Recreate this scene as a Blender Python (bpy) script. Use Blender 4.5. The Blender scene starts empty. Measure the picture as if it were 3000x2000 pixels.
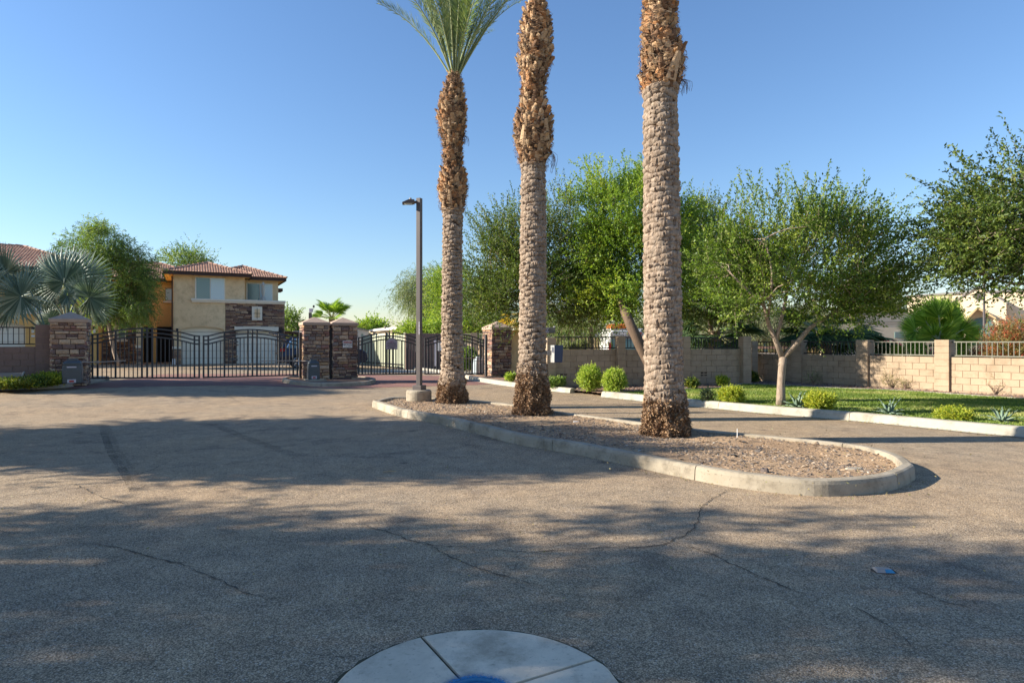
import bpy, bmesh, math, random
import numpy as np
from mathutils import Vector, Matrix, noise, Quaternion

C = bpy.context.scene.collection
D = bpy.data
random.seed(7)
PI = math.pi

# ------------------------------------------------------------------ camera, sky, sun, exposure
FPX, HC = 1870.0, 1.6
cam = D.cameras.new('camera'); cam.lens = FPX/3000*36; cam.sensor_width = 36; cam.sensor_fit = 'HORIZONTAL'
cam.clip_start = .05; cam.clip_end = 2000
camo = D.objects.new('camera', cam); C.objects.link(camo)
camo.location = (0, 0, HC); camo.rotation_euler = (PI/2, 0, 0)
bpy.context.scene.camera = camo

SUN_EL = math.radians(25)
SUN_TRAVEL = Vector((1, .05, -math.tan(SUN_EL))).normalized()
world = D.worlds.new('World'); bpy.context.scene.world = world; world.use_nodes = True
nt = world.node_tree
bg = nt.nodes['Background']
sky = nt.nodes.new('ShaderNodeTexSky'); sky.sky_type = 'NISHITA'; sky.sun_disc = False
sky.sun_elevation = SUN_EL
sky.sun_rotation = math.atan2(-1, -.05)
sky.air_density = 1.3; sky.dust_density = 0.1; sky.ozone_density = 5.0; sky.altitude = 0
hsv = nt.nodes.new('ShaderNodeHueSaturation'); hsv.inputs['Saturation'].default_value = 1.04
tint = nt.nodes.new('ShaderNodeMix'); tint.data_type = 'RGBA'; tint.blend_type = 'MULTIPLY'; tint.inputs[0].default_value = 1; tint.inputs[7].default_value = (.89, .87, .93, 1)
nt.links.new(sky.outputs[0], hsv.inputs['Color']); nt.links.new(hsv.outputs[0], tint.inputs[6]); nt.links.new(tint.outputs[2], bg.inputs[0]); bg.inputs[1].default_value = .075
sun = D.lights.new('sun', 'SUN'); sun.energy = 4.0; sun.angle = math.radians(.55); sun.color = (1, .91, .76)
suno = D.objects.new('sun', sun); C.objects.link(suno)
suno.rotation_euler = SUN_TRAVEL.to_track_quat('-Z', 'Y').to_euler(); suno.location = (-20, 0, 20)
vs = bpy.context.scene.view_settings
bpy.context.scene.display_settings.display_device = 'sRGB'
vs.view_transform = 'Standard'; vs.look = 'None'; vs.exposure = 1.5; vs.gamma = 1
vs.use_curve_mapping = False
cy = bpy.context.scene.cycles
cy.max_bounces = 7; cy.diffuse_bounces = 4; cy.glossy_bounces = 3; cy.transmission_bounces = 4; cy.transparent_max_bounces = 8
cy.sample_clamp_indirect = 6

# ------------------------------------------------------------------ pixel/plan helpers (plan units metres, camera height 1.6)
def gp(px, py, z=0.0):
    d = (HC-z)*FPX/(py-1000.0); return Vector(((px-1500)/FPX*d, d))
def X(px, Z): return (px-1500)/FPX*Z
def ZZ(py, Z): return HC-(py-1000)/FPX*Z
def sstep(a, b, x):
    t = min(1, max(0, (x-a)/(b-a))); return t*t*(3-2*t)
TH = math.radians(27)
U = Vector((math.cos(TH), math.sin(TH), 0)); V = Vector((-math.sin(TH), math.cos(TH), 0)); W3 = Vector((0, 0, 1))
def ground(x, y):
    s = sstep(12, 22, y)
    if x < -14: g = .2
    elif x < -10: g = .15+.05*(-10-x)/4
    elif x < -7: g = .03+.12*(-7-x)/3
    elif x < -5: g = .03*(-5-x)/2
    else: g = 0
    return g*s

# ------------------------------------------------------------------ materials
def _n(t, k, **kw):
    n = t.nodes.new(k)
    for a, b in kw.items(): setattr(n, a, b)
    return n
def ramp(t, fac, stops, interp='LINEAR'):
    r = _n(t, 'ShaderNodeValToRGB'); cr = r.color_ramp; cr.interpolation = interp
    while len(cr.elements) < len(stops): cr.elements.new(.5)
    for e, (p, c) in zip(cr.elements, stops): e.position = p; e.color = (*c, 1)
    t.links.new(fac, r.inputs[0]); return r.outputs[0]
def mixc(t, fac, a, b, mode='MIX'):
    m = _n(t, 'ShaderNodeMix', data_type='RGBA', blend_type=mode)
    for s, v in ((0, fac), (6, a), (7, b)):
        if isinstance(v, (int, float)): m.inputs[s].default_value = v
        elif isinstance(v, tuple): m.inputs[s].default_value = (*v, 1)
        else: t.links.new(v, m.inputs[s])
    return m.outputs[2]
def tex(t, kind, scale, detail=4, vec=None, rough=.6, **kw):
    n = _n(t, kind, **kw); n.inputs['Scale'].default_value = scale
    if 'Detail' in n.inputs and kind == 'ShaderNodeTexNoise': n.inputs['Detail'].default_value = detail; n.inputs['Roughness'].default_value = rough
    if vec is not None: t.links.new(vec, n.inputs['Vector'])
    return n
def mat(name, c1, c2=None, scale=6, rough=.8, bump=0, bscale=40, rand=0, metal=0, big=None, bdist=.01, stretch=None, spec=.3, grime=0):
    m = D.materials.new(name); m.use_nodes = True; t = m.node_tree
    b = t.nodes['Principled BSDF']; b.inputs['Roughness'].default_value = rough; b.inputs['Metallic'].default_value = metal
    b.inputs['Specular IOR Level'].default_value = spec
    geo = _n(t, 'ShaderNodeNewGeometry'); vec = geo.outputs['Position']
    if stretch:
        mp = _n(t, 'ShaderNodeMapping'); mp.inputs['Scale'].default_value = stretch; t.links.new(vec, mp.inputs[0]); vec = mp.outputs[0]
    c2 = c2 or tuple(x*.8 for x in c1)
    n1 = tex(t, 'ShaderNodeTexNoise', scale, 6, vec)
    col = ramp(t, n1.outputs['Fac'], [(.3, c1), (.7, c2)])
    if big:
        n2 = tex(t, 'ShaderNodeTexNoise', big[0], 3, vec)
        col = mixc(t, ramp(t, n2.outputs['Fac'], [(.4, (0, 0, 0)), (.65, (1, 1, 1))]), col, big[1])
    if grime:
        g = 1-grime
        n4 = tex(t, 'ShaderNodeTexNoise', 2.6, 8, vec, .72); n5 = tex(t, 'ShaderNodeTexNoise', 38, 4, vec, .6)
        col = mixc(t, 1.0, col, ramp(t, n4.outputs['Fac'], [(.34, (g*.9, g*.88, g*.85)), (.5, (1, 1, 1)), (.72, (1.06, 1.06, 1.05))]), 'MULTIPLY')
        col = mixc(t, 1.0, col, ramp(t, n5.outputs['Fac'], [(.28, (g, g, g)), (.42, (1, 1, 1))]), 'MULTIPLY')
    if rand:
        oi = _n(t, 'ShaderNodeObjectInfo'); mr = _n(t, 'ShaderNodeMapRange')
        mr.inputs['To Min'].default_value = 1-rand; mr.inputs['To Max'].default_value = 1+rand
        t.links.new(oi.outputs['Random'], mr.inputs[0])
        hs = _n(t, 'ShaderNodeHueSaturation'); t.links.new(mr.outputs[0], hs.inputs['Value']); t.links.new(col, hs.inputs['Color']); col = hs.outputs[0]
    t.links.new(col, b.inputs['Base Color'])
    if bump:
        n3 = tex(t, 'ShaderNodeTexNoise', bscale, 5, vec, .7)
        bp = _n(t, 'ShaderNodeBump'); bp.inputs['Strength'].default_value = bump; bp.inputs['Distance'].default_value = bdist
        t.links.new(n3.outputs['Fac'], bp.inputs['Height']); t.links.new(bp.outputs[0], b.inputs['Normal'])
    return m

def asphalt_mat(name, base, warm):
    m = D.materials.new(name); m.use_nodes = True; t = m.node_tree; b = t.nodes['Principled BSDF']
    geo = _n(t, 'ShaderNodeNewGeometry'); vec = geo.outputs['Position']
    v = tex(t, 'ShaderNodeTexVoronoi', 120, vec=vec); v.inputs['Randomness'].default_value = 1
    sep = _n(t, 'ShaderNodeSeparateColor'); t.links.new(v.outputs['Color'], sep.inputs[0])
    k = base
    agg = ramp(t, sep.outputs[0], [(0, tuple(x*.52 for x in k)), (.3, tuple(x*.85 for x in k)), (.7, k), (.9, tuple(x*1.35 for x in k)), (1, (.55, .49, .42))])
    v2 = tex(t, 'ShaderNodeTexVoronoi', 38, vec=vec)
    sep2 = _n(t, 'ShaderNodeSeparateColor'); t.links.new(v2.outputs['Color'], sep2.inputs[0])
    peb = ramp(t, sep2.outputs[1], [(.93, (0, 0, 0)), (.95, (1, 1, 1))])
    dm = ramp(t, v2.outputs['Distance'], [(.22, (1, 1, 1)), (.34, (0, 0, 0))])
    agg = mixc(t, mixc(t, 1.0, peb, dm, 'MULTIPLY'), agg, (.52, .45, .38))
    gap = ramp(t, v.outputs['Distance'], [(.30, (1, 1, 1)), (.72, (.42, .42, .42))])
    col = mixc(t, 1.0, agg, gap, 'MULTIPLY')
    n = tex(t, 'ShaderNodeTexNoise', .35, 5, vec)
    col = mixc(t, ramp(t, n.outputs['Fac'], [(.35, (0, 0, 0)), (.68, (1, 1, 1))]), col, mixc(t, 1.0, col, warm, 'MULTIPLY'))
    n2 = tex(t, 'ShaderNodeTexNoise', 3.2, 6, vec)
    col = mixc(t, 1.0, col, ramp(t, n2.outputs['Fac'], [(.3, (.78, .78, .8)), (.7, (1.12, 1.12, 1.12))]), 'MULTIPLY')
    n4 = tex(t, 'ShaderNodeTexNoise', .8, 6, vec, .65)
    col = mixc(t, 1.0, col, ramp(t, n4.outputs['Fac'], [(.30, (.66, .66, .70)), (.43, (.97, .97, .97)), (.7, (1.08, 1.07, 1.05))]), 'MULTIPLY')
    v3 = tex(t, 'ShaderNodeTexVoronoi', 1.1, vec=vec)
    col = mixc(t, 1.0, col, ramp(t, v3.outputs['Distance'], [(.02, (.45, .45, .48)), (.07, (.8, .8, .82)), (.13, (1, 1, 1))]), 'MULTIPLY')
    n3 = tex(t, 'ShaderNodeTexNoise', 19, 4, vec)
    col = mixc(t, 1.0, col, ramp(t, n3.outputs['Fac'], [(.3, (.84, .84, .84)), (.7, (1.12, 1.12, 1.12))]), 'MULTIPLY')
    t.links.new(col, b.inputs['Base Color']); b.inputs['Roughness'].default_value = .88; b.inputs['Specular IOR Level'].default_value = .25
    bp = _n(t, 'ShaderNodeBump', invert=True); bp.inputs['Strength'].default_value = .75; bp.inputs['Distance'].default_value = .004
    t.links.new(v.outputs['Distance'], bp.inputs['Height']); t.links.new(bp.outputs[0], b.inputs['Normal'])
    return m

def leaf_mat(name, stops, trans=.35, rough=.5, spec=.35, backlight=(1.2, 1.25, .6)):
    m = D.materials.new(name); m.use_nodes = True; t = m.node_tree; b = t.nodes['Principled BSDF']
    at = _n(t, 'ShaderNodeAttribute', attribute_name='v')
    n = len(stops); col = ramp(t, at.outputs['Fac'], [(i/max(1, n-1), c) for i, c in enumerate(stops)])
    t.links.new(col, b.inputs['Base Color']); b.inputs['Roughness'].default_value = rough; b.inputs['Specular IOR Level'].default_value = spec
    tr = _n(t, 'ShaderNodeBsdfTranslucent'); t.links.new(mixc(t, 1.0, col, backlight, 'MULTIPLY'), tr.inputs[0])
    ms = _n(t, 'ShaderNodeMixShader'); ms.inputs[0].default_value = trans
    t.links.new(b.outputs[0], ms.inputs[1]); t.links.new(tr.outputs[0], ms.inputs[2])
    t.links.new(ms.outputs[0], t.nodes['Material Output'].inputs[0])
    return m

def stone_mat():
    m = D.materials.new('stacked_stone'); m.use_nodes = True; t = m.node_tree; b = t.nodes['Principled BSDF']
    oi = _n(t, 'ShaderNodeObjectInfo'); at = _n(t, 'ShaderNodeAttribute', attribute_name='v')
    ad = _n(t, 'ShaderNodeMath', operation='ADD'); t.links.new(oi.outputs['Random'], ad.inputs[0]); t.links.new(at.outputs['Fac'], ad.inputs[1])
    fr = _n(t, 'ShaderNodeMath', operation='FRACT'); t.links.new(ad.outputs[0], fr.inputs[0])
    col = ramp(t, fr.outputs[0], [(0, (.29, .19, .13)), (.14, (.17, .115, .10)), (.28, (.36, .26, .18)), (.4, (.13, .085, .08)), (.52, (.24, .17, .13)),
                                  (.64, (.42, .32, .23)), (.75, (.19, .16, .145)), (.86, (.23, .125, .10)), (.95, (.38, .25, .14))], 'CONSTANT')
    geo = _n(t, 'ShaderNodeNewGeometry'); n = tex(t, 'ShaderNodeTexNoise', 16, 6, geo.outputs['Position'], .7)
    col = mixc(t, 1.0, col, ramp(t, n.outputs['Fac'], [(.25, (.7, .7, .72)), (.72, (1.65, 1.56, 1.46))]), 'MULTIPLY')
    t.links.new(col, b.inputs['Base Color']); b.inputs['Roughness'].default_value = .85
    bp = _n(t, 'ShaderNodeBump'); bp.inputs['Strength'].default_value = .6; bp.inputs['Distance'].default_value = .012
    t.links.new(n.outputs['Fac'], bp.inputs['Height']); t.links.new(bp.outputs[0], b.inputs['Normal'])
    return m

def paver_mat():
    m = D.materials.new('red_pavers'); m.use_nodes = True; t = m.node_tree; b = t.nodes['Principled BSDF']
    geo = _n(t, 'ShaderNodeNewGeometry'); mp = _n(t, 'ShaderNodeMapping'); mp.inputs['Rotation'].default_value = (0, 0, -TH)
    t.links.new(geo.outputs['Position'], mp.inputs[0])
    br = _n(t, 'ShaderNodeTexBrick'); t.links.new(mp.outputs[0], br.inputs['Vector']); br.inputs['Scale'].default_value = 1
    br.inputs['Brick Width'].default_value = .2; br.inputs['Row Height'].default_value = .1; br.inputs['Mortar Size'].default_value = .006
    br.inputs['Color1'].default_value = (.27, .115, .085, 1); br.inputs['Color2'].default_value = (.21, .10, .08, 1); br.inputs['Mortar'].default_value = (.10, .07, .06, 1)
    n = tex(t, 'ShaderNodeTexNoise', 1.2, 5, geo.outputs['Position'])
    col = mixc(t, 1.0, br.outputs['Color'], ramp(t, n.outputs['Fac'], [(.3, (.75, .8, .85)), (.7, (1.25, 1.2, 1.15))]), 'MULTIPLY')
    t.links.new(col, b.inputs['Base Color']); b.inputs['Roughness'].default_value = .85
    return m

def glass_mat(name, c, rough=.06):
    m = D.materials.new(name); m.use_nodes = True; b = m.node_tree.nodes['Principled BSDF']
    b.inputs['Base Color'].default_value = (*c, 1); b.inputs['Roughness'].default_value = rough; b.inputs['Specular IOR Level'].default_value = .8
    return m

M = dict(
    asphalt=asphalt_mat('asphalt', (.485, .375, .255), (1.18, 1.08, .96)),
    concrete=mat('kerb_concrete', (.42, .37, .295), (.34, .295, .23), 5, .9, .6, 60, rand=.07, big=(1.1, (.30, .255, .19)), bdist=.006, grime=.35),
    kerb_white=mat('pale_kerb_concrete', (.45, .415, .345), (.38, .345, .28), 4, .9, .3, 70, rand=.05, big=(.9, (.38, .35, .29)), bdist=.006, grime=.25),
    collar=mat('broomed_concrete', (.66, .555, .42), (.55, .46, .345), 22, .9, .7, 120, rand=.05, big=(2.2, (.74, .62, .47)), bdist=.004, grime=.3),
    soil=mat('island_soil', (.39, .255, .15), (.27, .18, .11), 7, .95, .9, 60, big=(1.3, (.44, .30, .18)), bdist=.02),
    ground=mat('desert_ground', (.35, .27, .20), (.28, .21, .16), 1.5, .95, .5, 30),
    bed=mat('granite_bed', (.24, .165, .125), (.18, .125, .10), 5, .95, .9, 50, big=(.8, (.38, .22, .13)), bdist=.02),
    lawn=mat('lawn_thatch', (.10, .135, .035), (.19, .19, .07), 2.2, .95, .8, 90, big=(.9, (.13, .17, .045)), bdist=.02),
    gravel=mat('gravel_stones', (.19, .15, .13), (.11, .09, .085), 30, .85, rand=.2),
    block=mat('wall_block', (.38, .29, .205), (.33, .25, .175), 9, .95, .5, 160, rand=.05, big=(.7, (.41, .31, .22)), bdist=.004, grime=.12),
    block_joint=mat('wall_joint', (.29, .22, .16), (.25, .19, .14), 9, .95),
    block_brown=mat('brown_wall_block', (.225, .155, .13), (.19, .13, .11), 9, .95, .4, 160, rand=.05, bdist=.004),
    stucco=mat('tan_stucco', (.74, .56, .34), (.66, .50, .30), 14, .95, .6, 110, big=(.5, (.78, .61, .38)), bdist=.008, grime=.12),
    stucco_gold_bounce=mat('golden_and_bounce_stucco', (.74, .46, .17), (.66, .40, .14), 10, .95, .5, 110, bdist=.008),  # yellow tan stucco; also carries the painted warm bounce of the recessed entry
    stucco_cream=mat('cream_stucco', (.72, .59, .42), (.67, .54, .38), 4, .95, .3, 60),
    cap=mat('cap_stucco', (.45, .33, .25), (.39, .285, .215), 9, .95, .5, 90, bdist=.006),
    trim=mat('pale_trim', (.78, .73, .62), (.72, .67, .56), 8, .9, .2, 60),
    stone=stone_mat(),
    mortar=mat('stone_mortar', (.11, .075, .06), (.07, .05, .045), 20, .95),
    iron=mat('charcoal_iron', (.062, .062, .062), (.045, .046, .05), 12, .55, spec=.4),
    iron_green=mat('weathered_iron', (.17, .165, .13), (.13, .13, .105), 12, .6, spec=.4),
    iron_dark=mat('dark_iron', (.025, .025, .03), (.018, .018, .022), 12, .5),
    pole=mat('bronze_pole', (.095, .08, .078), (.08, .068, .07), 5, .5, spec=.45),
    tile=mat('clay_tile', (.50, .28, .20), (.30, .145, .105), 2.6, .8, .3, 60, big=(6, (.50, .32, .22))),
    fascia=mat('brown_fascia', (.075, .045, .035), (.06, .035, .03), 8, .8),
    garage=mat('garage_door', (.80, .78, .68), (.76, .73, .63), 4, .7),
    pane=glass_mat('window_glass', (.12, .21, .22)),
    pane_light=glass_mat('blind_reflection_glass', (.46, .58, .62), .12),  # pale base colour holds both the blinds and the painted reflection
    dark=mat('dark_interior', (.02, .018, .016), (.012, .011, .01), 4, .9),
    paver=paver_mat(),
    bark_grey=mat('palm_boot_grey', (.34, .255, .185), (.17, .12, .088), 30, .95, 1.0, 60, rand=.18, big=(9, (.40, .315, .24)), bdist=.014, stretch=(2.4, 2.4, .4)),
    bark_tan=mat('palm_boot_tan', (.50, .32, .17), (.26, .13, .06), 17, .9, .9, 70, rand=.45, big=(7, (.52, .38, .24)), bdist=.01),
    bark_rust=mat('palm_boot_rust', (.44, .215, .085), (.24, .10, .045), 22, .9, .9, 70, rand=.35, big=(9, (.42, .24, .12)), bdist=.01),
    bark_dark=mat('palm_boot_dark', (.22, .125, .07), (.11, .062, .038), 22, .9, .9, 70, rand=.3, bdist=.01),
    boot_pale=mat('pale_cut_boot', (.55, .40, .25), (.42, .25, .13), 30, .85, .5, 60, rand=.1, stretch=(4, 4, .6)),
    bark_core=mat('palm_fibre_core', (.10, .058, .033), (.05, .03, .02), 30, .95, 1.0, 80, bdist=.02),
    bark_root=mat('palm_root_skirt', (.17, .105, .065), (.085, .055, .038), 20, .95, 1.0, 60, big=(2.5, (.27, .13, .05)), bdist=.03),
    rootlet=mat('palm_rootlets', (.25, .165, .11), (.13, .085, .058), 14, .95, big=(2.5, (.30, .16, .07))),
    bark=mat('tree_bark', (.30, .215, .16), (.20, .145, .11), 18, .95, .8, 50, bdist=.012, stretch=(1.5, 1.5, .4)),
    bark_dark_tree=mat('dark_tree_bark', (.17, .115, .08), (.10, .07, .05), 18, .95, .8, 50, bdist=.012, stretch=(1.5, 1.5, .4)),
    bark_pale=mat('pale_tree_bark', (.42, .33, .255), (.22, .165, .125), 20, .95, 1.0, 60, bdist=.015, stretch=(1.8, 1.8, .35)),
    plastic=mat('operator_plastic', (.07, .085, .10), (.055, .07, .082), 6, .42, .1, 90, spec=.5),
    plastic_pale=mat('pale_operator', (.36, .42, .45), (.32, .38, .41), 6, .5),
    label=mat('label_grey', (.55, .52, .58), (.50, .48, .54), 30, .6),
    red=mat('red_plastic', (.45, .03, .025), (.38, .025, .02), 30, .4),
    white=mat('white_paint', (.75, .74, .72), (.70, .69, .67), 5, .6),
    steel=mat('grey_steel', (.34, .31, .29), (.28, .26, .24), 9, .5, metal=.4),
    galv=mat('arm_steel', (.42, .34, .28), (.36, .29, .24), 9, .55),
    sign_grey=mat('sign_lavender', (.40, .36, .42), (.36, .33, .38), 20, .6),
    sign_txt=mat('sign_text', (.03, .03, .045), (.03, .03, .045), 5, .6),
    sign_red=mat('sign_red', (.42, .06, .05), (.38, .05, .045), 5, .6),
    purple=mat('sign_magenta', (.32, .03, .16), (.30, .03, .15), 5, .6),
    blue_metal=mat('navy_metal', (.025, .05, .12), (.02, .04, .095), 5, .4, spec=.5),
    blue_paint=mat('blue_spray', (.03, .15, .30), (.035, .19, .34), 20, .6),
    navy=mat('car_paint', (.012, .022, .055), (.010, .018, .045), 3, .18, metal=.3, spec=.7),
    rubber=mat('rubber', (.018, .018, .019), (.014, .014, .015), 9, .8),
    chrome=mat('bright_metal', (.65, .65, .66), (.6, .6, .62), 5, .25, metal=.8),
    orange=mat('orange_panel', (.75, .20, .04), (.65, .16, .03), 5, .6),
    crack=mat('crack_fill', (.07, .058, .046), (.10, .083, .065), 30, .95),
    joint=mat('joint_dirt', (.10, .085, .05), (.06, .05, .03), 40, .95),
    hedge_metal=mat('corrugated_green', (.43, .45, .34), (.38, .40, .30), 3, .6),
    roof_white=mat('white_roof', (.72, .70, .66), (.66, .64, .6), 2, .6),
    tan_wall=mat('tan_wall', (.46, .34, .19), (.42, .31, .17), 4, .9),
    fabric=mat('umbrella_cloth', (.52, .50, .44), (.46, .44, .38), 9, .9),
    pipe_cover=mat('tan_cover', (.30, .23, .17), (.24, .18, .13), 5, .7),
)
L = dict(
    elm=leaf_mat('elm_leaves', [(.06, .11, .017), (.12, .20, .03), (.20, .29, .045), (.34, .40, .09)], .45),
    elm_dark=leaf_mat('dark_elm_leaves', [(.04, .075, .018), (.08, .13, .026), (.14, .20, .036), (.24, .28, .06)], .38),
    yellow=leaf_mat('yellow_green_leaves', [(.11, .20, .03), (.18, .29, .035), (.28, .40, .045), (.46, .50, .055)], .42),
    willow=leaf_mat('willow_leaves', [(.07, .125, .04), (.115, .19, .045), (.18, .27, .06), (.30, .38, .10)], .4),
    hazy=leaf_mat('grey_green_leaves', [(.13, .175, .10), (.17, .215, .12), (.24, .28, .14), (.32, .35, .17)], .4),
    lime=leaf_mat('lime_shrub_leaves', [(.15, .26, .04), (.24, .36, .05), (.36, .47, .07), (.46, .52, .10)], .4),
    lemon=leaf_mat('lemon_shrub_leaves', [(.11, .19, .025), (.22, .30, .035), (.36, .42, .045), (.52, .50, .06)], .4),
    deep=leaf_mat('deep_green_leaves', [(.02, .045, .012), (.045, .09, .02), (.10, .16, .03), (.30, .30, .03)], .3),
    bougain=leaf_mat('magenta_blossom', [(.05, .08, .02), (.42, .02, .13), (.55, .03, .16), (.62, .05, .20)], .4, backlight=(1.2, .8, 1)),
    redbush=leaf_mat('russet_bush', [(.10, .11, .03), (.20, .19, .06), (.30, .25, .09), (.50, .10, .06)], .4),
    dry=leaf_mat('dry_twigs', [(.30, .24, .13), (.36, .30, .16), (.22, .22, .10), (.45, .34, .18)], .3),
    agave=leaf_mat('agave_leaves', [(.14, .20, .14), (.18, .26, .19), (.24, .33, .25)], .1),
    frond=leaf_mat('date_frond', [(.10, .16, .08), (.15, .22, .10), (.22, .29, .13), (.33, .37, .15)], .35, spec=.5),
    rachis=leaf_mat('frond_rib', [(.28, .32, .14), (.34, .36, .17)], .1),
    silver=leaf_mat('silver_palm_leaf', [(.08, .13, .10), (.12, .185, .145), (.19, .265, .215), (.36, .43, .37)], .25, .5, .4),
    fan=leaf_mat('fan_palm_leaf', [(.13, .22, .03), (.22, .36, .045), (.32, .46, .06), (.46, .55, .11)], .45, .7, .2),
    fan_dark=leaf_mat('dark_fan_leaf', [(.03, .065, .03), (.05, .10, .04), (.09, .15, .06), (.15, .21, .09)], .3, .7, .2),
    fan_gold=leaf_mat('golden_fan_leaf', [(.55, .36, .04), (.62, .42, .05), (.35, .34, .06)], .4),
    grass=leaf_mat('grass_blades', [(.13, .20, .035), (.18, .26, .045), (.29, .35, .08), (.44, .42, .17)], .35),
)

# ------------------------------------------------------------------ object helpers
def tag(o, label=None, cat=None, group=None, kind=None):
    if label: o['label'] = label
    if cat: o['category'] = cat
    if group: o['group'] = group
    if kind: o['kind'] = kind
    return o
def thing(name, label, cat, loc=(0, 0, 0), rz=0, group=None):
    o = D.objects.new(name, None); C.objects.link(o); o.location = loc; o.rotation_euler = (0, 0, rz); o.empty_display_size = .1
    return tag(o, label, cat, group)
def link(name, me, parent=None, mw=None, material=None, smooth=False):
    if material is not None and not me.materials: me.materials.append(material)
    o = D.objects.new(name, me); C.objects.link(o)
    if parent is not None:
        o.parent = parent
        o.matrix_parent_inverse = parent_inv(parent)
    if mw is not None: o.matrix_basis = mw
    return o
_inv = {}
def parent_inv(p):
    # world matrix of a chain of freshly placed objects, computed without the depsgraph
    return world_of(p).inverted()
def world_of(o):
    m = o.matrix_basis.copy() if o.type == 'MESH' or True else None
    if o.type == 'EMPTY':
        m = Matrix.Translation(o.location) @ o.rotation_euler.to_matrix().to_4x4()
    if o.parent: m = world_of(o.parent) @ o.matrix_parent_inverse @ m
    return m
def np_mesh(name, verts, faces_flat, loop_tot, vattr=None, material=None, smooth=False):
    me = D.meshes.new(name); nv = len(verts); nf = len(loop_tot)
    me.vertices.add(nv); me.vertices.foreach_set('co', np.asarray(verts, dtype=np.float32).ravel())
    me.loops.add(len(faces_flat)); me.loops.foreach_set('vertex_index', np.asarray(faces_flat, dtype=np.int32))
    me.polygons.add(nf); st = np.concatenate(([0], np.cumsum(loop_tot)[:-1])).astype(np.int32)
    me.polygons.foreach_set('loop_start', st); me.polygons.foreach_set('loop_total', np.asarray(loop_tot, dtype=np.int32))
    if smooth: me.polygons.foreach_set('use_smooth', np.ones(nf, dtype=bool))
    if vattr is not None:
        a = me.attributes.new('v', 'FLOAT', 'FACE'); a.data.foreach_set('value', np.asarray(vattr, dtype=np.float32))
    me.update(calc_edges=True)
    if material: me.materials.append(material)
    return me
class MB:
    def __init__(s): s.v = []; s.f = []; s.a = []
    def add(s, vs, fs, a=0.0):
        b = len(s.v); s.v += [tuple(x) for x in vs]; s.f += [tuple(i+b for i in f) for f in fs]; s.a += [a]*len(fs); return s
    def box(s, c, d, ax=(Vector((1, 0, 0)), Vector((0, 1, 0)), Vector((0, 0, 1))), a=0.0):
        c = Vector(c); vs = [c+ax[0]*(d[0]/2*i)+ax[1]*(d[1]/2*j)+ax[2]*(d[2]/2*k) for k in (-1, 1) for j in (-1, 1) for i in (-1, 1)]
        return s.add(vs, [(0, 2, 3, 1), (4, 5, 7, 6), (0, 1, 5, 4), (2, 6, 7, 3), (0, 4, 6, 2), (1, 3, 7, 5)], a)
    def ubox(s, o, u0, u1, v0, v1, z0, z1, u=U, v=V):
        o = Vector(o); c = o+u*((u0+u1)/2)+v*((v0+v1)/2)+W3*((z0+z1)/2)
        return s.box(c, (u1-u0, v1-v0, z1-z0), (u, v, W3))
    def tube(s, pts, rad, n=8, cap=True, a=0.0):
        pts = [Vector(p) for p in pts]; rad = rad if hasattr(rad, '__len__') else [rad]*len(pts); rings = []
        ref = Vector((0, 0, 1)) if abs((pts[-1]-pts[0]).normalized().z) < .9 else Vector((1, 0, 0))
        vs = []
        for i, p in enumerate(pts):
            d = (pts[min(i+1, len(pts)-1)]-pts[max(i-1, 0)]).normalized()
            x = d.cross(ref).normalized(); y = d.cross(x)
            vs += [p+(x*math.cos(2*PI*k/n)+y*math.sin(2*PI*k/n))*rad[i] for k in range(n)]
        fs = [(i*n+k, i*n+(k+1) % n, (i+1)*n+(k+1) % n, (i+1)*n+k) for i in range(len(pts)-1) for k in range(n)]
        if cap: fs += [tuple(range(n))[::-1], tuple(range((len(pts)-1)*n, len(pts)*n))]
        return s.add(vs, fs, a)
    def prism(s, poly, ext, a=0.0):
        ext = Vector(ext); poly = [Vector(p) for p in poly]; n = len(poly)
        return s.add(poly+[p+ext for p in poly], [tuple(range(n)), tuple(range(2*n-1, n-1, -1))]+[(i, i+n, (i+1) % n+n, (i+1) % n) for i in range(n)], a)
    def mesh(s, name, material=None, smooth=False):
        me = D.meshes.new(name); me.from_pydata(s.v, [], s.f)
        a = me.attributes.new('v', 'FLOAT', 'FACE'); a.data.foreach_set('value', np.asarray(s.a, dtype=np.float32))
        if smooth:
            for p in me.polygons: p.use_smooth = True
        bm = bmesh.new(); bm.from_mesh(me); bmesh.ops.recalc_face_normals(bm, faces=bm.faces); bm.to_mesh(me); bm.free()
        if material: me.materials.append(material)
        return me
    def build(s, name, material, parent=None, smooth=False, kind=None, bevel=0):
        me = s.mesh(name, material, smooth); o = link(name, me, parent)
        if bevel:
            b = o.modifiers.new('bevel', 'BEVEL'); b.width = bevel; b.segments = 2; b.limit_method = 'ANGLE'
        if kind: o['kind'] = kind
        return o
def ubox_obj(name, material, parent, o, *a, bevel=0, u=U, v=V):
    return MB().ubox(o, *a, u=u, v=v).build(name, material, parent, bevel=bevel)
def text_obj(name, s, size, material, parent, origin, right, up, align='CENTER', depth=.002, sx=1.0):
    cu = D.curves.new('t', 'FONT'); cu.body = s; cu.size = size; cu.align_x = align; cu.align_y = 'CENTER'; cu.extrude = depth
    to = D.objects.new('t', cu); C.objects.link(to)
    me = D.meshes.new_from_object(to.evaluated_get(bpy.context.evaluated_depsgraph_get())); D.objects.remove(to); D.curves.remove(cu)
    right = Vector(right).normalized(); up = Vector(up).normalized(); nn = right.cross(up)
    m = Matrix((right*sx, up, nn)).transposed().to_4x4(); m.translation = Vector(origin)
    me.transform(m); me.materials.clear(); me.materials.append(material)
    return link(name, me, parent)

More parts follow.
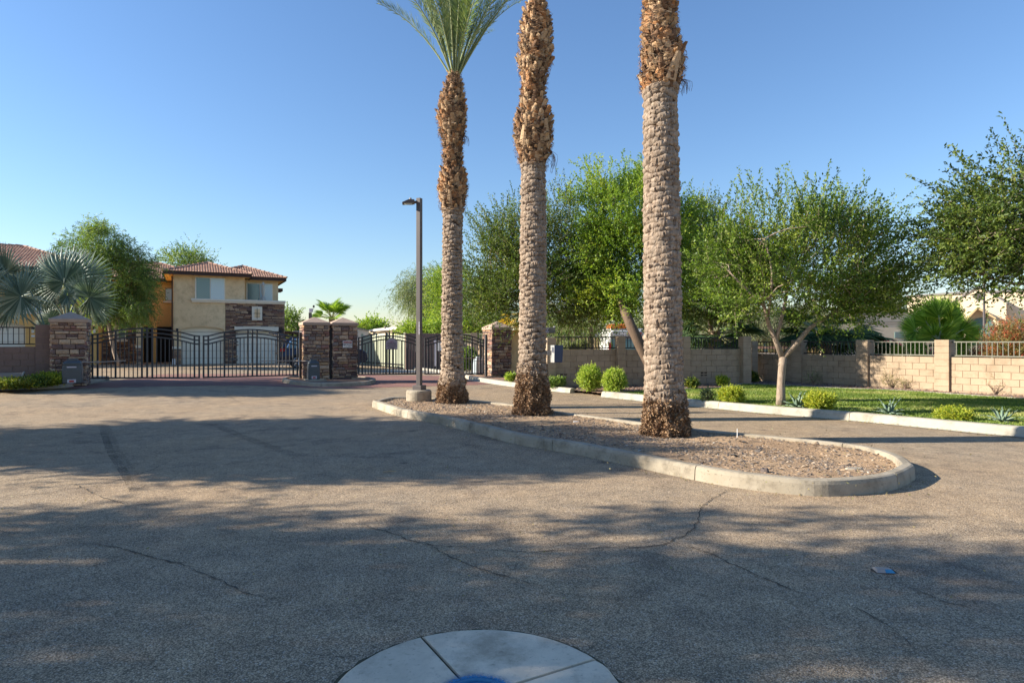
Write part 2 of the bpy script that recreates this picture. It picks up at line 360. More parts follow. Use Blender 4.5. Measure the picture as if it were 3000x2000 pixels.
def catmull(pts, step=.2, closed=False):
    pts = [Vector(p) for p in pts]; n = len(pts); out = []
    rng = range(n if closed else n-1)
    for i in rng:
        p = [pts[(i+k) % n] if closed else pts[min(max(i+k, 0), n-1)] for k in (-1, 0, 1, 2)]
        m = max(1, int((p[2]-p[1]).length/step))
        for j in range(m):
            t = j/m; out.append(.5*((2*p[1])+(p[2]-p[0])*t+(2*p[0]-5*p[1]+4*p[2]-p[3])*t*t+(3*p[1]-p[0]-3*p[2]+p[3])*t**3))
    if not closed: out.append(pts[-1])
    return out
def inside(P, poly):
    x, y = P[:, 0], P[:, 1]; r = np.zeros(len(P), bool); n = len(poly); j = n-1
    for i in range(n):
        xi, yi = poly[i][0], poly[i][1]; xj, yj = poly[j][0], poly[j][1]
        c = ((yi > y) != (yj > y)) & (x < (xj-xi)*(y-yi)/((yj-yi) or 1e-12)+xi); r ^= c; j = i
    return r
def patch(name, poly, cell, zf, material, parent=None, kind='structure'):
    A = np.array([(p[0], p[1]) for p in poly]); lo = A.min(0)-cell; hi = A.max(0)+cell
    nx = int((hi[0]-lo[0])/cell)+1; ny = int((hi[1]-lo[1])/cell)+1
    cx, cyy = np.meshgrid(lo[0]+(np.arange(nx)+.5)*cell, lo[1]+(np.arange(ny)+.5)*cell, indexing='ij')
    ok = inside(np.c_[cx.ravel(), cyy.ravel()], A).reshape(nx, ny)
    idx = -np.ones((nx+1, ny+1), int); vs = []; fs = []
    for i, j in zip(*np.nonzero(ok)):
        q = []
        for a, b in ((i, j), (i+1, j), (i+1, j+1), (i, j+1)):
            if idx[a, b] < 0:
                idx[a, b] = len(vs); x = lo[0]+a*cell; y = lo[1]+b*cell; vs.append((x, y, zf(x, y)))
            q.append(idx[a, b])
        fs += q
    me = np_mesh(name, vs, fs, [4]*(len(fs)//4), material=material, smooth=True)
    o = link(name, me, parent); o['kind'] = kind; return o

def kerb(name, pts, width, h, closed, seg, zf, material, side=1, face=.03, gutter=0, step=.07):
    root = thing(name, None, None); root['kind'] = 'structure'
    line = catmull([Vector((p[0], p[1], 0)) for p in pts], step, closed); seg *= 2
    if closed: line.append(line[0].copy())
    n = len(line); norm = []
    for i in range(n):
        a = line[i-1] if i else (line[-2] if closed else line[0]); b = line[i+1] if i < n-1 else (line[1] if closed else line[-1])
        d = (b-a).normalized(); norm.append(Vector((-d.y, d.x, 0))*side)
    prof = [(0, -.02), (face*.35, h*.72), (face*.8, h*.94), (face+.018, h), (width-.02, h), (width, h-.015), (width, -.02)]
    k = 0
    while k < n-1:
        e = min(n-1, k+seg); e = n-1 if n-1-e < seg*.4 else e
        vs = []; m = len(prof)
        for i in range(k, e+1):
            p = line[i].copy()
            if i == k: p += (line[k+1]-line[k]).normalized()*.006
            if i == e: p -= (line[e]-line[e-1]).normalized()*.006
            w = .004*noise.noise(Vector((p.x*1.3, p.y*1.3, 3)))
            for o, z in prof: q = p+norm[i]*(o+w); vs.append((q.x, q.y, z+zf(p.x, p.y)))
        c = e-k+1
        fs = [(i*m+j, i*m+(j+1) % m, (i+1)*m+(j+1) % m, (i+1)*m+j) for i in range(c-1) for j in range(m)]
        fs += [tuple(range(m)), tuple(range(c*m-1, (c-1)*m-1, -1))]
        MB().add(vs, fs).build('kerb_segment', material, root); k = e
    if gutter:
        vs = []
        for i in range(n):
            for o in (-gutter, .01): q = line[i]+norm[i]*o; vs.append((q.x, q.y, zf(q.x, q.y)+.008))
        MB().add(vs, [(2*i, 2*i+1, 2*i+3, 2*i+2) for i in range(n-1)]).build('gutter', material, root)
    return root, line, norm

# ------------------------------------------------------------------ ground, road
gnd = MB().add([(-400, -60, -.03), (400, -60, -.03), (400, 700, -.03), (-400, 700, -.03)], [(0, 1, 2, 3)]).build('ground', M['ground']); gnd['kind'] = 'structure'
def frange(a, b, s):
    out = []; x = a
    while x < b: out.append(x); x += s
    return out+[b]
xs = frange(-60, -20, 8)+frange(-19.5, 4, .5)+frange(5, 60, 6); ys = frange(-40, 10, 10)+frange(11, 26, .5)+frange(28, 80, 6)
vs = [(x, y, ground(x, y)) for x in xs for y in ys]; ny = len(ys)
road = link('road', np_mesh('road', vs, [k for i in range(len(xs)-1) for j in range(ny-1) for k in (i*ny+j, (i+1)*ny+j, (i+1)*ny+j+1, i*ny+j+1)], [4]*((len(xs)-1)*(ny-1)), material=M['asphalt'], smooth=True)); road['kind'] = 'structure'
# fine pieces (cracks, pavers) float a few mm above the road
def ribbon(name, pts, w, parent, material, z=.006, jit=1.0, seed=0, taper=True):
    rnd = random.Random(seed); line = catmull([Vector((p[0], p[1], 0)) for p in pts], .035); vs = []; n = len(line)
    for i, p in enumerate(line):
        d = (line[min(i+1, n-1)]-line[max(i-1, 0)]); d = d.normalized() if d.length > 0 else Vector((1, 0, 0)); s = Vector((-d.y, d.x, 0))
        p = p+s*(noise.noise(Vector((p.x*9, p.y*9, seed)))*.028*jit+noise.noise(Vector((p.x*34, p.y*34, seed)))*.012*jit)
        ww = w*(.25+1.3*rnd.random()) if jit else w
        if taper: ww *= min(1, i/10+.15, (n-1-i)/10+.15)
        for k in (-1, 1):
            q = p+s*ww*.5*k; vs.append((q.x, q.y, ground(q.x, q.y)+z))
    return MB().add(vs, [(2*i, 2*i+2, 2*i+3, 2*i+1) for i in range(n-1)]).build(name, material, parent)
def G(*l): return [gp(x*3000/2352, y*3000/2352) for x, y in l]
cracks = [G((180, 1248), (260, 1255), (340, 1277), (430, 1300), (470, 1310)), G((430, 1300), (520, 1340), (560, 1360), (620, 1372), (700, 1368)),
          G((1100, 1258), (1200, 1268), (1300, 1262), (1400, 1257), (1480, 1256), (1545, 1242), (1600, 1205), (1615, 1160), (1680, 1122)),
          G((1530, 1240), (1620, 1268), (1720, 1312), (1820, 1355), (1900, 1375)), G((1900, 1375), (1980, 1405), (2060, 1450), (2100, 1490)), G((2080, 1345), (2150, 1375), (2230, 1400), (2300, 1420)),
          G((820, 1200), (900, 1225), (980, 1250), (1100, 1258)), G((760, 1170), (650, 1195), (560, 1210)), G((0, 1145), (130, 1128), (240, 1110), (330, 1085), (400, 1055)),
          G((700, 1500), (790, 1510), (850, 1505)), G((980, 1250), (1060, 1290), (1180, 1330), (1260, 1350)), G((170, 1110), (230, 1140), (300, 1160)), G((545, 880), (520, 905), (560, 930))]
for i, c in enumerate(cracks): ribbon('asphalt_crack', c, .0095, road, M['crack'], seed=i)
# paver apron at the gates
o = Vector((-14.2, 19.6, 0))
apr = [(-13.6, 19.4), (-8.8, 21.6), (-5.5, 21.7), (-1.2, 23.5), (.5, 26.2), (-.9, 29.5), (-6, 30), (-15, 27), (-14, 22)]
patch('paver_driveway', apr, .25, lambda x, y: ground(x, y)+.006, M['paver'])
# tyre marks: thin darker rubber film
def skid_mat():
    m = D.materials.new('tyre_rubber_film'); m.use_nodes = True; t = m.node_tree; b = t.nodes['Principled BSDF']; b.inputs['Base Color'].default_value = (.035, .032, .030, 1); b.inputs['Roughness'].default_value = .8
    geo = _n(t, 'ShaderNodeNewGeometry'); n = tex(t, 'ShaderNodeTexNoise', 60, 5, geo.outputs['Position'], .8)
    n2 = tex(t, 'ShaderNodeTexNoise', 2.5, 3, geo.outputs['Position'])
    a = ramp(t, n.outputs['Fac'], [(.42, (0, 0, 0)), (.66, (.5, .5, .5))]); a2 = ramp(t, n2.outputs['Fac'], [(.3, (.15, .15, .15)), (.6, (1, 1, 1))])
    t.links.new(mixc(t, 1.0, a, a2, 'MULTIPLY'), b.inputs['Alpha']); return m
M['skid'] = skid_mat()
for p in ([(220, 978), (238, 978), (262, 1035), (295, 1085), (322, 1128)], [(480, 970), (540, 995), (610, 1022), (690, 1050)]):
    ribbon('tyre_mark', G(*p), .19, road, M['skid'], z=.005, jit=0, taper=False)
ribbon('tyre_mark', G((236, 990), (256, 1040), (285, 1085), (308, 1128)), .10, road, M['skid'], z=.0065, jit=0, taper=False)

# ------------------------------------------------------------------ stone, block and fence builders
def stone_unit(k):
    r = random.Random(k); n = 5; vs = []
    for j in range(n):
        for i in range(n):
            x = -.5+i/(n-1); z = -.5+j/(n-1); edge = i in (0, n-1) or j in (0, n-1)
            vs.append((x*(.97 if edge else 1)+r.uniform(-.02, .02), (-.5 if not edge else -.12)+r.uniform(-.16, .12), z*(.95 if edge else 1)+r.uniform(-.03, .03)))
    fs = [(j*n+i, j*n+i+1, (j+1)*n+i+1, (j+1)*n+i) for j in range(n-1) for i in range(n-1)]
    ring = [i for i in range(n)]+[j*n+n-1 for j in range(1, n)]+[(n-1)*n+i for i in range(n-2, -1, -1)]+[j*n for j in range(n-2, 0, -1)]
    b = len(vs); vs += [(vs[q][0]*1.0, .5, vs[q][2]) for q in ring]; m = len(ring)
    fs += [(ring[i], b+i, b+(i+1) % m, ring[(i+1) % m]) for i in range(m)]
    return MB().add(vs, fs).mesh('stone', M['stone'])
STONES = [stone_unit(k) for k in range(8)]
def stone_field(parent, O, u, nrm, Wd, Hh, seed, hs=(.07, .10, .13, .16), ls=(.14, .42), limit=300, skip=None, depth=.07):
    r = random.Random(seed); z = 0; n = 0; O = Vector(O); extra = MB()
    while z < Hh-.02:
        h = min(r.choice(hs), Hh-z)
        if Hh-z-h < .05: h = Hh-z
        x = -r.random()*.05
        while x < Wd-.02:
            l = r.uniform(*ls)*(1.25 if h < .09 else .95)
            if Wd-x-l < .12: l = Wd-x
            x0 = max(x, 0); l2 = x+l-x0; parts = [(x0, z, l2, h)]
            if h > .12 and r.random() < .3: parts = [(x0, z, l2, h*.45), (x0, z+h*.45, l2, h*.55)]
            for (a, b, c, d) in parts:
                if skip and skip(a+c/2, b+d/2): continue
                pr = r.uniform(-.012, .02); cen = O+u*(a+c/2)+W3*(b+d/2)+nrm*(pr+depth*.12)
                m = Matrix((u*(c-.012), -nrm*depth, W3*(d-.011))).transposed().to_4x4(); m.translation = cen
                if n < limit:
                    link('stone', STONES[r.randrange(8)], parent, m)
                else:
                    me = STONES[r.randrange(8)]; extra.add([m @ v.co for v in me.vertices], [tuple(p.vertices) for p in me.polygons], r.random())
                n += 1
            x += l
        z += h
    if extra.v: extra.build('stone_cladding', M['stone'], parent, kind='stuff')
    return n
def pillar(label, fl, zb, zt_, apex, rz_seed, w=.97):
    fl = Vector((fl[0], fl[1], 0)); c = fl+U*(w/2)+V*(w/2)
    t = thing('stone_pillar', label, 'gate pillar', (c.x, c.y, zb), 0, 'stone clad gate pillars')
    i = .035
    ubox_obj('core', M['mortar'], t, fl, i, w-i, i, w-i, zb-.2, zt_-.11)
    H2 = zt_-.11-zb+.1
    stone_field(t, fl+V*i+W3*(zb-.1), U, -V, w, H2, rz_seed, limit=90)
    stone_field(t, fl+V*w+U*i+W3*(zb-.1), -V, -U, w, H2, rz_seed+1, limit=75)
    stone_field(t, fl+U*(w-i)+W3*(zb-.1), V, U, w, H2, rz_seed+2, limit=75)
    stone_field(t, fl+V*(w-i)+U*w+W3*(zb-.1), -U, V, w, H2, rz_seed+3, limit=55)
    e = .03; q = [fl+U*a+V*b for a, b in ((-e, -e), (w+e, -e), (w+e, w+e), (-e, w+e))]
    vs = [p+W3*(zt_-.11) for p in q]+[p+W3*zt_ for p in q]+[c+W3*apex-W3*0]
    MB().add(vs, [(0, 1, 5, 4), (1, 2, 6, 5), (2, 3, 7, 6), (3, 0, 4, 7), (3, 2, 1, 0), (4, 5, 8), (5, 6, 8), (6, 7, 8), (7, 4, 8)]).build('pyramid_cap', M['cap'], t, bevel=.012)
    return t
BLK = {}
def block_mesh(mt):
    if mt not in BLK:
        mb = MB(); c = .012
        vs = [(x*(1-c*2*(y < 0)), y, z*(1-c*4*(y < 0))) for y in (-.5, .5) for x, z in ((-.5, -.5), (.5, -.5), (.5, .5), (-.5, .5))]
        vs = [(x*.94, -.5, z*.9) for x, z in ((-.5, -.5), (.5, -.5), (.5, .5), (-.5, .5))]+[(x, -.38, z) for x, z in ((-.5, -.5), (.5, -.5), (.5, .5), (-.5, .5))]+[(x, .5, z) for x, z in ((-.5, -.5), (.5, -.5), (.5, .5), (-.5, .5))]
        vs[:4] = [(x*.985, -.5, z*.97) for x, z in ((-.5, -.5), (.5, -.5), (.5, .5), (-.5, .5))]
        fs = [(0, 1, 2, 3)]+[(i, i+4, (i+1) % 4+4, (i+1) % 4) for i in range(4)]+[(i+4, i+8, (i+1) % 4+8, (i+1) % 4+4) for i in range(4)]+[(11, 10, 9, 8)]
        BLK[mt] = mb.add(vs, fs).mesh('block', M[mt])
    return BLK[mt]
def block_wall(t, a, b, z0, z1, thick=.19, mt='block', h=.2, l=.4, part='block', skip=None):
    """courses of blocks from a to b (front face line, camera side) parented to t"""
    a = Vector((a[0], a[1], 0)); b = Vector((b[0], b[1], 0)); d = (b-a); Lg = d.length; d.normalize(); nn = Vector((d.y, -d.x, 0))
    if nn.dot(-a) < 0: nn = -nn
    mid = (a+b)/2-nn*thick/2
    MB().box(mid+W3*((z0+z1)/2-.004), (Lg-.006, thick-.03, z1-z0-.008), (d, nn, W3)).build('mortar_core', M['block_joint'], t)
    me = block_mesh(mt); z = z1; row = 0; r = random.Random(int(Lg*100))
    while z > z0+.01:
        hh = min(h, z-z0); x = -l*.5*(row % 2)
        while x < Lg-.01:
            x0 = max(x, 0); x1 = min(x+l, Lg)
            if x1-x0 > .03 and not (skip and skip(x0, x1, z-hh/2)):
                m = Matrix((d*(x1-x0-.007), -nn*thick, W3*(hh-.007))).transposed().to_4x4()
                m.translation = a+d*((x0+x1)/2)-nn*(thick/2+r.uniform(-.0015, .0015))+W3*(z-hh/2); link(part, me, t, m)
            x += l
        z -= h; row += 1
def fence(label, a, b, z0, z1, step, mt='iron', group='iron fence panels on the block walls', pick=.018, extra=None):
    a = Vector((a[0], a[1], 0)); b = Vector((b[0], b[1], 0)); d = b-a; Lg = d.length; d.normalize(); nn = Vector((-d.y, d.x, 0))
    t = thing('iron_fence', label, 'fence', (a.x, a.y, z0), 0, group)
    for z in (z0+.02, z1-.015): MB().box((a+b)/2+W3*z, (Lg, .03, .035), (d, nn, W3)).build('rail', M[mt], t)
    n = max(2, int(Lg/step)); me = MB().box((0, 0, 0), (pick, pick, 1)).mesh('picket', M[mt])
    for i in range(1, n):
        m = Matrix.Translation(a+d*(Lg*i/n)+W3*((z0+z1)/2)) @ Matrix.Rotation(math.atan2(d.y, d.x), 4, 'Z') @ Matrix.Diagonal((1, 1, z1-z0-.05, 1)); link('picket', me, t, m)
    for q in range(1, max(2, int(Lg/1.6))): MB().box(a+d*(Lg*q/max(2, int(Lg/1.6)))+W3*(z0-.03), (.03, .03, .08), (d, nn, W3)).build('foot', M[mt], t)
    return t

# ------------------------------------------------------------------ median island
def fg(*l, z=0.0): return [gp(x*3000/2352, y*3000/2352, z) for x, y in l]
near = fg((858, 936), (920, 957), (1000, 972), (1100, 997), (1200, 1023), (1340, 1047), (1575, 1098), (1700, 1121), (1850, 1138), (1950, 1138), (2050, 1126), (2098, 1104))
far = fg((2099, 1062), (2065, 1041), (1990, 1022), (1880, 1009), (1750, 997), (1590, 982), (1430, 962), (1280, 943), (1170, 926), (1075, 917), (980, 911), (900, 911), (864, 918), z=.165)
isl = near+far
flat = lambda x, y: 0.0
kroot, kline, knorm = kerb('island_kerb', isl, .15, .165, True, 17, flat, M['concrete'], 1)
inner = [(kline[i]+knorm[i]*.06) for i in range(len(kline)-1)]
def soil_z(x, y):
    z = .125+.02*noise.noise(Vector((x*1.1, y*1.1, 0)))+.012*noise.noise(Vector((x*5, y*5, 1)))+.006*noise.noise(Vector((x*17, y*17, 2)))
    # eroded corner at the nose
    z -= .06*math.exp(-((x-4.3)**2+(y-8.0)**2)/.5)
    return z
patch('island_soil', inner, .06, soil_z, M['soil'])
def scatter(poly, n, seed):
    r = np.random.RandomState(seed); A = np.array([(p[0], p[1]) for p in poly]); lo, hi = A.min(0), A.max(0); out = []
    while len(out) < n:
        P = lo+(hi-lo)*r.rand(n*3, 2); P = P[inside(P, A)]; out += list(P)
    return np.array(out[:n]), r
def pebbles(name, poly, n, s0, s1, zf, material, seed, parent=None, cover=1.0):
    P, r = scatter(poly, n, seed); oct_v = np.array([(1, 0, 0), (.3, .95, 0), (-.8, .6, 0), (-.8, -.6, 0), (.3, -.95, 0), (0, 0, .8), (.3, .2, .75), (0, 0, -.6)], float)
    of = [(0, 1, 6), (1, 2, 5), (1, 5, 6), (2, 3, 5), (3, 4, 5), (4, 0, 6), (4, 6, 5)]
    V_ = []; 
    keep = np.array([noise.noise(Vector((p[0]*.9, p[1]*.9, seed)))+r.rand()*.9-.1 < cover for p in P]); P = P[keep]; m = len(P)
    s = s0+(s1-s0)*r.rand(m)**2.5; a = r.rand(m)*2*PI; zz = np.array([zf(*p) for p in P])
    sc = s[:, None]*(.6+.8*r.rand(m, 3)); base = oct_v[None]*sc[:, None, :]
    x = base[..., 0]*np.cos(a)[:, None]-base[..., 1]*np.sin(a)[:, None]; y = base[..., 0]*np.sin(a)[:, None]+base[..., 1]*np.cos(a)[:, None]
    tilt = (r.rand(m, 2)-.5)*.9
    z = base[..., 2]*.7+x*tilt[:, :1]+y*tilt[:, 1:]
    Vt = np.stack([x+P[:, :1], y+P[:, 1:], z+zz[:, None]+s[:, None]*.12], -1).reshape(-1, 3)
    F = (np.array(of)[None]+8*np.arange(m)[:, None, None]).reshape(-1)
    me = np_mesh(name, Vt, F, [3]*(m*7), np.repeat(r.rand(m), 7), material); o = link(name, me, parent); o['kind'] = 'stuff'
    return o
def gravel_mat(name, stops):
    m = D.materials.new(name); m.use_nodes = True; t = m.node_tree; b = t.nodes['Principled BSDF']; at = _n(t, 'ShaderNodeAttribute', attribute_name='v')
    t.links.new(ramp(t, at.outputs['Fac'], stops, 'CONSTANT'), b.inputs['Base Color']); b.inputs['Roughness'].default_value = .9; return m
M['peb'] = gravel_mat('crushed_granite', [(0, (.20, .155, .12)), (.3, (.28, .195, .13)), (.55, (.36, .25, .155)), (.78, (.15, .125, .105)), (.88, (.40, .31, .22)), (.985, (.50, .44, .36))])
M['peb2'] = gravel_mat('bed_granite', [(0, (.16, .12, .10)), (.3, (.23, .15, .12)), (.6, (.30, .18, .13)), (.8, (.13, .105, .10)), (.95, (.36, .28, .24))])
tag(pebbles('gravel', inner, 20000, .008, .026, soil_z, M['peb'], 3, cover=.55), 'dark crushed gravel lying on the soil of the palm island', 'gravel')
tag(pebbles('gravel', inner, 160, .025, .05, soil_z, M['peb'], 5), 'larger loose stones scattered over the palm island soil', 'gravel')
M['root_flake'] = gravel_mat('palm_root_flakes', [(0, (.15, .085, .045)), (.2, (.21, .12, .065)), (.4, (.27, .165, .088)), (.55, (.31, .19, .10)), (.7, (.33, .215, .13)), (.85, (.36, .25, .165)), (.95, (.38, .29, .21))])
# odds and ends on the island
def slab_rock(px, py, l, w, h, rz, label, m='concrete', name='flat_rock', cat='rock'):
    p = gp(px, py, .14); r = random.Random(px); n = 9
    poly = [(math.cos(2*PI*i/n)*l*(.8+.4*r.random()), math.sin(2*PI*i/n)*w*(.8+.4*r.random())) for i in range(n)]
    R = Matrix.Rotation(rz, 3, 'Z'); z0 = soil_z(p.x, p.y) if name != 'dry_leaf' else 0
    vs = [R @ Vector((x, y, 0))+Vector((p.x, p.y, z0-.01)) for x, y in poly]+[R @ Vector((x*.8, y*.8, 0))+Vector((p.x, p.y, z0+h*(.7+.5*r.random()))) for x, y in poly]
    o = MB().add(vs, [tuple(range(n, 2*n))]+[(i, (i+1) % n, (i+1) % n+n, i+n) for i in range(n)]).build(name, M[m]); tag(o, label, cat)
slab_rock(2475, 1343, .10, .035, .02, .3, 'curled dry bark piece lying by the broken inner kerb', 'boot_pale', 'bark_piece', 'bark')
slab_rock(2500, 1364, .12, .08, .015, .1, 'flat pale crumbled concrete patch near the island nose', 'concrete')
slab_rock(1687, 1232, .07, .03, .012, .1, 'flat white stone right of the middle palm', 'white')
slab_rock(1375, 1192, .10, .05, .015, .0, 'small pale stone beside the left palm base', 'concrete')
slab_rock(2240, 1377, .06, .05, .05, .7, 'dark jagged clod at the near edge of the island soil', 'gravel')
p = gp(2160, 1282, .13)
MB().tube([(p.x, p.y, .1), (p.x, p.y, .27)], .006, 6).build('marker_stake', M['white']); tag(D.objects['marker_stake'], 'thin pale marker stake standing by the far island kerb', 'stake')
p = gp(1145, 1384)
o = MB().tube([(p.x-.09, p.y-.01, .012), (p.x, p.y, .022), (p.x+.06, p.y+.02, .012)], .006, 5).build('dry_twig', M['boot_pale']); tag(o, 'small dry twig lying on the sunlit asphalt', 'twig')

# ------------------------------------------------------------------ kerbs and beds on the right
rk = [Vector((10.9, 8.6)), gp(3000, 1280), gp(2693, 1251), gp(2452, 1228), gp(2200, 1207), gp(1880, 1175), gp(1760, 1162.5)]
rk2 = [gp(1669, 1151.5), gp(1502, 1133), gp(1412, 1119), gp(1358, 1108), Vector((-3.3, 31.5)), Vector((-7.0, 39))]
_, rl1, rn1 = kerb('lawn_kerb', rk, .22, .165, False, 21, flat, M['kerb_white'], -1, .07, gutter=.12)
_, rl2, rn2 = kerb('lane_kerb', rk2, .20, .15, False, 21, flat, M['kerb_white'], -1, .07, gutter=.10)
kin = [rl1[i]+rn1[i]*.17 for i in range(0, len(rl1), 2)]+[rl2[i]+rn2[i]*.16 for i in range(0, len(rl2), 2)]
edge_line = catmull([Vector((p[0], p[1], 0)) for p in [(16.8, 10.5), gp(3000, 1171, .1), gp(2659, 1148, .1), gp(2430, 1138, .1), gp(2200, 1127, .1), gp(2165, 1129, .1), gp(2110, 1138, .1), gp(2012, 1142, .1), gp(1900, 1147, .1)]], .2)
wA0, wA1 = Vector((X(1604, 21.0), 21.0)), Vector((X(2182, 22.7), 22.7))
wB0, wB1 = Vector((X(2211, 25.0), 25.0)), Vector((X(3000, 17.65), 17.65))
wdir = (wB1-wB0).normalized(); wB2 = wB1+wdir*6
def bed_z(x, y): return .125+.025*noise.noise(Vector((x*.8, y*.8, 5)))+.01*noise.noise(Vector((x*5, y*5, 6)))
def lawn_z(x, y): return .12+.012*noise.noise(Vector((x*1.5, y*1.5, 7)))
lawn_poly = [k for k in kin[:(len(rl1)+1)//2]]+edge_line[::-1]
bed_poly = kin+[Vector((-6.5, 39, 0)), Vector((-2, 29, 0)), Vector((.2, 26, 0)), Vector((2, 24, 0)), Vector((9, 25.5, 0)), Vector((wB2.x, wB2.y, 0)), Vector((16.8, 10.5, 0))]
patch('planting_bed', bed_poly, .12, lambda x, y: bed_z(x, y)-.03, M['bed'])
patch('lawn', lawn_poly, .12, lawn_z, M['lawn'])
ribn = thing('lawn_edging', None, None); ribn['kind'] = 'structure'
vs = []
for i, p in enumerate(edge_line):
    d = (edge_line[min(i+1, len(edge_line)-1)]-edge_line[max(0, i-1)]).normalized(); s = Vector((-d.y, d.x, 0))
    for a, z in ((-.05, .08), (-.045, .15), (.045, .15), (.05, .08)): q = p+s*a; vs.append((q.x, q.y, z))
MB().add(vs, [(4*i+k, 4*i+k+1, 4*i+k+5, 4*i+k+4) for i in range(len(edge_line)-1) for k in range(3)]).build('edging_strip', M['kerb_white'], ribn)
tag(pebbles('gravel', [(p.x, p.y) for p in edge_line[::-1]]+[(wA0.x, wA0.y), (wA1.x, wA1.y), (wB0.x, wB0.y), (wB2.x, wB2.y)], 9000, .012, .035, lambda x, y: bed_z(x, y)-.02, M['peb2'], 9, cover=.75), 'reddish brown gravel strip between lawn and block wall', 'gravel')
tag(pebbles('river_stones', [gp(1669, 1149), gp(1665, 1130), gp(1720, 1130), gp(1735, 1155)], 130, .03, .12, lambda x, y: .05, M['peb'], 11), 'grey rip rap stones in the gap of the lane kerb', 'stones')
tag(pebbles('gravel', [gp(1500, 1125), gp(1500, 1108, .1), gp(1700, 1122, .1), gp(1720, 1140), gp(1670, 1143)], 1500, .012, .04, lambda x, y: bed_z(x, y)-.02, M['peb2'], 12), 'brown gravel behind the lane kerb near the call box', 'gravel')

def leaf_cloud(name, pos, dirs, length, width, material, vcol, parent, rng, droop=0.0, fold=.12):
    """pos (n,3) leaf bases, dirs (n,3) leaf directions: one diamond leaf each"""
    n = len(pos); d = dirs/np.linalg.norm(dirs, axis=1, keepdims=True)
    rv = rng.normal(size=(n, 3)); s = np.cross(d, rv); s /= np.linalg.norm(s, axis=1, keepdims=True)+1e-9
    ln = (length*(.65+.7*rng.rand(n)))[:, None]; wd = (width*(.7+.6*rng.rand(n)))[:, None]; nn = np.cross(d, s)
    tip = pos+d*ln; mid = pos+d*ln*.45+nn*ln*fold
    tip[:, 2] -= droop*ln[:, 0]
    Vt = np.stack([pos, mid+s*wd*.5, tip, mid-s*wd*.5], 1).reshape(-1, 3)
    me = np_mesh(name, Vt, np.arange(4*n), [4]*n, vcol, material); return link(name, me, parent)
# short lawn grass
def grass(name, poly, n, h, zf, seed, label, dens=None):
    P, r = scatter(poly, n, seed); z = np.array([zf(*p) for p in P]); pos = np.c_[P, z-.005]
    dirs = np.c_[r.normal(size=(n, 2))*.55, np.ones(n)]
    big = np.array([noise.noise(Vector((p[0]*.9, p[1]*.9, 4)))*.9 for p in P])
    o = leaf_cloud(name, pos, dirs, h, h*.32, L['grass'], np.clip(.35+big+.25*r.normal(size=n), 0, 1), None, r)
    tag(o, label, 'grass', kind='stuff')
grass('grass', [(p.x, p.y) for p in lawn_poly], 110000, .045, lawn_z, 21, 'short mown green lawn grass between kerb and gravel strip')

def litter(pts, n, wd, seed, label, zf=ground, mt='dry', size=.035):
    r = np.random.RandomState(seed); line = catmull([Vector((p[0], p[1], 0)) for p in pts], .1); i = r.randint(0, len(line)-1, n)
    P = np.array([(line[k].x, line[k].y) for k in i])+r.normal(size=(n, 2))*wd; z = np.array([zf(*p) for p in P])+.012
    d = np.c_[r.normal(size=(n, 2)), r.normal(size=n)*.25]
    o = leaf_cloud('leaf_litter', np.c_[P, z], d, size, size*.5, L[mt], r.rand(n), None, r, fold=.25); tag(o, label, 'leaf litter', kind='stuff')
litter([(p.x-.05, p.y-.12) for p in rl1[::6]], 420, .07, 31, 'dry leaves gathered in the gutter of the lawn kerb')
litter([(p.x, p.y) for p in kline[:int(len(kline)*.5):5]], 260, .10, 32, 'bits of dry leaf along the near island kerb', size=.025)
litter([gp(300, 1500), gp(1500, 1600), gp(2600, 1500)], 160, .9, 33, 'scattered small leaf bits on the asphalt foreground', size=.022)
litter([(p.x, p.y) for p in inner[::8]], 350, .5, 34, 'dry leaf bits on the island soil under the palms', zf=soil_z, size=.03)

# ------------------------------------------------------------------ walls and fences on the right
def wthing(label, p, cat='wall', group='block walls and posts of the boundary', name='block_wall'): return thing(name, label, cat, (p.x, p.y, 0), 0, group)
def post_at(t, px, Z, w, z1, mt='block', dirv=None, z0=0.0, name='post_block'):
    d = dirv or Vector((1, 0, 0)); c = Vector((X(px, Z), Z, 0)); nn = Vector((d.y, -d.x, 0))
    MB().box(c+W3*((z0+z1)/2), (w-.02, w-.02, z1-z0-.01), (d, nn, W3)).build('mortar_core', M['block_joint'], t)
    me = block_mesh(mt); z = z1
    while z > z0+.01:
        hh = min(.2, z-z0); m = Matrix((d*w, -nn*w, W3*(hh-.006))).transposed().to_4x4(); m.translation = c+W3*(z-hh/2)+nn*.0; link(name, me, t, m); z -= .2
dA = Vector(((wA1-wA0).x, (wA1-wA0).y, 0)).normalized()
pA = [1612, 1817, 2007, 2182]; lineA = lambda px: wA0+(wA1-wA0)*(((px-1500)/FPX*wA0.y-wA0.x)/((wA1.x-wA0.x)-(px-1500)/FPX*(wA1.y-wA0.y)))
t = wthing('shaded grey brown block wall with weep holes behind the palms', wA0)
vents = [(lineA(1651), .42), (lineA(1765), .42), (lineA(2062), .42)]
block_wall(t, wA0, wA1, 0, 1.335)
for c, z in vents:
    for du, dz in ((-.07, 0), (.07, 0), (-.07, .085), (.07, .085)):
        MB().box(Vector((c.x, c.y, z+dz))+dA*du+Vector((dA.y, -dA.x, 0))*.003, (.10, .012, .035), (dA, Vector((dA.y, -dA.x, 0)), W3)).build('weep_hole', M['dark'], t)
pl = ['short block post behind the middle palm at the wall end', 'block post between the fence panels in front of the parked van', 'block post beside the right palm trunk', 'grey block post at the wall corner right of the fan palm']
for px, w, lb in zip(pA, (.30, .27, .27, .32), pl):
    q = lineA(px); tt = wthing(lb, q, 'wall post', 'block posts of the right hand wall', 'block_post'); post_at(tt, px, q.y-.02, w, 1.775 if px > 1700 else 1.72, dirv=dA)
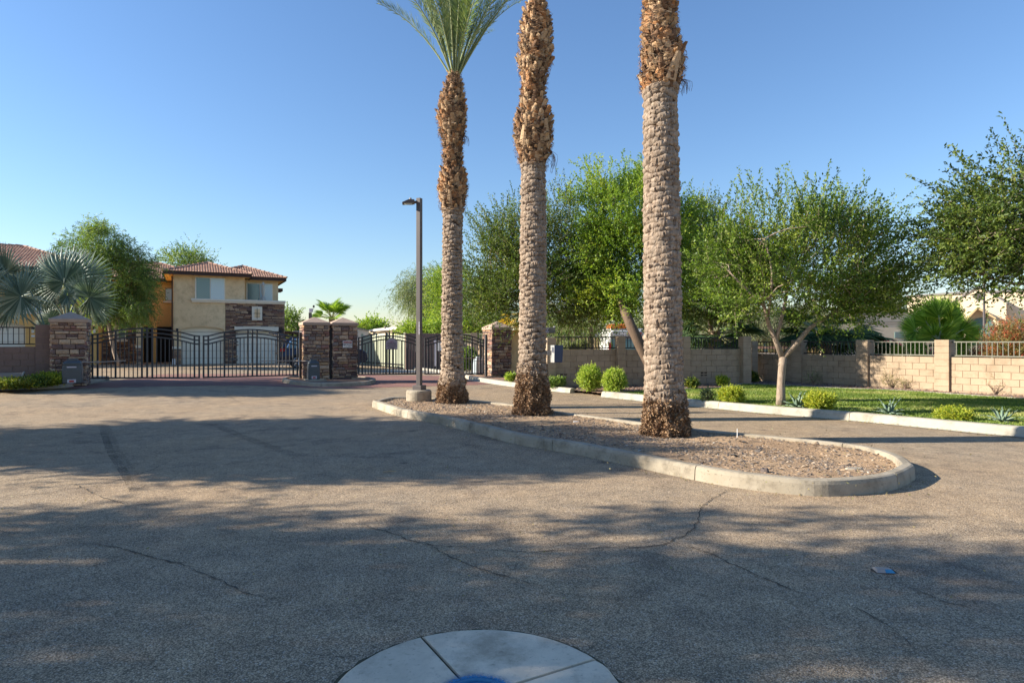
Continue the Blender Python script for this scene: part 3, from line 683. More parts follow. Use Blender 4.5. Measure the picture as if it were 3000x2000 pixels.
for i, (a, b) in enumerate(zip(pA[:-1], pA[1:])):
    qa, qb = lineA(a+13), lineA(b-13)
    fence(['iron fence panel over the wall between middle palm and van', 'iron fence panel over the wall just left of the right palm', 'iron fence panel in front of the dark fan palm'][i], qa+Vector((0, .08)), qb+Vector((0, .08)), 1.36, 1.755-.005*i, .118, 'iron_dark')
dB = Vector((wdir.x, wdir.y, 0))
def lineB(px):
    k = (px-1500)/FPX; s = (k*wB0.y-wB0.x)/(wdir.x-k*wdir.y); return wB0+wdir*s
t = wthing('sunlit pink tan block wall running along the gravel strip', wB0)
block_wall(t, wB0, wB2, 0, 1.13)
q = lineB(2204); tt = wthing('recessed dark block post in the wall corner', q, 'wall post', 'block posts of the right hand wall', 'block_post'); post_at(tt, 2201, 24.4, .34, 1.62, dirv=dB)
pB = [2336, 2528, 2762, 3060]; lb = ['block post half shaded by the lawn tree', 'block post with leafy shadow left of the big fan palm', 'sunlit block post in front of the big fan palm', 'block post beyond the right edge']
for px, l in zip(pB, lb):
    q = lineB(px); tt = wthing(l, q, 'wall post', 'block posts of the right hand wall', 'block_post')
    nn = Vector((dB.y, -dB.x, 0)); nn = nn if nn.dot(-Vector((q.x, q.y, 0))) > 0 else -nn
    c = Vector((q.x, q.y, 0))-nn*.12; post_at(tt, 1500+c.x/c.y*FPX, c.y, .40, 1.655, dirv=dB)
prev = lineB(2216)
for i, px in enumerate(pB):
    a = prev+wdir*.2 if i else prev; b = lineB(px)-wdir*.2; nn2 = Vector((-wdir.y, wdir.x)); nn2 = nn2 if nn2.dot(a) > 0 else -nn2
    fence(['iron fence panel seen through the forked lawn tree', 'iron fence panel before the leaning palm fronds', 'pale iron fence panel before the magenta flowers', 'rightmost pale iron fence panel by the russet bush'][i], a+nn2*.1, b+nn2*.1, 1.155, 1.60, .125, 'iron_dark' if i < 2 else 'iron_green')
    prev = lineB(px)

# ------------------------------------------------------------------ left kerb, bed and walls
lk = [Vector((-13.2, 14.5)), gp(0, 1148, .10), gp(102, 1142, .15), gp(204, 1132, .19), gp(265, 1123, .2), gp(300, 1115, .2), Vector((-14.5, 23.0)), Vector((-15.4, 23.4))]
_, ll, ln_ = kerb('left_bed_kerb', lk, .17, .15, False, 20, ground, M['kerb_white'], 1, .03)
lin = [ll[i]+ln_[i]*.14 for i in range(len(ll))]
patch('left_bed', lin+[Vector((-30, 24, 0)), Vector((-30, 14, 0))], .15, lambda x, y: ground(x, y)+.12+.02*noise.noise(Vector((x, y, 2))), M['bed'])
isl2 = [(-8.75, 24.6), (-8.35, 23.35), (-7.6, 22.6), (-6.7, 22.2), (-5.9, 22.5), (-5.35, 23.2), (-5.25, 24.2), (-5.5, 25.6), (-6.4, 26.5), (-8.3, 26.2)]
_, il, iln = kerb('pillar_island_kerb', isl2, .15, .14, True, 12, ground, M['concrete'], 1)
patch('pillar_island_soil', [il[i]+iln[i]*.06 for i in range(len(il)-1)], .12, lambda x, y: ground(x, y)+.11, M['bed'])

P_L = Vector((-14.38, 19.85)); P_1 = Vector((-7.93, 24.28)); P_2 = P_1+Vector((U.x, U.y))*1.09; P_R = Vector((-.871, 27.6))
pillar('left stone gate pillar with purple brown ledgestone behind the grey operator box', P_L, .3, 2.31, 2.56, 10)
pillar('middle gate pillar on the small island, left of the pair', P_1, .13, 2.33, 2.56, 30)
pillar('middle gate pillar with the private property sign, right of the pair', P_2, .13, 2.33, 2.56, 50)
pillar('right stone gate pillar with sunlit side, joined to the tan wall', P_R, 0, 2.22, 2.5, 70)
t = ubox_obj('conduit_post', M['iron_dark'], None, Vector((P_1.x, P_1.y, 0)), 1.0, 1.07, .1, .5, .1, 2.1); tag(t, 'black conduit post filling the gap between the twin pillars', 'post')
# tan wall joined to the right pillar (behind the middle palm)
t = thing('stucco_wall', 'tan stucco wall stub joining the right stone pillar', 'wall', (P_R.x+.9, P_R.y+.6, 0)); ubox_obj('wall_panel', M['stucco'], t, Vector((P_R.x, P_R.y, 0)), .99, 2.3, .25, .5, 0, 2.1)
# left block wall + fence + post
b0 = Vector((P_L.x, P_L.y, 0))+V*.35
t = thing('block_wall', 'shaded brown block wall at the left edge below the fence', 'wall', (b0.x-2, b0.y, .2), 0, 'brown block walls by the entrance')
block_wall(t, b0-U*6.0, b0-U*.42, .15, 1.44, mt='block_brown')
t = thing('block_post', 'tall brown block post touching the left stone pillar', 'wall post', (b0.x-.2, b0.y, .2), 0, 'brown block walls by the entrance')
ubox_obj('mortar_core', M['block_joint'], t, b0, -.40, -.02, -.04, .34, .15, 2.12)
block_wall(t, b0-U*.42-V*.05, b0-U*.01-V*.05, .15, 2.13, thick=.4, mt='block_brown', l=.42)
fence('iron fence panel above the brown wall at the left edge', (b0-U*6)+V*.06, (b0-U*.44)+V*.06, 1.50, 2.05, .135, 'iron_dark')

# ------------------------------------------------------------------ gates
def gate_leaf(a, b, za, zb_, ztop, rise, groups, label, dA_=False):
    """a,b plan end points; za/zb bottom heights; ztop height of the ends above the bottom"""
    a = Vector((a[0], a[1], 0)); b = Vector((b[0], b[1], 0)); d = (b-a); Lg = d.length; d.normalize(); nn = Vector((d.y, -d.x, 0))
    t = thing('gate_leaf', label, 'gate', (a.x, a.y, za), 0, 'arched iron gate leaves')
    zb = lambda s: za+(zb_-za)*s/Lg
    def arch(s):
        e = .05*Lg; x = min(1, max(0, (min(s, Lg-s)-e)/(Lg/2-e))); return zb(s)+ztop+rise*(1-(1-x)**1.9)
    def rail(off, name, f=arch, th=.048):
        n = 28; vs = []; fs = []
        for i in range(n+1):
            s = Lg*i/n; p = a+d*s; z = f(s)-off
            for y, zz in ((-.02, -th/2), (.02, -th/2), (.02, th/2), (-.02, th/2)): vs.append(p+nn*y+W3*(z+zz))
        for i in range(n): fs += [(4*i+k, 4*i+(k+1) % 4, 4*i+4+(k+1) % 4, 4*i+4+k) for k in range(4)]
        fs += [(0, 1, 2, 3), (4*n+3, 4*n+2, 4*n+1, 4*n)]; MB().add(vs, fs).build(name, M['iron'], t)
    for o in (0, .145, .28): rail(o, 'arched_rail')
    rail(0, 'bottom_rail', zb, .052)
    pos = []; s = .026; 
    total = sum(g for g in groups); unit = (Lg-.052)/total; kinds = []
    x = .026
    for i, g in enumerate(groups): kinds.append(x); x += g*unit
    kinds.append(x); 
    for i, x in enumerate(kinds):
        MB().box(a+d*x+W3*((zb(x)+arch(x))/2), (.052, .05, arch(x)-zb(x)), (d, nn, W3)).build('stile', M['iron'], t)
        if i < len(groups) and groups[i] > 1.3:
            k = int(round(groups[i]))
            for j in range(1, k):
                xx = x+(kinds[i+1]-x)*j/k; h = arch(xx)-.28-zb(xx)
                MB().box(a+d*xx+W3*(zb(xx)+h/2), (.028, .028, h), (d, nn, W3)).build('picket', M['iron'], t)
    return t
gA = gate_leaf((-13.90, 21.1), (X(586, 22.2), 22.2), .39, .346, 1.44, .235, [1.15, 4, 6, 1.2, 1.2, 6, 4, 1.15], 'left leaf of the main iron gate beside the left pillar')
gB = gate_leaf((X(594, 22.3), 22.3), (X(873, 24.3), 24.3), .345, .32, 1.44, .26, [1.15, 4, 6, 1.2, 1.2, 6, 4, 1.15], 'right leaf of the main iron gate in front of the white garage')
gC = gate_leaf((X(1049, 25.1), 25.1), (X(1230, 26.2), 26.2), .30, .27, 1.45, .23, [1.15, 3, 5, 1.2, 1.2, 5, 3, 1.15], 'iron gate leaf carrying the no parking sign')
gD = gate_leaf((X(1243, 26.3), 26.3), (X(1418, 27.3), 27.3), .27, .23, 1.45, .23, [1.15, 3, 5, 1.2, 1.2, 5, 3, 1.15], 'rightmost iron gate leaf half hidden by the left palm')
def hinge_post(p, z0, z1, label):
    t = thing('hinge_post', label, 'gate post', (p[0], p[1], z0), 0, 'gate hinge posts')
    MB().box((p[0], p[1], (z0+z1)/2), (.09, .09, z1-z0), (U, V, W3)).build('post', M['iron'], t)
    for z in (z0+.5, z1-.18, z0+.2): MB().tube([(p[0]+.02, p[1]-.06, z-.07), (p[0]+.02, p[1]-.06, z+.07)], .05, 10).build('hinge', M['iron_dark'], t)
hinge_post((-13.99, 21.05), .2, 1.95, 'iron hinge post at the left pillar'); hinge_post((-8.17+.03, 24.55), .15, 1.95, 'iron hinge post at the middle pillar')
hinge_post((-1.12, 27.55), .05, 1.9, 'iron hinge post at the right pillar')
# gate signs
def arch_sign():
    t = thing('parking_sign', 'lavender grey arched no parking sign hanging on the gate', 'sign', (X(1145, 25.4), 25.4, 1.2))
    a = Vector((X(1049, 25.1), 25.1, 0)); b = Vector((X(1230, 26.2), 26.2, 0)); d = (b-a).normalized(); nn = Vector((d.y, -d.x, 0)); 
    c = a+d*((b-a).length*.53)+nn*.045; c.z = 1.49; w, h = .235, .20
    pts = [(-w, -h), (w, -h), (w, .13)]+[(.165*math.cos(x), .14+.11*math.sin(x)) for x in np.linspace(0, PI, 9)]+[(-w, .13)]
    P = lambda x, y, o=0: c+d*x+W3*y+nn*o
    MB().prism([P(x*1.06, y*1.05) for x, y in pts], -nn*.012).build('border', M['sign_txt'], t); MB().prism([P(x, y, .004) for x, y in pts], -nn*.012).build('panel', M['sign_grey'], t)
    for s, z, sz, m in (('NO', .10, .085, 'purple'), ('PARKING', .03, .085, 'sign_txt'), ('PRIVATE STREETS', -.04, .042, 'sign_txt'), ('VEHICLES WILL BE TOWED', -.085, .036, 'sign_txt'), ('AT OWNERS', -.13, .036, 'sign_txt'), ('RISK AND EXPENSE', -.168, .036, 'sign_txt')):
        text_obj('lettering', s, sz, M[m], t, P(0, z, .010), d, W3)
arch_sign()
t = thing('property_sign', 'white and red private property sign on the stone pillar', 'sign', (-6.5, 24.9, 1.4))
fl = Vector((P_2.x, P_2.y, 0)); c = fl+U*.56-V*.055; c.z = 1.49; nn = -V; w, h = .185, .135
P = lambda x, y, o=0: c+U*x+W3*y+nn*o
MB().prism([P(-w, -h), P(w, -h), P(w, h), P(-w, h)], V*.01).build('plate', M['white'], t, bevel=.004)
MB().prism([P(-w+.02, h-.085, .003), P(w-.02, h-.085, .003), P(w-.02, h-.02, .003), P(-w+.02, h-.02, .003)], V*.002).build('red_band', M['sign_red'], t)
text_obj('lettering', 'PRIVATE PROPERTY', .042, M['white'], t, P(0, h-.052, .006), U, W3)
text_obj('lettering', 'NO', .13, M['sign_txt'], t, P(-.10, -.012, .004), U, W3)
for s, z in (('SOLICITING', .03), ('LOITERING', -.012), ('TRESPASSING', -.055)): text_obj('lettering', s, .034, M['sign_txt'], t, P(.005, z, .004), U, W3, 'LEFT')
text_obj('lettering', 'VIOLATORS WILL BE PROSECUTED', .016, M['sign_txt'], t, P(0, -.1, .004), U, W3)

# ------------------------------------------------------------------ gate operators
def operator(c, w, dpt, h, z0, label, m='plastic', rot=0.0, pad=None):
    t = thing('gate_operator', label, 'gate motor', (c[0], c[1], z0), 0, 'swing gate operators')
    u = (U*math.cos(rot)+V*math.sin(rot)); v = Vector((-u.y, u.x, 0)); o = Vector((c[0], c[1], 0))
    prof = [(1, 0), (1.0, .55), (.93, .80), (.86, .88), (.62, .915)]; vs = []
    for s, k in prof:
        for i, j in ((-1, -1), (1, -1), (1, 1), (-1, 1)): vs.append(o+u*(i*w/2*s)+v*(j*dpt/2*s)+W3*(z0+h*k))
    n = len(prof); fs = [(4*i+k, 4*i+(k+1) % 4, 4*i+4+(k+1) % 4, 4*i+4+k) for i in range(n-1) for k in range(4)]+[(3, 2, 1, 0), tuple(range(4*n-4, 4*n))]
    MB().add(vs, fs).build('housing', M[m], t, bevel=.035)
    ubox_obj('top_cap', M[m], t, o, -w*.27, w*.27, -dpt*.25, dpt*.25, z0+h*.90, z0+h, bevel=.02, u=u, v=v)
    ubox_obj('seam_band', M['iron_dark'], t, o, -w*.485, w*.485, -dpt*.492, dpt*.492, z0+h*.76, z0+h*.775, u=u, v=v)
    ubox_obj('name_label', M['label'], t, o, -w*.24, w*.24, -dpt*.5-.006, -dpt*.5+.02, z0+h*.64, z0+h*.69, u=u, v=v)
    ubox_obj('lock_plate', M['label'], t, o, -w*.22, w*.22, -dpt*.5-.006, -dpt*.5+.02, z0+h*.03, z0+h*.17, u=u, v=v)
    ubox_obj('reset_button', M['red'], t, o, -w*.12, w*.12, -dpt*.5-.012, -dpt*.5+.02, z0+h*.06, z0+h*.13, u=u, v=v)
    if pad:
        ubox_obj('pad', M['concrete'], t, o, -pad[0], pad[1], -dpt*.5-.12, dpt*.5+.12, z0-.16, z0, bevel=.015, u=u, v=v)
    return t
opA = operator((X(213, 19.3), 19.3), .50, .42, .74, .34, 'large dark operator box in front of the left stone pillar')
opB = operator((X(918, 23.75), 23.75), .42, .38, .74, .2, 'dark operator box on a concrete pad before the middle pillar', pad=(.30, .42))
opC = operator((X(1402, 28.6), 28.6), .40, .36, .80, .12, 'pale blue grey operator box seen through the rightmost gate leaf', 'plastic_pale')
def arm(pts, par, r=.02):
    mb = MB()
    for p, q in zip(pts[:-1], pts[1:]): mb.tube([p, q], r, 6)
    a_ = mb.build('gate_arm', M['galv'], par)
    for p in pts[1:-1]: MB().box(p, (.09, .06, .09)).build('joint', M['galv'], a_)
arm([(X(213, 19.3), 19.4, .98), (X(285, 20.7), 20.7, .93), (X(372, 21.3), 21.25, .96)], opA)
arm([(X(918, 23.75), 23.75, .86), (X(862, 23.9), 23.9, .88), (X(762, 23.2), 23.15, .89)], opB)
arm([(X(1400, 28.5), 28.5, .86), (X(1330, 27.4), 27.4, .86)], opC, .016)

# half round utility cover at the left edge
t = thing('utility_cover', 'tan half round utility cover with arched rim at the left edge', 'cover', (X(30, 18.6), 18.6, .3))
a = Vector((X(70, 18.9), 18.9, .28)); dd = -U; n = 12; r_ = .30; L_ = 1.6
def halfring(c, r, dx, s): return [c+V*(math.cos(PI*i/n)*r)+W3*(math.sin(PI*i/n)*r*1.35+s) for i in range(n+1)]
r1 = halfring(a, r_, 0, 0); r2 = halfring(a+dd*L_, r_, 0, 0); 
MB().add(r1+r2, [(i, i+1, n+2+i, n+1+i) for i in range(n)]).build('shell', M['pipe_cover'], t, smooth=True)
MB().tube(r1, .028, 8).build('arched_rim', M['concrete'], t, smooth=True)
MB().add([a+dd*.05+(p-a)*.98 for p in r1], [tuple(range(n+1))]).build('end_panel', M['stucco_gold_bounce'], t)

# ------------------------------------------------------------------ date palms
def boot_mesh(k, mt):
    r = random.Random(100+k); nu, nv = 15, 8; R = .28; vs = []; w = .150*(1+.08*r.uniform(-1, 1)); B = .075
    for j in range(nv+1):
        v = -1+2*j/nv
        for i in range(nu+1):
            u = -1+2*i/nu; hh = .061*(1-abs(u)**2.2)**.9+.008
            x = w*u; z = v*hh+.022*u*u+(.010*(v > .5)*r.uniform(-1, 1))
            y = B*(1-abs(u)**3.2)**.8*(max(0, 1-abs((v-.12)/1.12)**2.2))**.75
            cr = noise.noise(Vector((x*62+k*9, z*7, k)))
            y += .016*cr*(1-abs(v)**2)-(.020 if cr < -.32 and abs(v) < .95 else 0)*(v > -.8)
            y += .006*noise.noise(Vector((x*30, z*30, k+5)))
            if abs(v) > .99 or abs(u) > .99: y = -.05
            y -= x*x/(2*R)
            vs.append((x, -y, z))
    fs = [(j*(nu+1)+i, j*(nu+1)+i+1, (j+1)*(nu+1)+i+1, (j+1)*(nu+1)+i) for j in range(nv) for i in range(nu)]
    return MB().add(vs, fs).mesh('boot', M[mt], smooth=False)
def stub_mesh(k, mt, w=.078, h=.17, out=.075):
    r = random.Random(200+k); vs = []; n = 4; 
    for j in range(n+1):
        f = j/n; ww = w*(1-.45*f)*(1+.12*r.uniform(-1, 1)); y = out*(.15+.85*f**1.3)+.006*r.uniform(-1, 1)
        for i, (x, dy) in enumerate(((-1, -.012), (-.4, .006), (.35, .010), (1, -.010), (.6, -.03), (-.6, -.03))):
            vs.append((x*ww+.004*r.uniform(-1, 1), -(y+dy), h*(f-.4)+.008*r.uniform(-1, 1)*(j == n)*2))
    m = 6; fs = [(j*m+i, j*m+(i+1) % m, (j+1)*m+(i+1) % m, (j+1)*m+i) for j in range(n) for i in range(m)]+[tuple(range(n*m, n*m+m)), tuple(range(m))[::-1]]
    return MB().add(vs, fs).mesh('leaf_base', M[mt])
BOOTS = [boot_mesh(k, 'bark_grey') for k in range(7)]
STUBS = [stub_mesh(k, ('bark_tan', 'bark_tan', 'bark_rust', 'bark_dark', 'bark_tan', 'bark_rust', 'bark_dark', 'boot_pale')[k], w=.055+.03*(k % 3)/2, h=.15+.05*(k % 2)) for k in range(8)]
CUTS = [stub_mesh(20+k, 'boot_pale', .085, .36, .10) for k in range(3)]
def frond_mesh(k, Ln=3.4, a0=.1, a1=1.2, droopy=.0):
    r = random.Random(300+k); N = 26; p = Vector((0, 0, 0)); pts = []; dirs = []
    for i in range(N+1):
        t = i/N; a = a0+(a1-a0)*t**1.6; d = Vector((math.sin(a), 0, math.cos(a))); pts.append(p.copy()); dirs.append(d); p = p+d*(Ln/N)
    mb = MB(); mb.tube(pts, [.030*(1-.86*(i/N)**.7) for i in range(N+1)], 5, a=.2)
    rib = mb.mesh('rib', L['rachis'], smooth=True)
    vs = []; va = []
    nl = 92
    for i in range(nl):
        t = .20+.79*i/nl; f = t*N; i0 = min(N-1, int(f)); q = pts[i0].lerp(pts[i0+1], f-i0); d = dirs[i0]; up = Vector((-d.z, 0, d.x))*-1
        prof = math.sin(PI*min(1, (t-.12)/.95))**.55; ll = .44*prof*r.uniform(.85, 1.1)*(.45 if t < .3 else 1)
        for s in (-1, 1):
            side = Vector((0, s, 0)); lift = r.uniform(.1, .75)
            dl = (d*r.uniform(.55, .85)+side*r.uniform(.55, .9)-up*lift*.5+Vector((r.uniform(-.1, .1), r.uniform(-.1, .1), r.uniform(-.1, .1)))).normalized()
            w = dl.cross(up).normalized()*.011; tip = q+dl*ll; mid = q+dl*ll*.35
            vs += [q, mid+w, tip, mid-w]; va.append(r.random())
    me = np_mesh('frond', [tuple(v) for v in vs], np.arange(len(vs)), [4]*len(va), va, L['frond'])
    return me, rib
FR = [frond_mesh(0, 3.3, .03, .30), frond_mesh(1, 3.5, .05, .5), frond_mesh(2, 3.4, .06, .7), frond_mesh(3, 3.2, .08, .95), frond_mesh(4, 3.0, .1, 1.2)]
FR_left = frond_mesh(7, 2.55, .50, 1.18)
FR_arc = [frond_mesh(8+k, 3.1, .12, (.75, .95, 1.15)[k]) for k in range(3)]
def skirt_mesh(px, prof, seed):
    return None
def date_palm(base_px, base_py, Z, profile, z_mid, label, fronds, seed, cuts, top_tan):
    """profile: list of (py, px_centre, half width px). z_mid: py where grey boots give way to tan leaf bases"""
    r = random.Random(seed); k = Z/FPX; X0 = X(base_px, Z); zb = ZZ(base_py, Z)-.04
    prof = [(ZZ(py, Z), X(cx, Z), hw*k) for py, cx, hw in profile]; prof.sort()
    def at(z):
        for (z0, x0, r0), (z1, x1, r1) in zip(prof[:-1], prof[1:]):
            if z <= z1: f = max(0, (z-z0)/(z1-z0)); return x0+(x1-x0)*f, r0+(r1-r0)*f
        return prof[-1][1], prof[-1][2]
    t = thing('date_palm', label, 'palm tree', (X0, Z, zb), 0, 'date palms on the median island')
    ztop = prof[-1][0]; zs = np.arange(zb-.1, ztop+.02, .035); zsk = ZZ(profile_skirt[seed], Z); zmid = ZZ(z_mid, Z)
    def lathe(name, zs, mt, inset, amp, f1, f2, seg=56, sm=True):
        vs = []
        for z in zs:
            cx, rr = at(z)
            for i in range(seg):
                a = 2*PI*i/seg; q = Vector((math.cos(a)*f1, math.sin(a)*f1, z*f1*1.6+seed)); n = noise.noise(q)+.6*noise.noise(q*2.3+Vector((9, 0, 0)))+.4*noise.noise(q*5.1)
                n3 = abs(noise.noise(Vector((math.cos(a)*f2, math.sin(a)*f2, z*f2*.8+seed))))
                R = rr-inset+amp*n*.6-amp*.6*n3; vs.append((cx+R*math.cos(a), Z+R*math.sin(a), z))
        m = len(zs); fs = np.array([(j*seg+i, j*seg+(i+1) % seg, (j+1)*seg+(i+1) % seg, (j+1)*seg+i) for j in range(m-1) for i in range(seg)])
        return link(name, np_mesh(name, vs, fs.ravel(), [4]*len(fs), material=M[mt], smooth=sm), t)
    lathe('trunk', np.arange(zsk-.1, ztop+.02, .05), 'bark_core', .035, .03, 3, 9, 40)
    sk_z = np.arange(zb-.12, zsk+.02, .022)
    lathe('root_skirt', sk_z, 'bark_root', .035, .10, 3.2, 13, 84, False)
    # rootlets and ragged bark flakes over the skirt
    rr_ = np.random.RandomState(seed); n = 13000; a = rr_.rand(n)*2*PI; top = np.array([zsk+.03+.13*noise.noise(Vector((math.cos(b)*2.2, math.sin(b)*2.2, seed+.5))) for b in a]); z = zb-.02+(top-zb)*rr_.rand(n)
    cr = np.array([at(q) for q in z]); rad = cr[:, 1]-.065+.05*rr_.rand(n)
    lump = np.array([noise.noise(Vector((math.cos(b)*3.2, math.sin(b)*3.2, q*5+seed))) for b, q in zip(a, z)]); rad += .07*lump
    pos = np.c_[cr[:, 0]+rad*np.cos(a), Z+rad*np.sin(a), z]
    dirs = np.c_[np.cos(a)*.35, np.sin(a)*.35, -np.full(n, .25)]+rr_.normal(size=(n, 3))*np.array([.4, .4, .6])
    tone = np.clip(.5+.45*lump+.17*rr_.normal(size=n)+.62*((z-zb)/(zsk-zb)-.45), 0, .999)
    o = leaf_cloud('rootlets', pos, dirs, .05, .022, M['root_flake'], tone, t, rr_, fold=.3); o['kind'] = 'stuff'
    # grey boots in a golden spiral
    i = 0; z = zsk-.14; cnt = 0; rest = MB()
    front = []
    row_ = 0
    while z < zmid+.02:
        cx, R = at(z); nb = max(5, int(round(2*PI*R/.275))); off = row_*PI/nb+row_*.045+seed
        for q_ in range(nb):
            th = (off+2*PI*q_/nb+r.uniform(-.07, .07)) % (2*PI); zz_ = z+r.uniform(-.014, .014)+.018*math.sin(th*2+row_*.6)
            front.append((math.cos(th+PI/2), zz_, th, cx, R))
        z += .070*R**.35/.28**.35; row_ += 1
    front.sort(key=lambda q: -q[0])
    for n_, (fc, z, th, cx, R) in enumerate(front):
        s = max(.82, min(1.15, R/.28)); sc = s*r.uniform(.88, 1.12)
        rot = Matrix.Rotation(th+PI/2, 4, 'Z'); 
        m = Matrix.Translation((cx+(R-.066)*math.cos(th), Z+(R-.066)*math.sin(th), z)) @ rot @ Matrix.Rotation(r.uniform(-.16, .16), 4, 'Y') @ Matrix.Diagonal((sc, 1.0*r.uniform(.75, 1.1), sc*r.uniform(.85, 1.1), 1))
        me = BOOTS[r.randrange(7)]
        if n_ < 300: link('boot', me, t, m)
        else: rest.add([m @ v.co for v in me.vertices], [tuple(p.vertices) for p in me.polygons])
    if rest.v: rest.build('boots', M['bark_grey'], t, kind='stuff')
    # younger tan leaf bases
    z = zmid-.02; items = []; i = 0; rz_ = 0
    while z < ztop-.01:
        cx, R = at(z); a = (i*2.39996) % (2*PI); items.append((math.cos(a+PI/2), z, a, cx, R)); z += .0105/(2*PI*R); i += 1
    items.sort(key=lambda q: -q[0]); rest = MB()
    for n_, (fc, z, th, cx, R) in enumerate(items):
        sc = r.uniform(.75, 1.3)
        m = Matrix.Translation((cx+(R-.078)*math.cos(th), Z+(R-.078)*math.sin(th), z)) @ Matrix.Rotation(th+PI/2, 4, 'Z') @ Matrix.Rotation(r.uniform(-.55, .55), 4, 'Y') @ Matrix.Rotation(r.uniform(-.15, .3), 4, 'X') @ Matrix.Diagonal((sc, r.uniform(.6, 1.5), sc*r.uniform(.6, 1.25), 1))
        me = STUBS[r.randrange(8)]
        if n_ < 300: link('leaf_base', me, t, m)
        else: rest.add([m @ v.co for v in me.vertices], [tuple(p.vertices) for p in me.polygons], r.random())
    if rest.v: rest.build('leaf_bases', M['bark_tan'], t, kind='stuff')
    # fibre matting between the leaf bases
    n = 3800; z = zmid-.05+(ztop-zmid)*rr_.rand(n); a = rr_.rand(n)*2*PI; cr = np.array([at(q) for q in z]); rad = cr[:, 1]-.035+.06*rr_.rand(n)
    tang = np.c_[-np.sin(a), np.cos(a), (rr_.rand(n)-.5)*.9]*np.sign(rr_.rand(n)-.5)[:, None]+np.c_[np.cos(a), np.sin(a), np.zeros(n)]*.12
    o = leaf_cloud('fibre', np.c_[cr[:, 0]+rad*np.cos(a), Z+rad*np.sin(a), z], tang, .14, .010, M['root_flake'], rr_.rand(n), t, rr_); o['kind'] = 'stuff'
    for (px, py, sc, tilt) in cuts:
        z = ZZ(py, Z); cx, R = at(z); u = max(-.96, min(.96, (X(px, Z)-cx)/R)); th = -math.acos(u)
        m = Matrix.Translation((cx+(R-.05)*math.cos(th), Z+(R-.05)*math.sin(th), z)) @ Matrix.Rotation(th+PI/2, 4, 'Z') @ Matrix.Rotation(tilt, 4, 'Y') @ Matrix.Diagonal((sc, sc, sc, 1))
        link('cut_frond_base', CUTS[r.randrange(3)], t, m)
    for (px, py, ln) in hang_at[seed]:
        p = Vector((X(px, Z), Z-.05, ZZ(py, Z))); mb = MB()
        for q in range(14):
            e = p+Vector((r.uniform(.02, .16), r.uniform(-.1, .1), -ln*r.uniform(.4, 1))); mb.tube(catmull([p, (p+e)/2+Vector((r.uniform(.02, .10), 0, .05)), e], .06), .0035, 3, cap=False)
        mb.build('hanging_fibre', M['bark_dark'], t)
    cx, R = at(ztop)
    for (az, lean, kind, sc) in fronds:
        me, rib = kind if isinstance(kind, tuple) else FR[kind]
        m = Matrix.Translation((cx+R*.55*math.cos(az), Z+R*.55*math.sin(az), ztop-.12)) @ Matrix.Rotation(az, 4, 'Z') @ Matrix.Rotation(lean, 4, 'Y') @ Matrix.Diagonal((sc, sc, sc, 1))
        f = link('frond', me, t, m)
        o = D.objects.new('rib', rib); C.objects.link(o); o.parent = f
    return t
hang_at = {1: [(1354, 400, .25)], 2: [(1606, 440, .55), (1520, 430, .2)], 3: [(1992, 235, .28), (1900, 262, .15)]}
profile_skirt = {1: 1105, 2: 1070, 3: 1142}
rf = random.Random(5)
def crown(n, extra=()):
    return [(2*PI*i/n*1.0+rf.uniform(-.2, .2), rf.uniform(.0, .26), rf.choice((0, 0, 1, 1, 2)), rf.uniform(.85, 1.1)) for i in range(n)]+list(extra)
date_palm(1325, 1182, 15.4, [(1190, 1325, 50), (1168, 1325, 45), (1135, 1325, 42), (1110, 1325, 38), (1085, 1325, 33), (900, 1324, 31), (700, 1326, 30), (625, 1327, 30), (605, 1326, 37), (560, 1327, 42), (525, 1327, 41), (500, 1328, 33), (470, 1325, 27), (420, 1326, 29), (395, 1325, 38), (340, 1323, 42), (300, 1326, 37), (270, 1329, 31), (240, 1331, 22), (215, 1332, 14)], 618,
          'leftmost date palm with green crown, behind the lamp post', crown(13, [(PI+.05, .04, FR_left, 1.0), (0.15, .42, 1, 1.0), (-.2, .33, 1, 1.05), (.05, .30, FR_arc[0], 1.0), (PI-.3, .22, 0, 1.05), (PI+.4, .25, 1, 1), (PI+.2, .16, FR_arc[0], 1.0), (-1.3, .22, 1, 1), (-1.7, .2, 0, 1), (-1.0, .30, FR_arc[1], .9), (.4, .38, 2, .9), (-.5, .45, 1, .95), (PI+.7, .34, FR_arc[1], .9), (-1.9, .35, FR_arc[2], .9), (1.2, .3, FR_arc[2], 1), (2.0, .3, FR_arc[1], 1), (-.1, .5, 0, .9)]), 1,
          [(1320, 590, .8, .1), (1345, 545, .7, -.1), (1300, 600, .75, .3), (1355, 600, .7, -.3), (1312, 560, .6, -.15), (1318, 385, .6, .1)], 0)
date_palm(1562, 1217, 12.95, [(1225, 1560, 62), (1195, 1560, 56), (1150, 1560, 52), (1110, 1560, 49), (1085, 1560, 45), (1060, 1560, 41), (900, 1561, 40), (700, 1562, 39), (500, 1563, 37), (482, 1562, 40), (460, 1562, 46), (430, 1562, 54), (380, 1563, 57), (345, 1563, 54), (320, 1563, 43), (290, 1562, 35), (240, 1564, 35), (215, 1564, 39), (190, 1566, 49), (150, 1568, 47), (90, 1570, 46), (50, 1572, 38), (20, 1572, 28), (-10, 1572, 18)], 488,
          'middle date palm with swollen fibrous collar and pruned top', crown(22, [(PI, .12, 0, .9), (0, .12, 0, .9)]), 2,
          [(1530, 415, 1.0, .35), (1600, 400, 1.1, -.3), (1540, 370, .6, -.1), (1575, 375, .5, .1), (1590, 330, .8, .3), (1560, 345, .5, .0), (1580, 455, .7, -.15)], 0)
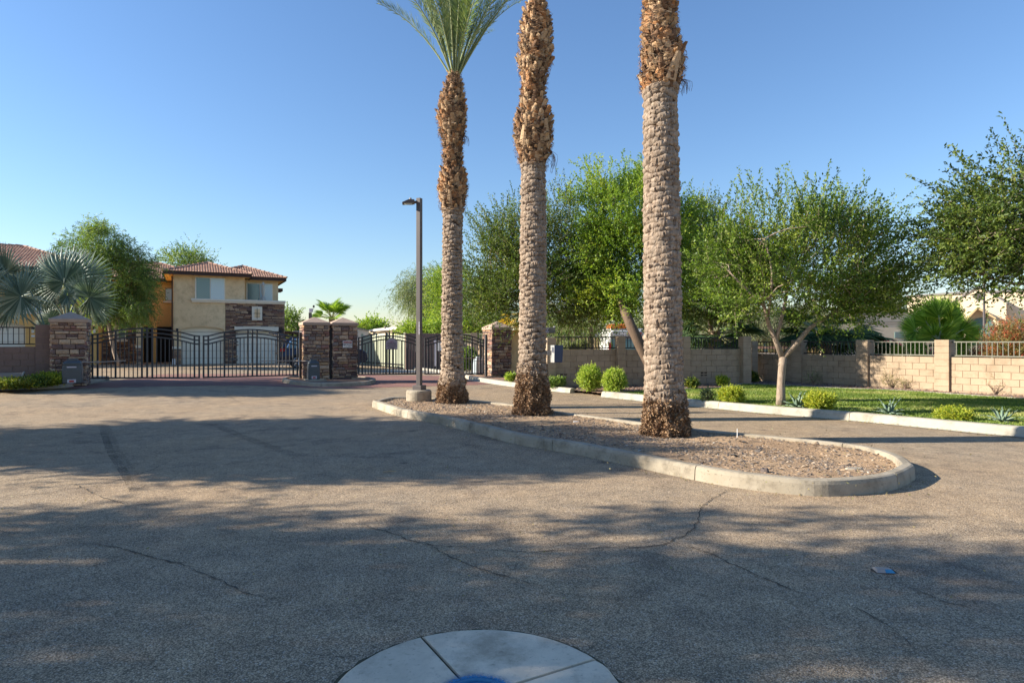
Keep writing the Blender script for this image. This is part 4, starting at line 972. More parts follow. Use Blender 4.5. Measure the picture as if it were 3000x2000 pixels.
date_palm(1950, 1278, 10.2, [(1290, 1950, 82), (1260, 1950, 74), (1225, 1949, 66), (1180, 1948, 62), (1150, 1947, 59), (1125, 1945, 56), (1000, 1943, 56), (850, 1940, 55), (600, 1938, 53), (400, 1936, 51), (280, 1934, 50), (262, 1935, 54), (225, 1938, 62), (180, 1942, 63), (140, 1937, 57), (100, 1934, 50), (50, 1932, 46), (0, 1934, 44), (-120, 1935, 52), (-220, 1935, 40), (-290, 1935, 22)], 268,
          'rightmost and nearest date palm with large grey boots and root skirt', crown(20), 3, [(1960, 225, 1.15, .18), (1985, 150, .7, -.2), (1900, 160, .5, .3), (1985, 200, .6, -.3)], 0)

# ------------------------------------------------------------------ broadleaf trees
def tree(name, label, cat, base, limbs, blobs, ntwig, leaf, lw, mt, seed, group=None, bark='bark', twig=.42, kpt=12, up=.35, whips=(), droop=0., clumps=None, spread=.34, whip_n=16, parts=True, gap=0.):
    r = np.random.RandomState(seed); t = thing(name, label, cat, (base[0], base[1], base[2]), 0, group)
    mb = MB()
    for pts, rads in limbs: mb.tube(catmull([Vector(p) for p in pts], .25), list(np.interp(np.linspace(0, 1, len(catmull([Vector(p) for p in pts], .25))), np.linspace(0, 1, len(rads)), rads)), 9)
    B = np.array(blobs, float); vol = B[:, 3]*B[:, 4]*B[:, 5]; pr = vol/vol.sum(); cen = (B[:, :3]*pr[:, None]).sum(0)
    nc = clumps or max(12, ntwig//26); w = r.choice(len(B), nc, p=pr); d = r.normal(size=(nc, 3)); d /= np.linalg.norm(d, axis=1)[:, None]
    rad = r.rand(nc)**.42; cc = B[w, :3]+d*rad[:, None]*B[w, 3:6]*.93
    # limbs to some clumps
    tips = [Vector(p[-1]) for p, _ in limbs]
    for c in cc[r.permutation(nc)[:min(nc, 46)]]:
        c = Vector(c); q = min(tips, key=lambda a: (a-c).length); m_ = (q+c)/2+Vector(r.normal(size=3)*.08)+Vector((0, 0, -.05 if droop == 0 else .15)); pp = catmull([q, q.lerp(m_, .5)+Vector(r.normal(size=3)*.05), m_, c], .2); mb.tube(pp, list(np.linspace(.017, .004, len(pp))), 5, cap=False)
    mb.build('trunk', M[bark], t, smooth=True)
    q = r.randint(0, nc, ntwig); tp = cc[q]+r.normal(size=(ntwig, 3))*spread*np.array([1, 1, .8])
    out = tp-cen; out /= np.linalg.norm(out, axis=1)[:, None]+1e-6
    td = out*.8+r.normal(size=(ntwig, 3))*.55+np.array([0, 0, up-droop*1.6]); td /= np.linalg.norm(td, axis=1)[:, None]
    L_ = twig*(.5+r.rand(ntwig)); tv = np.clip(.5+.22*r.normal(size=nc)[q]+.1*r.normal(size=ntwig), 0, 1)
    K = kpt
    if len(whips):
        # long shoots (origin centre, direction centre, count)
        for (wo, wd, cnt, wl) in whips:
            o_ = np.array(wo[:3])+r.normal(size=(cnt, 3))*np.array(wo[3:6]); dd = np.array(wd)+r.normal(size=(cnt, 3))*.28; dd /= np.linalg.norm(dd, axis=1)[:, None]
            for rep in range(2):
                tp = np.r_[tp, o_+dd*(wl*.5*rep)]; td = np.r_[td, dd]; L_ = np.r_[L_, np.full(cnt, wl*.5)]; tv = np.r_[tv, np.clip(.55+.2*r.normal(size=cnt), 0, 1)]
    n = len(tp); f = (np.arange(K)+r.rand(n, K)*.8)/K; pos = tp[:, None]+td[:, None]*(L_[:, None]*f)[..., None]; pos[..., 2] -= droop*(L_[:, None]*f)**2*1.2
    pos += r.normal(size=pos.shape)*.012
    ld = td[:, None]*.7+r.normal(size=(n, K, 3))*.62; ld[..., 2] -= droop*1.2
    vv = np.clip(tv[:, None]+.17*r.normal(size=(n, K)), 0, 1)
    c = leaf_cloud('crown', pos.reshape(-1, 3), ld.reshape(-1, 3), leaf, lw, L[mt], vv.reshape(-1), t, r, droop=droop*.3)
    # thin twig stems as slender triangles, one part
    s = np.cross(td, r.normal(size=td.shape)); s /= np.linalg.norm(s, axis=1)[:, None]+1e-9; e = tp+td*L_[:, None]; e[:, 2] -= droop*L_**2*1.2
    st = np.stack([tp-s*.004, tp+s*.004, e], 1).reshape(-1, 3); tw = link('twigs', np_mesh('twigs', st, np.arange(3*n), [3]*n, material=M[bark]), t); tw['kind'] = 'stuff'
    c['kind'] = 'stuff'
    return t
def P3(px, py, Z): return (X(px, Z), Z, ZZ(py, Z))
def blob(px, py, Z, rx, ry, rd): k = Z/FPX; return (X(px, Z), Z, ZZ(py, Z), rx*k, rd, ry*k)
# lawn tree
Z = 14.66
tree('lawn_tree', 'elm tree with pale forked trunk standing in the lawn', 'tree', (X(2290, Z), Z, .1),
     [([P3(2288, 1188, Z), P3(2288, 1120, Z), P3(2294, 1045, Z)], [.115, .085, .085]), ([P3(2293, 1050, Z), P3(2272, 995, Z), P3(2252, 950, Z), P3(2235, 880, Z-.3)], [.07, .055, .045, .03]),
      ([P3(2273, 1000, Z), P3(2285, 950, Z), P3(2300, 890, Z), P3(2310, 820, Z+.3)], [.05, .04, .035, .02]), ([P3(2294, 1048, Z), P3(2332, 1008, Z), P3(2372, 960, Z), P3(2430, 925, Z), P3(2490, 880, Z)], [.07, .055, .045, .035, .02]),
      ([P3(2240, 900, Z-.3), P3(2190, 850, Z-.6), P3(2140, 800, Z-.6)], [.03, .02, .012]), ([P3(2250, 930, Z), P3(2262, 800, Z-.5), P3(2240, 700, Z-.5)], [.03, .025, .012])],
     [blob(2260, 800, Z, 165, 150, 1.5), blob(2400, 760, Z, 170, 160, 1.5), blob(2500, 800, Z, 130, 110, 1.2), blob(2150, 830, Z, 110, 100, 1.0), blob(2330, 715, Z, 200, 60, 1.2), blob(2560, 810, Z, 95, 90, .9), blob(2480, 900, Z, 110, 55, 1.0), blob(2330, 880, Z, 170, 60, 1.2)],
     2900, .072, .034, 'elm', 41, 'broadleaf trees behind the palms', 'bark_pale', .60, 17, .75, spread=.22, clumps=100,
     whips=[((X(2240, Z), Z, ZZ(640, Z), .55, .5, .22), (.0, 0, 1), 44, .85), ((X(2400, Z), Z, ZZ(640, Z), .6, .5, .2), (.15, 0, 1), 44, .8), ((X(2530, Z), Z, ZZ(700, Z), .35, .5, .25), (.7, 0, .75), 46, .9), ((X(2580, Z), Z, ZZ(790, Z), .25, .4, .35), (1, 0, .42), 60, 1.05), ((X(2120, Z), Z, ZZ(830, Z), .2, .4, .35), (-1, 0, .25), 30, .7), ((X(2130, Z), Z, ZZ(720, Z), .3, .4, .3), (-.3, 0, 1), 26, .6), ((X(2560, Z), Z, ZZ(880, Z), .3, .4, .3), (1, -.1, .1), 40, .6)])
Z = 12.6
tree('edge_tree', 'leafy elm tree reaching in from the right edge of the lawn', 'tree', (X(3190, Z), Z, .1),
     [([P3(3190, 1190, Z), P3(3180, 1050, Z), P3(3150, 930, Z)], [.13, .11, .1]), ([P3(3150, 940, Z), P3(3060, 830, Z), P3(2950, 740, Z), P3(2850, 690, Z)], [.07, .05, .035, .018]), ([P3(3150, 940, Z), P3(3120, 750, Z), P3(3060, 560, Z)], [.07, .05, .03]), ([P3(3060, 830, Z), P3(2960, 830, Z), P3(2860, 800, Z)], [.04, .025, .012])],
     [blob(3010, 660, Z, 170, 150, 1.4), blob(3150, 600, Z, 165, 150, 1.5), blob(2910, 700, Z, 130, 90, 1.1), blob(2980, 775, Z, 120, 50, 1.2), blob(3180, 735, Z, 200, 95, 1.6), blob(2890, 735, Z, 95, 50, .9), blob(2890, 640, Z, 80, 60, .6)],
     2500, .080, .036, 'elm_dark', 43, 'broadleaf trees behind the palms', 'bark_pale', .58, 16, .15, spread=.23, clumps=85,
     whips=[((X(2830, Z), Z, ZZ(660, Z), .3, .5, .25), (-1, 0, .15), 40, .7), ((X(2930, Z), Z, ZZ(560, Z), .35, .5, .2), (-.8, 0, .5), 34, .75), ((X(3010, Z), Z, ZZ(520, Z), .25, .4, .25), (-.1, 0, 1), 24, .9), ((X(2840, Z), Z, ZZ(745, Z), .25, .5, .2), (-1, 0, -.1), 34, .6)])
Z = 22.4
tree('dark_elm', 'dark green elm with upright shoots, directly behind the middle palm', 'tree', (X(1566, Z), Z, .1),
     [([P3(1566, 1110, Z), P3(1570, 1000, Z), P3(1578, 900, Z)], [.13, .11, .09]), ([P3(1575, 920, Z), P3(1500, 800, Z), P3(1440, 720, Z)], [.06, .045, .02]), ([P3(1578, 900, Z), P3(1660, 820, Z), P3(1740, 780, Z)], [.06, .045, .02]), ([P3(1578, 900, Z), P3(1590, 780, Z), P3(1580, 660, Z)], [.06, .04, .02])],
     [blob(1480, 760, Z, 125, 115, 1.5), blob(1600, 720, Z, 130, 110, 1.6), blob(1560, 860, Z, 175, 90, 1.7), blob(1680, 850, Z, 150, 105, 1.5), blob(1440, 860, Z, 75, 70, 1.0), blob(1650, 930, Z, 110, 40, 1.2), blob(1760, 890, Z, 90, 70, 1.2)],
     5200, .072, .038, 'elm_dark', 44, 'broadleaf trees behind the palms', 'bark', .62, 15, .6, spread=.28, clumps=140,
     whips=[((X(1440, Z), Z, ZZ(690, Z), .35, .5, .25), (-.55, 0, .9), 56, .95), ((X(1540, Z), Z, ZZ(640, Z), .4, .5, .25), (-.15, 0, 1), 50, .95), ((X(1640, Z), Z, ZZ(630, Z), .3, .5, .25), (.0, 0, 1), 40, .9), ((X(1390, Z), Z, ZZ(800, Z), .15, .5, .35), (-1, 0, .5), 30, .6), ((X(1700, Z), Z-1.2, ZZ(880, Z), .6, .3, .25), (.9, -.3, -.1), 30, .9)])
Z = 22.3
tree('yellow_green_tree', 'tall yellow green tree with leaning trunk between middle and right palm', 'tree', (X(1935, 20.0), 20.0, .1),
     [([P3(1935, 1125, 20), P3(1900, 1060, 20), P3(1870, 1000, 20), P3(1840, 935, 20.2), P3(1815, 870, 21)], [.19, .17, .165, .15, .12]), ([P3(1830, 900, Z), P3(1780, 780, Z), P3(1760, 640, Z)], [.09, .06, .03]), ([P3(1840, 930, Z), P3(1880, 800, Z), P3(1900, 650, Z)], [.09, .06, .03]), ([P3(1815, 870, Z), P3(1740, 830, Z), P3(1690, 760, Z)], [.06, .04, .02])],
     [blob(1800, 660, Z, 140, 140, 1.6), blob(1870, 560, Z, 110, 90, 1.2), blob(1760, 570, Z, 75, 70, .9), blob(1740, 780, Z, 120, 120, 1.5), blob(1900, 720, Z, 130, 150, 1.6), blob(1990, 760, Z, 110, 130, 1.3), blob(2010, 640, Z, 70, 60, .9), blob(1820, 840, Z, 160, 75, 1.5), blob(1700, 600, Z, 55, 45, .6), blob(1810, 865, 21.0, 90, 45, .7)],
     9400, .068, .045, 'yellow', 45, 'broadleaf trees behind the palms', 'bark_dark_tree', .42, 12, .3, spread=.26, clumps=230,
     whips=[((X(1735, Z), Z, ZZ(520, Z), .25, .4, .2), (-.2, 0, 1), 22, .5), ((X(1860, Z), Z, ZZ(500, Z), .5, .4, .15), (0, 0, 1), 30, .45)])
Z = 24.3
tree('background_elm', 'dark elm between the right palm and the lawn tree', 'tree', (X(2060, Z), Z+1.4, .1),
     [([P3(2085, 1100, Z+1.4), P3(2082, 950, Z+1.2), P3(2080, 850, Z)], [.12, .10, .07]), ([P3(2080, 870, Z), P3(2040, 780, Z), P3(2030, 700, Z)], [.06, .04, .02]), ([P3(2080, 850, Z), P3(2140, 780, Z), P3(2160, 720, Z)], [.05, .04, .02])],
     [blob(2060, 720, Z, 95, 110, 1.3), blob(2130, 790, Z, 120, 120, 1.5), blob(2070, 860, Z, 110, 80, 1.4), blob(2150, 880, Z, 90, 60, 1.2), blob(2010, 880, Z, 80, 60, 1.0)],
     4600, .08, .042, 'elm_dark', 46, 'broadleaf trees behind the palms', 'bark', .42, 12, .35,
     whips=[((X(2060, Z), Z, ZZ(640, Z), .45, .5, .2), (.1, 0, 1), 30, .8), ((X(2170, Z), Z, ZZ(690, Z), .3, .5, .2), (.5, 0, 1), 24, .8)])
Z = 33
tree('willow_tree', 'feathery willow like tree behind the left part of the main gate', 'tree', (X(342, Z), Z, .2),
     [([P3(348, 1070, Z), P3(335, 1030, Z), P3(325, 985, Z), P3(318, 940, Z)], [.11, .10, .09, .07]), ([P3(335, 990, Z), P3(345, 940, Z), P3(350, 880, Z)], [.08, .07, .05]), ([P3(318, 945, Z), P3(290, 860, Z), P3(270, 760, Z)], [.06, .05, .02]), ([P3(350, 890, Z), P3(400, 800, Z), P3(410, 760, Z)], [.05, .04, .02])],
     [blob(300, 730, Z, 95, 75, 1.9), blob(250, 700, Z, 50, 40, 1.0), blob(375, 780, Z, 75, 75, 1.6), blob(330, 830, Z, 120, 90, 2.0), blob(400, 870, Z, 60, 70, 1.4), blob(350, 910, Z, 100, 40, 1.6), blob(290, 680, Z, 40, 30, .8), blob(430, 760, Z, 35, 45, .8), blob(260, 800, Z, 60, 70, 1.2)],
     5400, .15, .030, 'willow', 47, 'trees beyond the gate', 'bark_pale', .42, 11, .0, droop=.2, spread=.27)
def simple_tree(name, label, px, py0, Z, blobs, n, leaf, lw, mt, seed, group='trees in the far background', trunk=.12, base=1040, bark='bark', **k):
    top = min(b[1] for b in blobs)
    return tree(name, label, 'tree', (X(px, Z), Z, 0), [([P3(px, base, Z), P3(px+3, (base+py0)/2, Z), P3(px, py0, Z)], [trunk, trunk*.8, trunk*.5])], [blob(b[0], b[1], Z, b[2], b[3], b[4]) for b in blobs], n, leaf, lw, L and mt, seed, group, bark, **k)
simple_tree('house_tree', 'green tree top rising behind the tiled house roof', 550, 785, 62, [(548, 765, 50, 14, 2.5), (540, 745, 18, 16, .8), (580, 765, 22, 14, 1.2), (508, 768, 16, 10, .8)], 700, .2, .07, 'willow', 50, kpt=9, twig=.7, spread=.6)
simple_tree('house_side_tree', 'green tree just right of the house behind parked car', 848, 1000, 56, [(845, 960, 22, 40, 1.5), (870, 985, 30, 20, 1.6), (835, 935, 10, 20, .8)], 700, .2, .09, 'willow', 51, kpt=9, twig=.6, spread=.5)
simple_tree('citrus_tree', 'rounded bright green tree above the white mobile homes', 1085, 980, 66, [(1090, 965, 34, 24, 2), (1062, 972, 26, 16, 1.5)], 1300, .2, .13, 'lime', 52, kpt=9, twig=.5, spread=.4)
simple_tree('eucalyptus_tree', 'hazy drooping eucalyptus left of the leftmost palm', 1240, 960, 52, [(1235, 850, 50, 55, 2.4), (1270, 880, 55, 75, 2.6), (1200, 870, 30, 45, 1.4), (1300, 820, 45, 40, 2)], 3600, .22, .035, 'hazy', 53, droop=.5, kpt=10, twig=.8, spread=.55)
simple_tree('palo_verde', 'yellow green palo verde behind the leftmost palm trunk', 1400, 950, 44, [(1310, 850, 50, 55, 2), (1400, 880, 70, 60, 2.4), (1390, 940, 70, 40, 2), (1450, 920, 50, 40, 1.8), (1300, 920, 45, 30, 1.6)], 3400, .12, .05, 'yellow', 54, kpt=10, twig=.7, spread=.5, trunk=.1, bark='bark_pale')
simple_tree('low_bush_tree', 'low dense bushy tree above the brown block wall', 1240, 990, 41, [(1225, 972, 50, 18, 1.3), (1290, 970, 50, 22, 1.5), (1180, 970, 25, 10, .8)], 1700, .12, .06, 'lime', 55, kpt=9, twig=.4, spread=.35)
simple_tree('pepper_tree', 'weeping pepper tree behind the lawn tree trunk', 2225, 950, 42, [(2200, 925, 70, 35, 2.4), (2300, 930, 80, 40, 2.4), (2380, 930, 60, 45, 2), (2130, 920, 50, 35, 1.6)], 4200, .16, .03, 'hazy', 56, droop=.7, kpt=10, twig=.9, spread=.5, base=1020, trunk=.18)
simple_tree('weeping_tree', 'weeping tree hanging in front of the beige wall', 1730, 930, 30, [(1730, 915, 40, 22, 1.2), (1690, 935, 40, 22, 1.2), (1660, 935, 30, 25, 1)], 700, .12, .03, 'willow', 57, droop=.9, kpt=10, twig=.9, spread=.4, base=1040, trunk=.14)
simple_tree('grey_tree', 'hazy grey green tree left of the cream building', 2560, 940, 58, [(2555, 860, 50, 60, 2.4), (2600, 900, 42, 48, 2), (2510, 900, 35, 40, 1.6)], 3000, .22, .05, 'hazy', 58, droop=.25, kpt=10, twig=.8, spread=.5)
simple_tree('distant_tree', 'distant tree seen between the palms above the fence', 1850, 960, 60, [(1880, 950, 60, 30, 3), (1980, 940, 80, 40, 3), (1640, 950, 60, 25, 3)], 1800, .25, .1, 'hazy', 59, kpt=9, twig=.8, spread=.6)
# off frame trees at the left: they cast the dappled shade over the drive
def shade_tree(x, y, zc, rx, ry, rz, n, label, seed, leaf=.12, trunk=.14, mt='elm_dark', **k):
    return tree('shade_tree', label, 'tree', (x, y, 0), [([(x, y, 0), (x+.1, y, zc*.35), (x, y+.1, zc-.3*rz)], [trunk, trunk*.8, trunk*.6])], [(x, y, zc, rx, ry, rz), (x+rx*.5, y-ry*.3, zc+.2, rx*.6, ry*.6, rz*.7), (x-rx*.4, y+ry*.3, zc-.2, rx*.6, ry*.6, rz*.8)], n, leaf, leaf*.5, mt, seed, 'shade trees left of the drive', 'bark', kpt=12, twig=.5, spread=.23, clumps=int(n/22), **k)
shade_tree(-9.2, 2.7, 5.0, 2.5, 2.7, 1.8, 1300, 'shade tree left of the camera beside the drive', 71)
shade_tree(-12.8, 4.3, 4.3, 2.0, 1.3, 1.5, 1150, 'low shade tree on the left verge beyond the nearest one', 79)
shade_tree(-14.5, 1.2, 6.6, 2.7, 2.9, 2.2, 1250, 'taller shade tree further left of the camera', 72)
shade_tree(-11.5, -1.6, 5.5, 2.4, 2.2, 1.9, 1000, 'shade tree behind the camera at the left', 73)
shade_tree(-14.2, 9.9, 4.9, 2.5, 3.0, 2.0, 4200, 'shade tree on the left verge of the drive', 74)
shade_tree(-11.6, 8.6, 4.7, 2.1, 1.9, 1.7, 2900, 'smaller shade tree on the left verge nearest the drive', 78)
shade_tree(-19.0, 9.9, 6.6, 2.6, 2.4, 2.2, 3200, 'large shade tree behind the left verge', 75)
shade_tree(-20.0, 19.6, 4.6, 2.0, 2.3, 1.9, 3600, 'dark shade tree at the left edge beside the fan palm', 76)
shade_tree(-26, 20.5, 7.2, 3.0, 2.6, 2.4, 3000, 'tall shade tree far left behind the wall', 77)

# ------------------------------------------------------------------ fan palms
def fan_mesh(k, R=1.0, span=300, n=34, stem=.9, split=.5, mt='silver', droop=.12, fray=0., cone=.25, sw=.022):
    r = random.Random(400+k); mb = MB(); a0 = -math.radians(span)/2; da = math.radians(span)/n; y0 = stem
    def pt(ang, rad, up): 
        x = math.sin(ang)*rad; y = math.cos(ang)*rad; z = up+cone*rad*(1-math.cos(ang))*.35-droop*rad*rad/R+abs(x)*cone*.5
        return (x, y0+y, z)
    for i in range(n):
        A, Mid, Bn = a0+da*i, a0+da*(i+.5), a0+da*(i+1); Rt = R*(.72+.28*math.cos(Mid*.5))*r.uniform(.93, 1.05); h = .022*R; a = r.random(); s = split*Rt
        O = (0, y0, 0); Ea = pt(A, s*.97, -h); Eb = pt(Bn, s*.97, -h); Mm = pt(Mid, s, h); ja = r.uniform(-.03, .03); T = pt(Mid+ja, Rt, -.02-droop*.5*r.random()*R)
        q = .8; A2 = pt(Mid-da*.36+ja*.5, s+(Rt-s)*.45, -h*.2); B2 = pt(Mid+da*.36+ja*.5, s+(Rt-s)*.45, -h*.2)
        M2 = pt(Mid+ja*.5, s+(Rt-s)*.5, h*.5)
        mb.add([O, Ea, Mm, Eb, A2, B2, M2, T], [(0, 1, 2), (0, 2, 3), (1, 4, 6, 2), (2, 6, 5, 3), (4, 7, 6), (6, 7, 5)], a)
    leaf = mb.mesh('leaf', L[mt])
    st = MB().tube([(0, 0, 0), (0, stem*.5, .02), (0, stem, 0), (0, stem+R*.12, 0)], [sw*1.5, sw, sw*.9, sw*.3], 6, a=.7).mesh('leaf_stalk', L['rachis' if mt != 'silver' else 'silver'], True)
    return leaf, st
def fan_palm(label, c, leaves, meshes, trunk=None, name='fan_palm', group='fan palms', seed=0):
    t = thing(name, label, 'palm tree', (c[0], c[1], 0), 0, group); r = random.Random(seed); c = Vector(c)
    if trunk: MB().tube([(c.x, c.y, 0), (c.x+.03, c.y, c.z*.6), (c.x, c.y, c.z+.15)], [trunk*1.2, trunk, trunk*1.1], 12).build('trunk', M['bark'], t)
    for (az, el, sc, roll) in leaves:
        d = Vector((math.cos(az)*math.cos(el), math.sin(az)*math.cos(el), math.sin(el))); side = d.cross(W3).normalized(); up = side.cross(d).normalized()
        q = Matrix.Rotation(roll, 3, d); side = q @ side; up = q @ up
        m = Matrix((side*sc, d*sc, up*sc)).transposed().to_4x4(); m.translation = c; me, st = meshes[r.randrange(len(meshes))]
        o = link('leaf', me, t, m); s = D.objects.new('leaf_stalk', st); C.objects.link(s); s.parent = o
    return t
SILV = [fan_mesh(k, 1.0, 305, 36, .95, .55, 'silver', .10, cone=.3) for k in range(3)]
GRN = [fan_mesh(10+k, .78, 200, 30, .75, .5, 'fan', .22, cone=.5) for k in range(3)]
DRK = [fan_mesh(20+k, .85, 210, 28, .8, .45, 'fan_dark', .3, cone=.4) for k in range(3)]
GLD = [fan_mesh(30+k, .8, 200, 28, .6, .5, 'fan_gold', .35, cone=.4) for k in range(2)]
def ring(n, el0, el1, sc, seed, roll=.4):
    r = random.Random(seed); return [(2*PI*i/n*1.618+r.uniform(-.2, .2), r.uniform(el0, el1), sc*r.uniform(.85, 1.1), r.uniform(-roll, roll)) for i in range(n)]
SF = [fan_mesh(50+k, 1.0, 318, 38, 0, .40, 'silver', .10, cone=.15) for k in range(3)]
GF = [fan_mesh(60+k, 1.0, 165, 34, 0, .5, 'fan', .12, cone=.25) for k in range(3)]
def facing_fans(label, name, crown, fans, meshes, stalk_mat, trunk, group='fan palms', seed=0):
    """each fan: (px, py, depth, direction angle seen from the drive, radius, turn, nod)"""
    t = thing(name, label, 'palm tree', (crown[0], crown[1], 0), 0, group); c = Vector(crown); r = random.Random(seed)
    if trunk: MB().tube([(c.x, c.y, 0), (c.x+.03, c.y, c.z*.6), (c.x, c.y, c.z+.15)], [trunk*1.2, trunk, trunk*1.1], 12).build('trunk', M['bark'], t)
    for (px, py, dep, ang, Rr, turn, nod) in fans:
        Zf = c.y+dep; p = Vector((X(px, Zf), Zf, ZZ(py, Zf))); a = math.radians(ang); e = Vector((math.cos(a), 0, math.sin(a)))
        nr = Vector((0, -1, 0)); nr = Quaternion(e, math.radians(turn)) @ nr; sd = e.cross(nr); e2 = Quaternion(sd, math.radians(nod)) @ e; nr2 = Quaternion(sd, math.radians(nod)) @ nr
        m = Matrix((e2.cross(nr2)*Rr, e2*Rr, nr2*Rr)).transposed().to_4x4(); m.translation = p; me, _ = meshes[r.randrange(len(meshes))]; o = link('leaf', me, t, m)
        mid = (c+p)/2+W3*.05+(p-c).cross(Vector((0, 1, 0))).normalized()*-.04
        pts = catmull([c, mid, p, p+e2*Rr*.12], .2); mb = MB().tube(pts, list(np.linspace(.034, .014, len(pts))), 6, a=.6); st = mb.build('leaf_stalk', L[stalk_mat], o, smooth=True)
    return t
Zs = 24.0
facing_fans('silver blue fan palm with large stiff fans behind the left stone pillar', 'silver_palm', (X(196, Zs), Zs, ZZ(945, Zs)),
    [(188, 828, -.3, 92, 1.46, 0, -8), (262, 872, -.7, 20, 1.15, 25, 10), (240, 815, .6, 62, 1.2, 20, -10), (120, 852, .2, 165, 1.15, -20, 0), (280, 905, .3, -35, .9, 35, 15), (196, 868, -1.0, -92, .62, 10, 25),
     (150, 800, .8, 120, 1.2, -15, -10), (225, 930, -.2, -40, .7, 30, 20), (150, 935, .5, 200, .8, 30, 10), (215, 790, 1.1, 80, 1.0, 0, 0)], SF, 'silver', .15)
facing_fans('second silver fan palm spreading over the wall at the left edge', 'silver_palm', (X(140, 22.3), 22.3, ZZ(985, 22.3)),
    [(62, 868, -1.0, 205, 1.15, 10, 15), (20, 800, .3, 140, 1.2, -20, 0), (-40, 850, -.5, 180, 1.2, 20, 10), (30, 905, -.4, 235, .95, 25, 20), (75, 825, .6, 100, .9, 20, -10)], SF, 'silver', None, seed=3)
Zg = 23.3
facing_fans('bright green fan palm behind the sunlit block post', 'fan_palm', (X(2752, Zg), Zg, ZZ(1012, Zg)),
    [(2751, 932, -.2, 92, .95, 0, -5), (2717, 948, .1, 122, .98, -25, 0), (2786, 948, .0, 58, 1.0, 30, 0), (2683, 970, -.2, 162, .75, 30, 5), (2815, 968, .1, 14, .9, -35, 5), (2700, 995, .2, 200, .8, 40, 5), (2822, 990, .3, -12, .8, 40, 5),
     (2755, 980, -.5, 30, .75, 40, 20), (2735, 985, -.5, 150, .7, -40, 20), (2700, 1020, .2, 215, .75, 35, 0), (2800, 1022, .2, -30, .8, -35, 0), (2650, 1035, .5, 190, .6, 30, 10), (2770, 925, .6, 75, .9, 10, 0), (2730, 930, .7, 105, .9, -10, 0), (2790, 1040, -.2, -60, .7, 20, 10), (2720, 1045, .0, 240, .65, -20, 10), (2760, 1000, -.6, -5, .6, 30, 30), (2735, 965, .4, 112, .85, -15, 0), (2775, 970, .4, 66, .85, 15, 0), (2755, 1000, .2, 90, .9, 5, 0), (2715, 1000, .3, 140, .8, -15, 0), (2795, 1002, .3, 38, .8, 15, 0)], GF, 'rachis', .16)
Zd = 25.5
fan_palm('dark drooping fan palm behind the fence right of the right palm', (X(2095, Zd), Zd, ZZ(980, Zd)), ring(20, -.5, .55, 1.25, 61), DRK, .18)
fan_palm('dark fan palm with long fronds beside the magenta bougainvillea', (X(2420, 24.6), 24.6, ZZ(985, 24.6)), ring(20, -.35, .6, 1.3, 62), DRK, .18, seed=2)
fan_palm('low fan palm fronds left of the dark elm trunk', (X(2490, 24.8), 24.8, ZZ(1010, 24.8)), ring(12, -.2, .5, 1.2, 63), DRK, None, seed=4)
fan_palm('golden fan palm fronds above the right stone pillar', (X(1530, 29), 29, ZZ(930, 29)), [(PI*1.0, -.4, 1.0, .2), (PI*1.15, -.3, 1.0, 0), (PI*.9, -.1, 1.0, 0), (-1.5, -.5, 1, 0), (0, -.4, 1, 0), (PI*1.3, .2, .9, 0)], GLD, .16, seed=5)
fan_palm('small distant fan palm above the middle pillars', (X(972, 56), 56, ZZ(932, 56)), ring(22, -.5, 1.3, 1.3, 64), GRN, .25, seed=6)

# ------------------------------------------------------------------ shrubs, agaves
def shrub(name, label, px, py, Z, rx, h, n, leaf, lw, mt, seed, cat='shrub', group=None, z0=.12, up=.7, rd=None, kpt=8, twig=.12):
    k = Z/FPX; rx *= k; h *= k; x = X(px, Z); rd = rd or rx
    r = np.random.RandomState(seed); t = thing(name, label, cat, (x, Z, z0), 0, group); mb = MB()
    for i in range(9): a = 2*PI*i/9; mb.tube([(x, Z, z0-.03), (x+math.cos(a)*rx*.35, Z+math.sin(a)*rd*.35, z0+h*.45), (x+math.cos(a)*rx*.7, Z+math.sin(a)*rd*.7, z0+h*.8)], [.012, .008, .003], 4, cap=False)
    mb.build('stem', M['bark'], t)
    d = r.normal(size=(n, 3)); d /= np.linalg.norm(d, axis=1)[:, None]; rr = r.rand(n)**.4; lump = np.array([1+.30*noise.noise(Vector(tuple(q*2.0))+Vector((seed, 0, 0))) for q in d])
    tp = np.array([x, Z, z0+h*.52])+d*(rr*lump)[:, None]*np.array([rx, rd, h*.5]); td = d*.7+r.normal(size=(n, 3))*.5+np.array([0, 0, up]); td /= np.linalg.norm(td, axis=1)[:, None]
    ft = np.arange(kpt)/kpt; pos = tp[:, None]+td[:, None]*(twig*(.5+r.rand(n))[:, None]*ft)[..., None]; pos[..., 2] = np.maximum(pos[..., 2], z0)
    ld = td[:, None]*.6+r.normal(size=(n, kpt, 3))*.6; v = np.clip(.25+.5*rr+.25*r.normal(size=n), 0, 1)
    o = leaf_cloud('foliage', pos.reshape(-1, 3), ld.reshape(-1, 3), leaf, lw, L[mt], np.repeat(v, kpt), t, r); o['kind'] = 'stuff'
    return t
sg = 'shrubs along the lane kerb'
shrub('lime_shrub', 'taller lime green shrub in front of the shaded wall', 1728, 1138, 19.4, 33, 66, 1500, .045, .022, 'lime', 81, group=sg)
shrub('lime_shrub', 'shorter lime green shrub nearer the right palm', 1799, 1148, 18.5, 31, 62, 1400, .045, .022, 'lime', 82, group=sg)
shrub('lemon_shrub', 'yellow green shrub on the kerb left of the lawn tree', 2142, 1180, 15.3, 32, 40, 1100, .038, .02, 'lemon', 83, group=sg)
shrub('lemon_shrub', 'yellow shrub between the first agave and the second agave', 2402, 1200, 13.9, 37, 42, 1300, .038, .02, 'lemon', 84, group=sg)
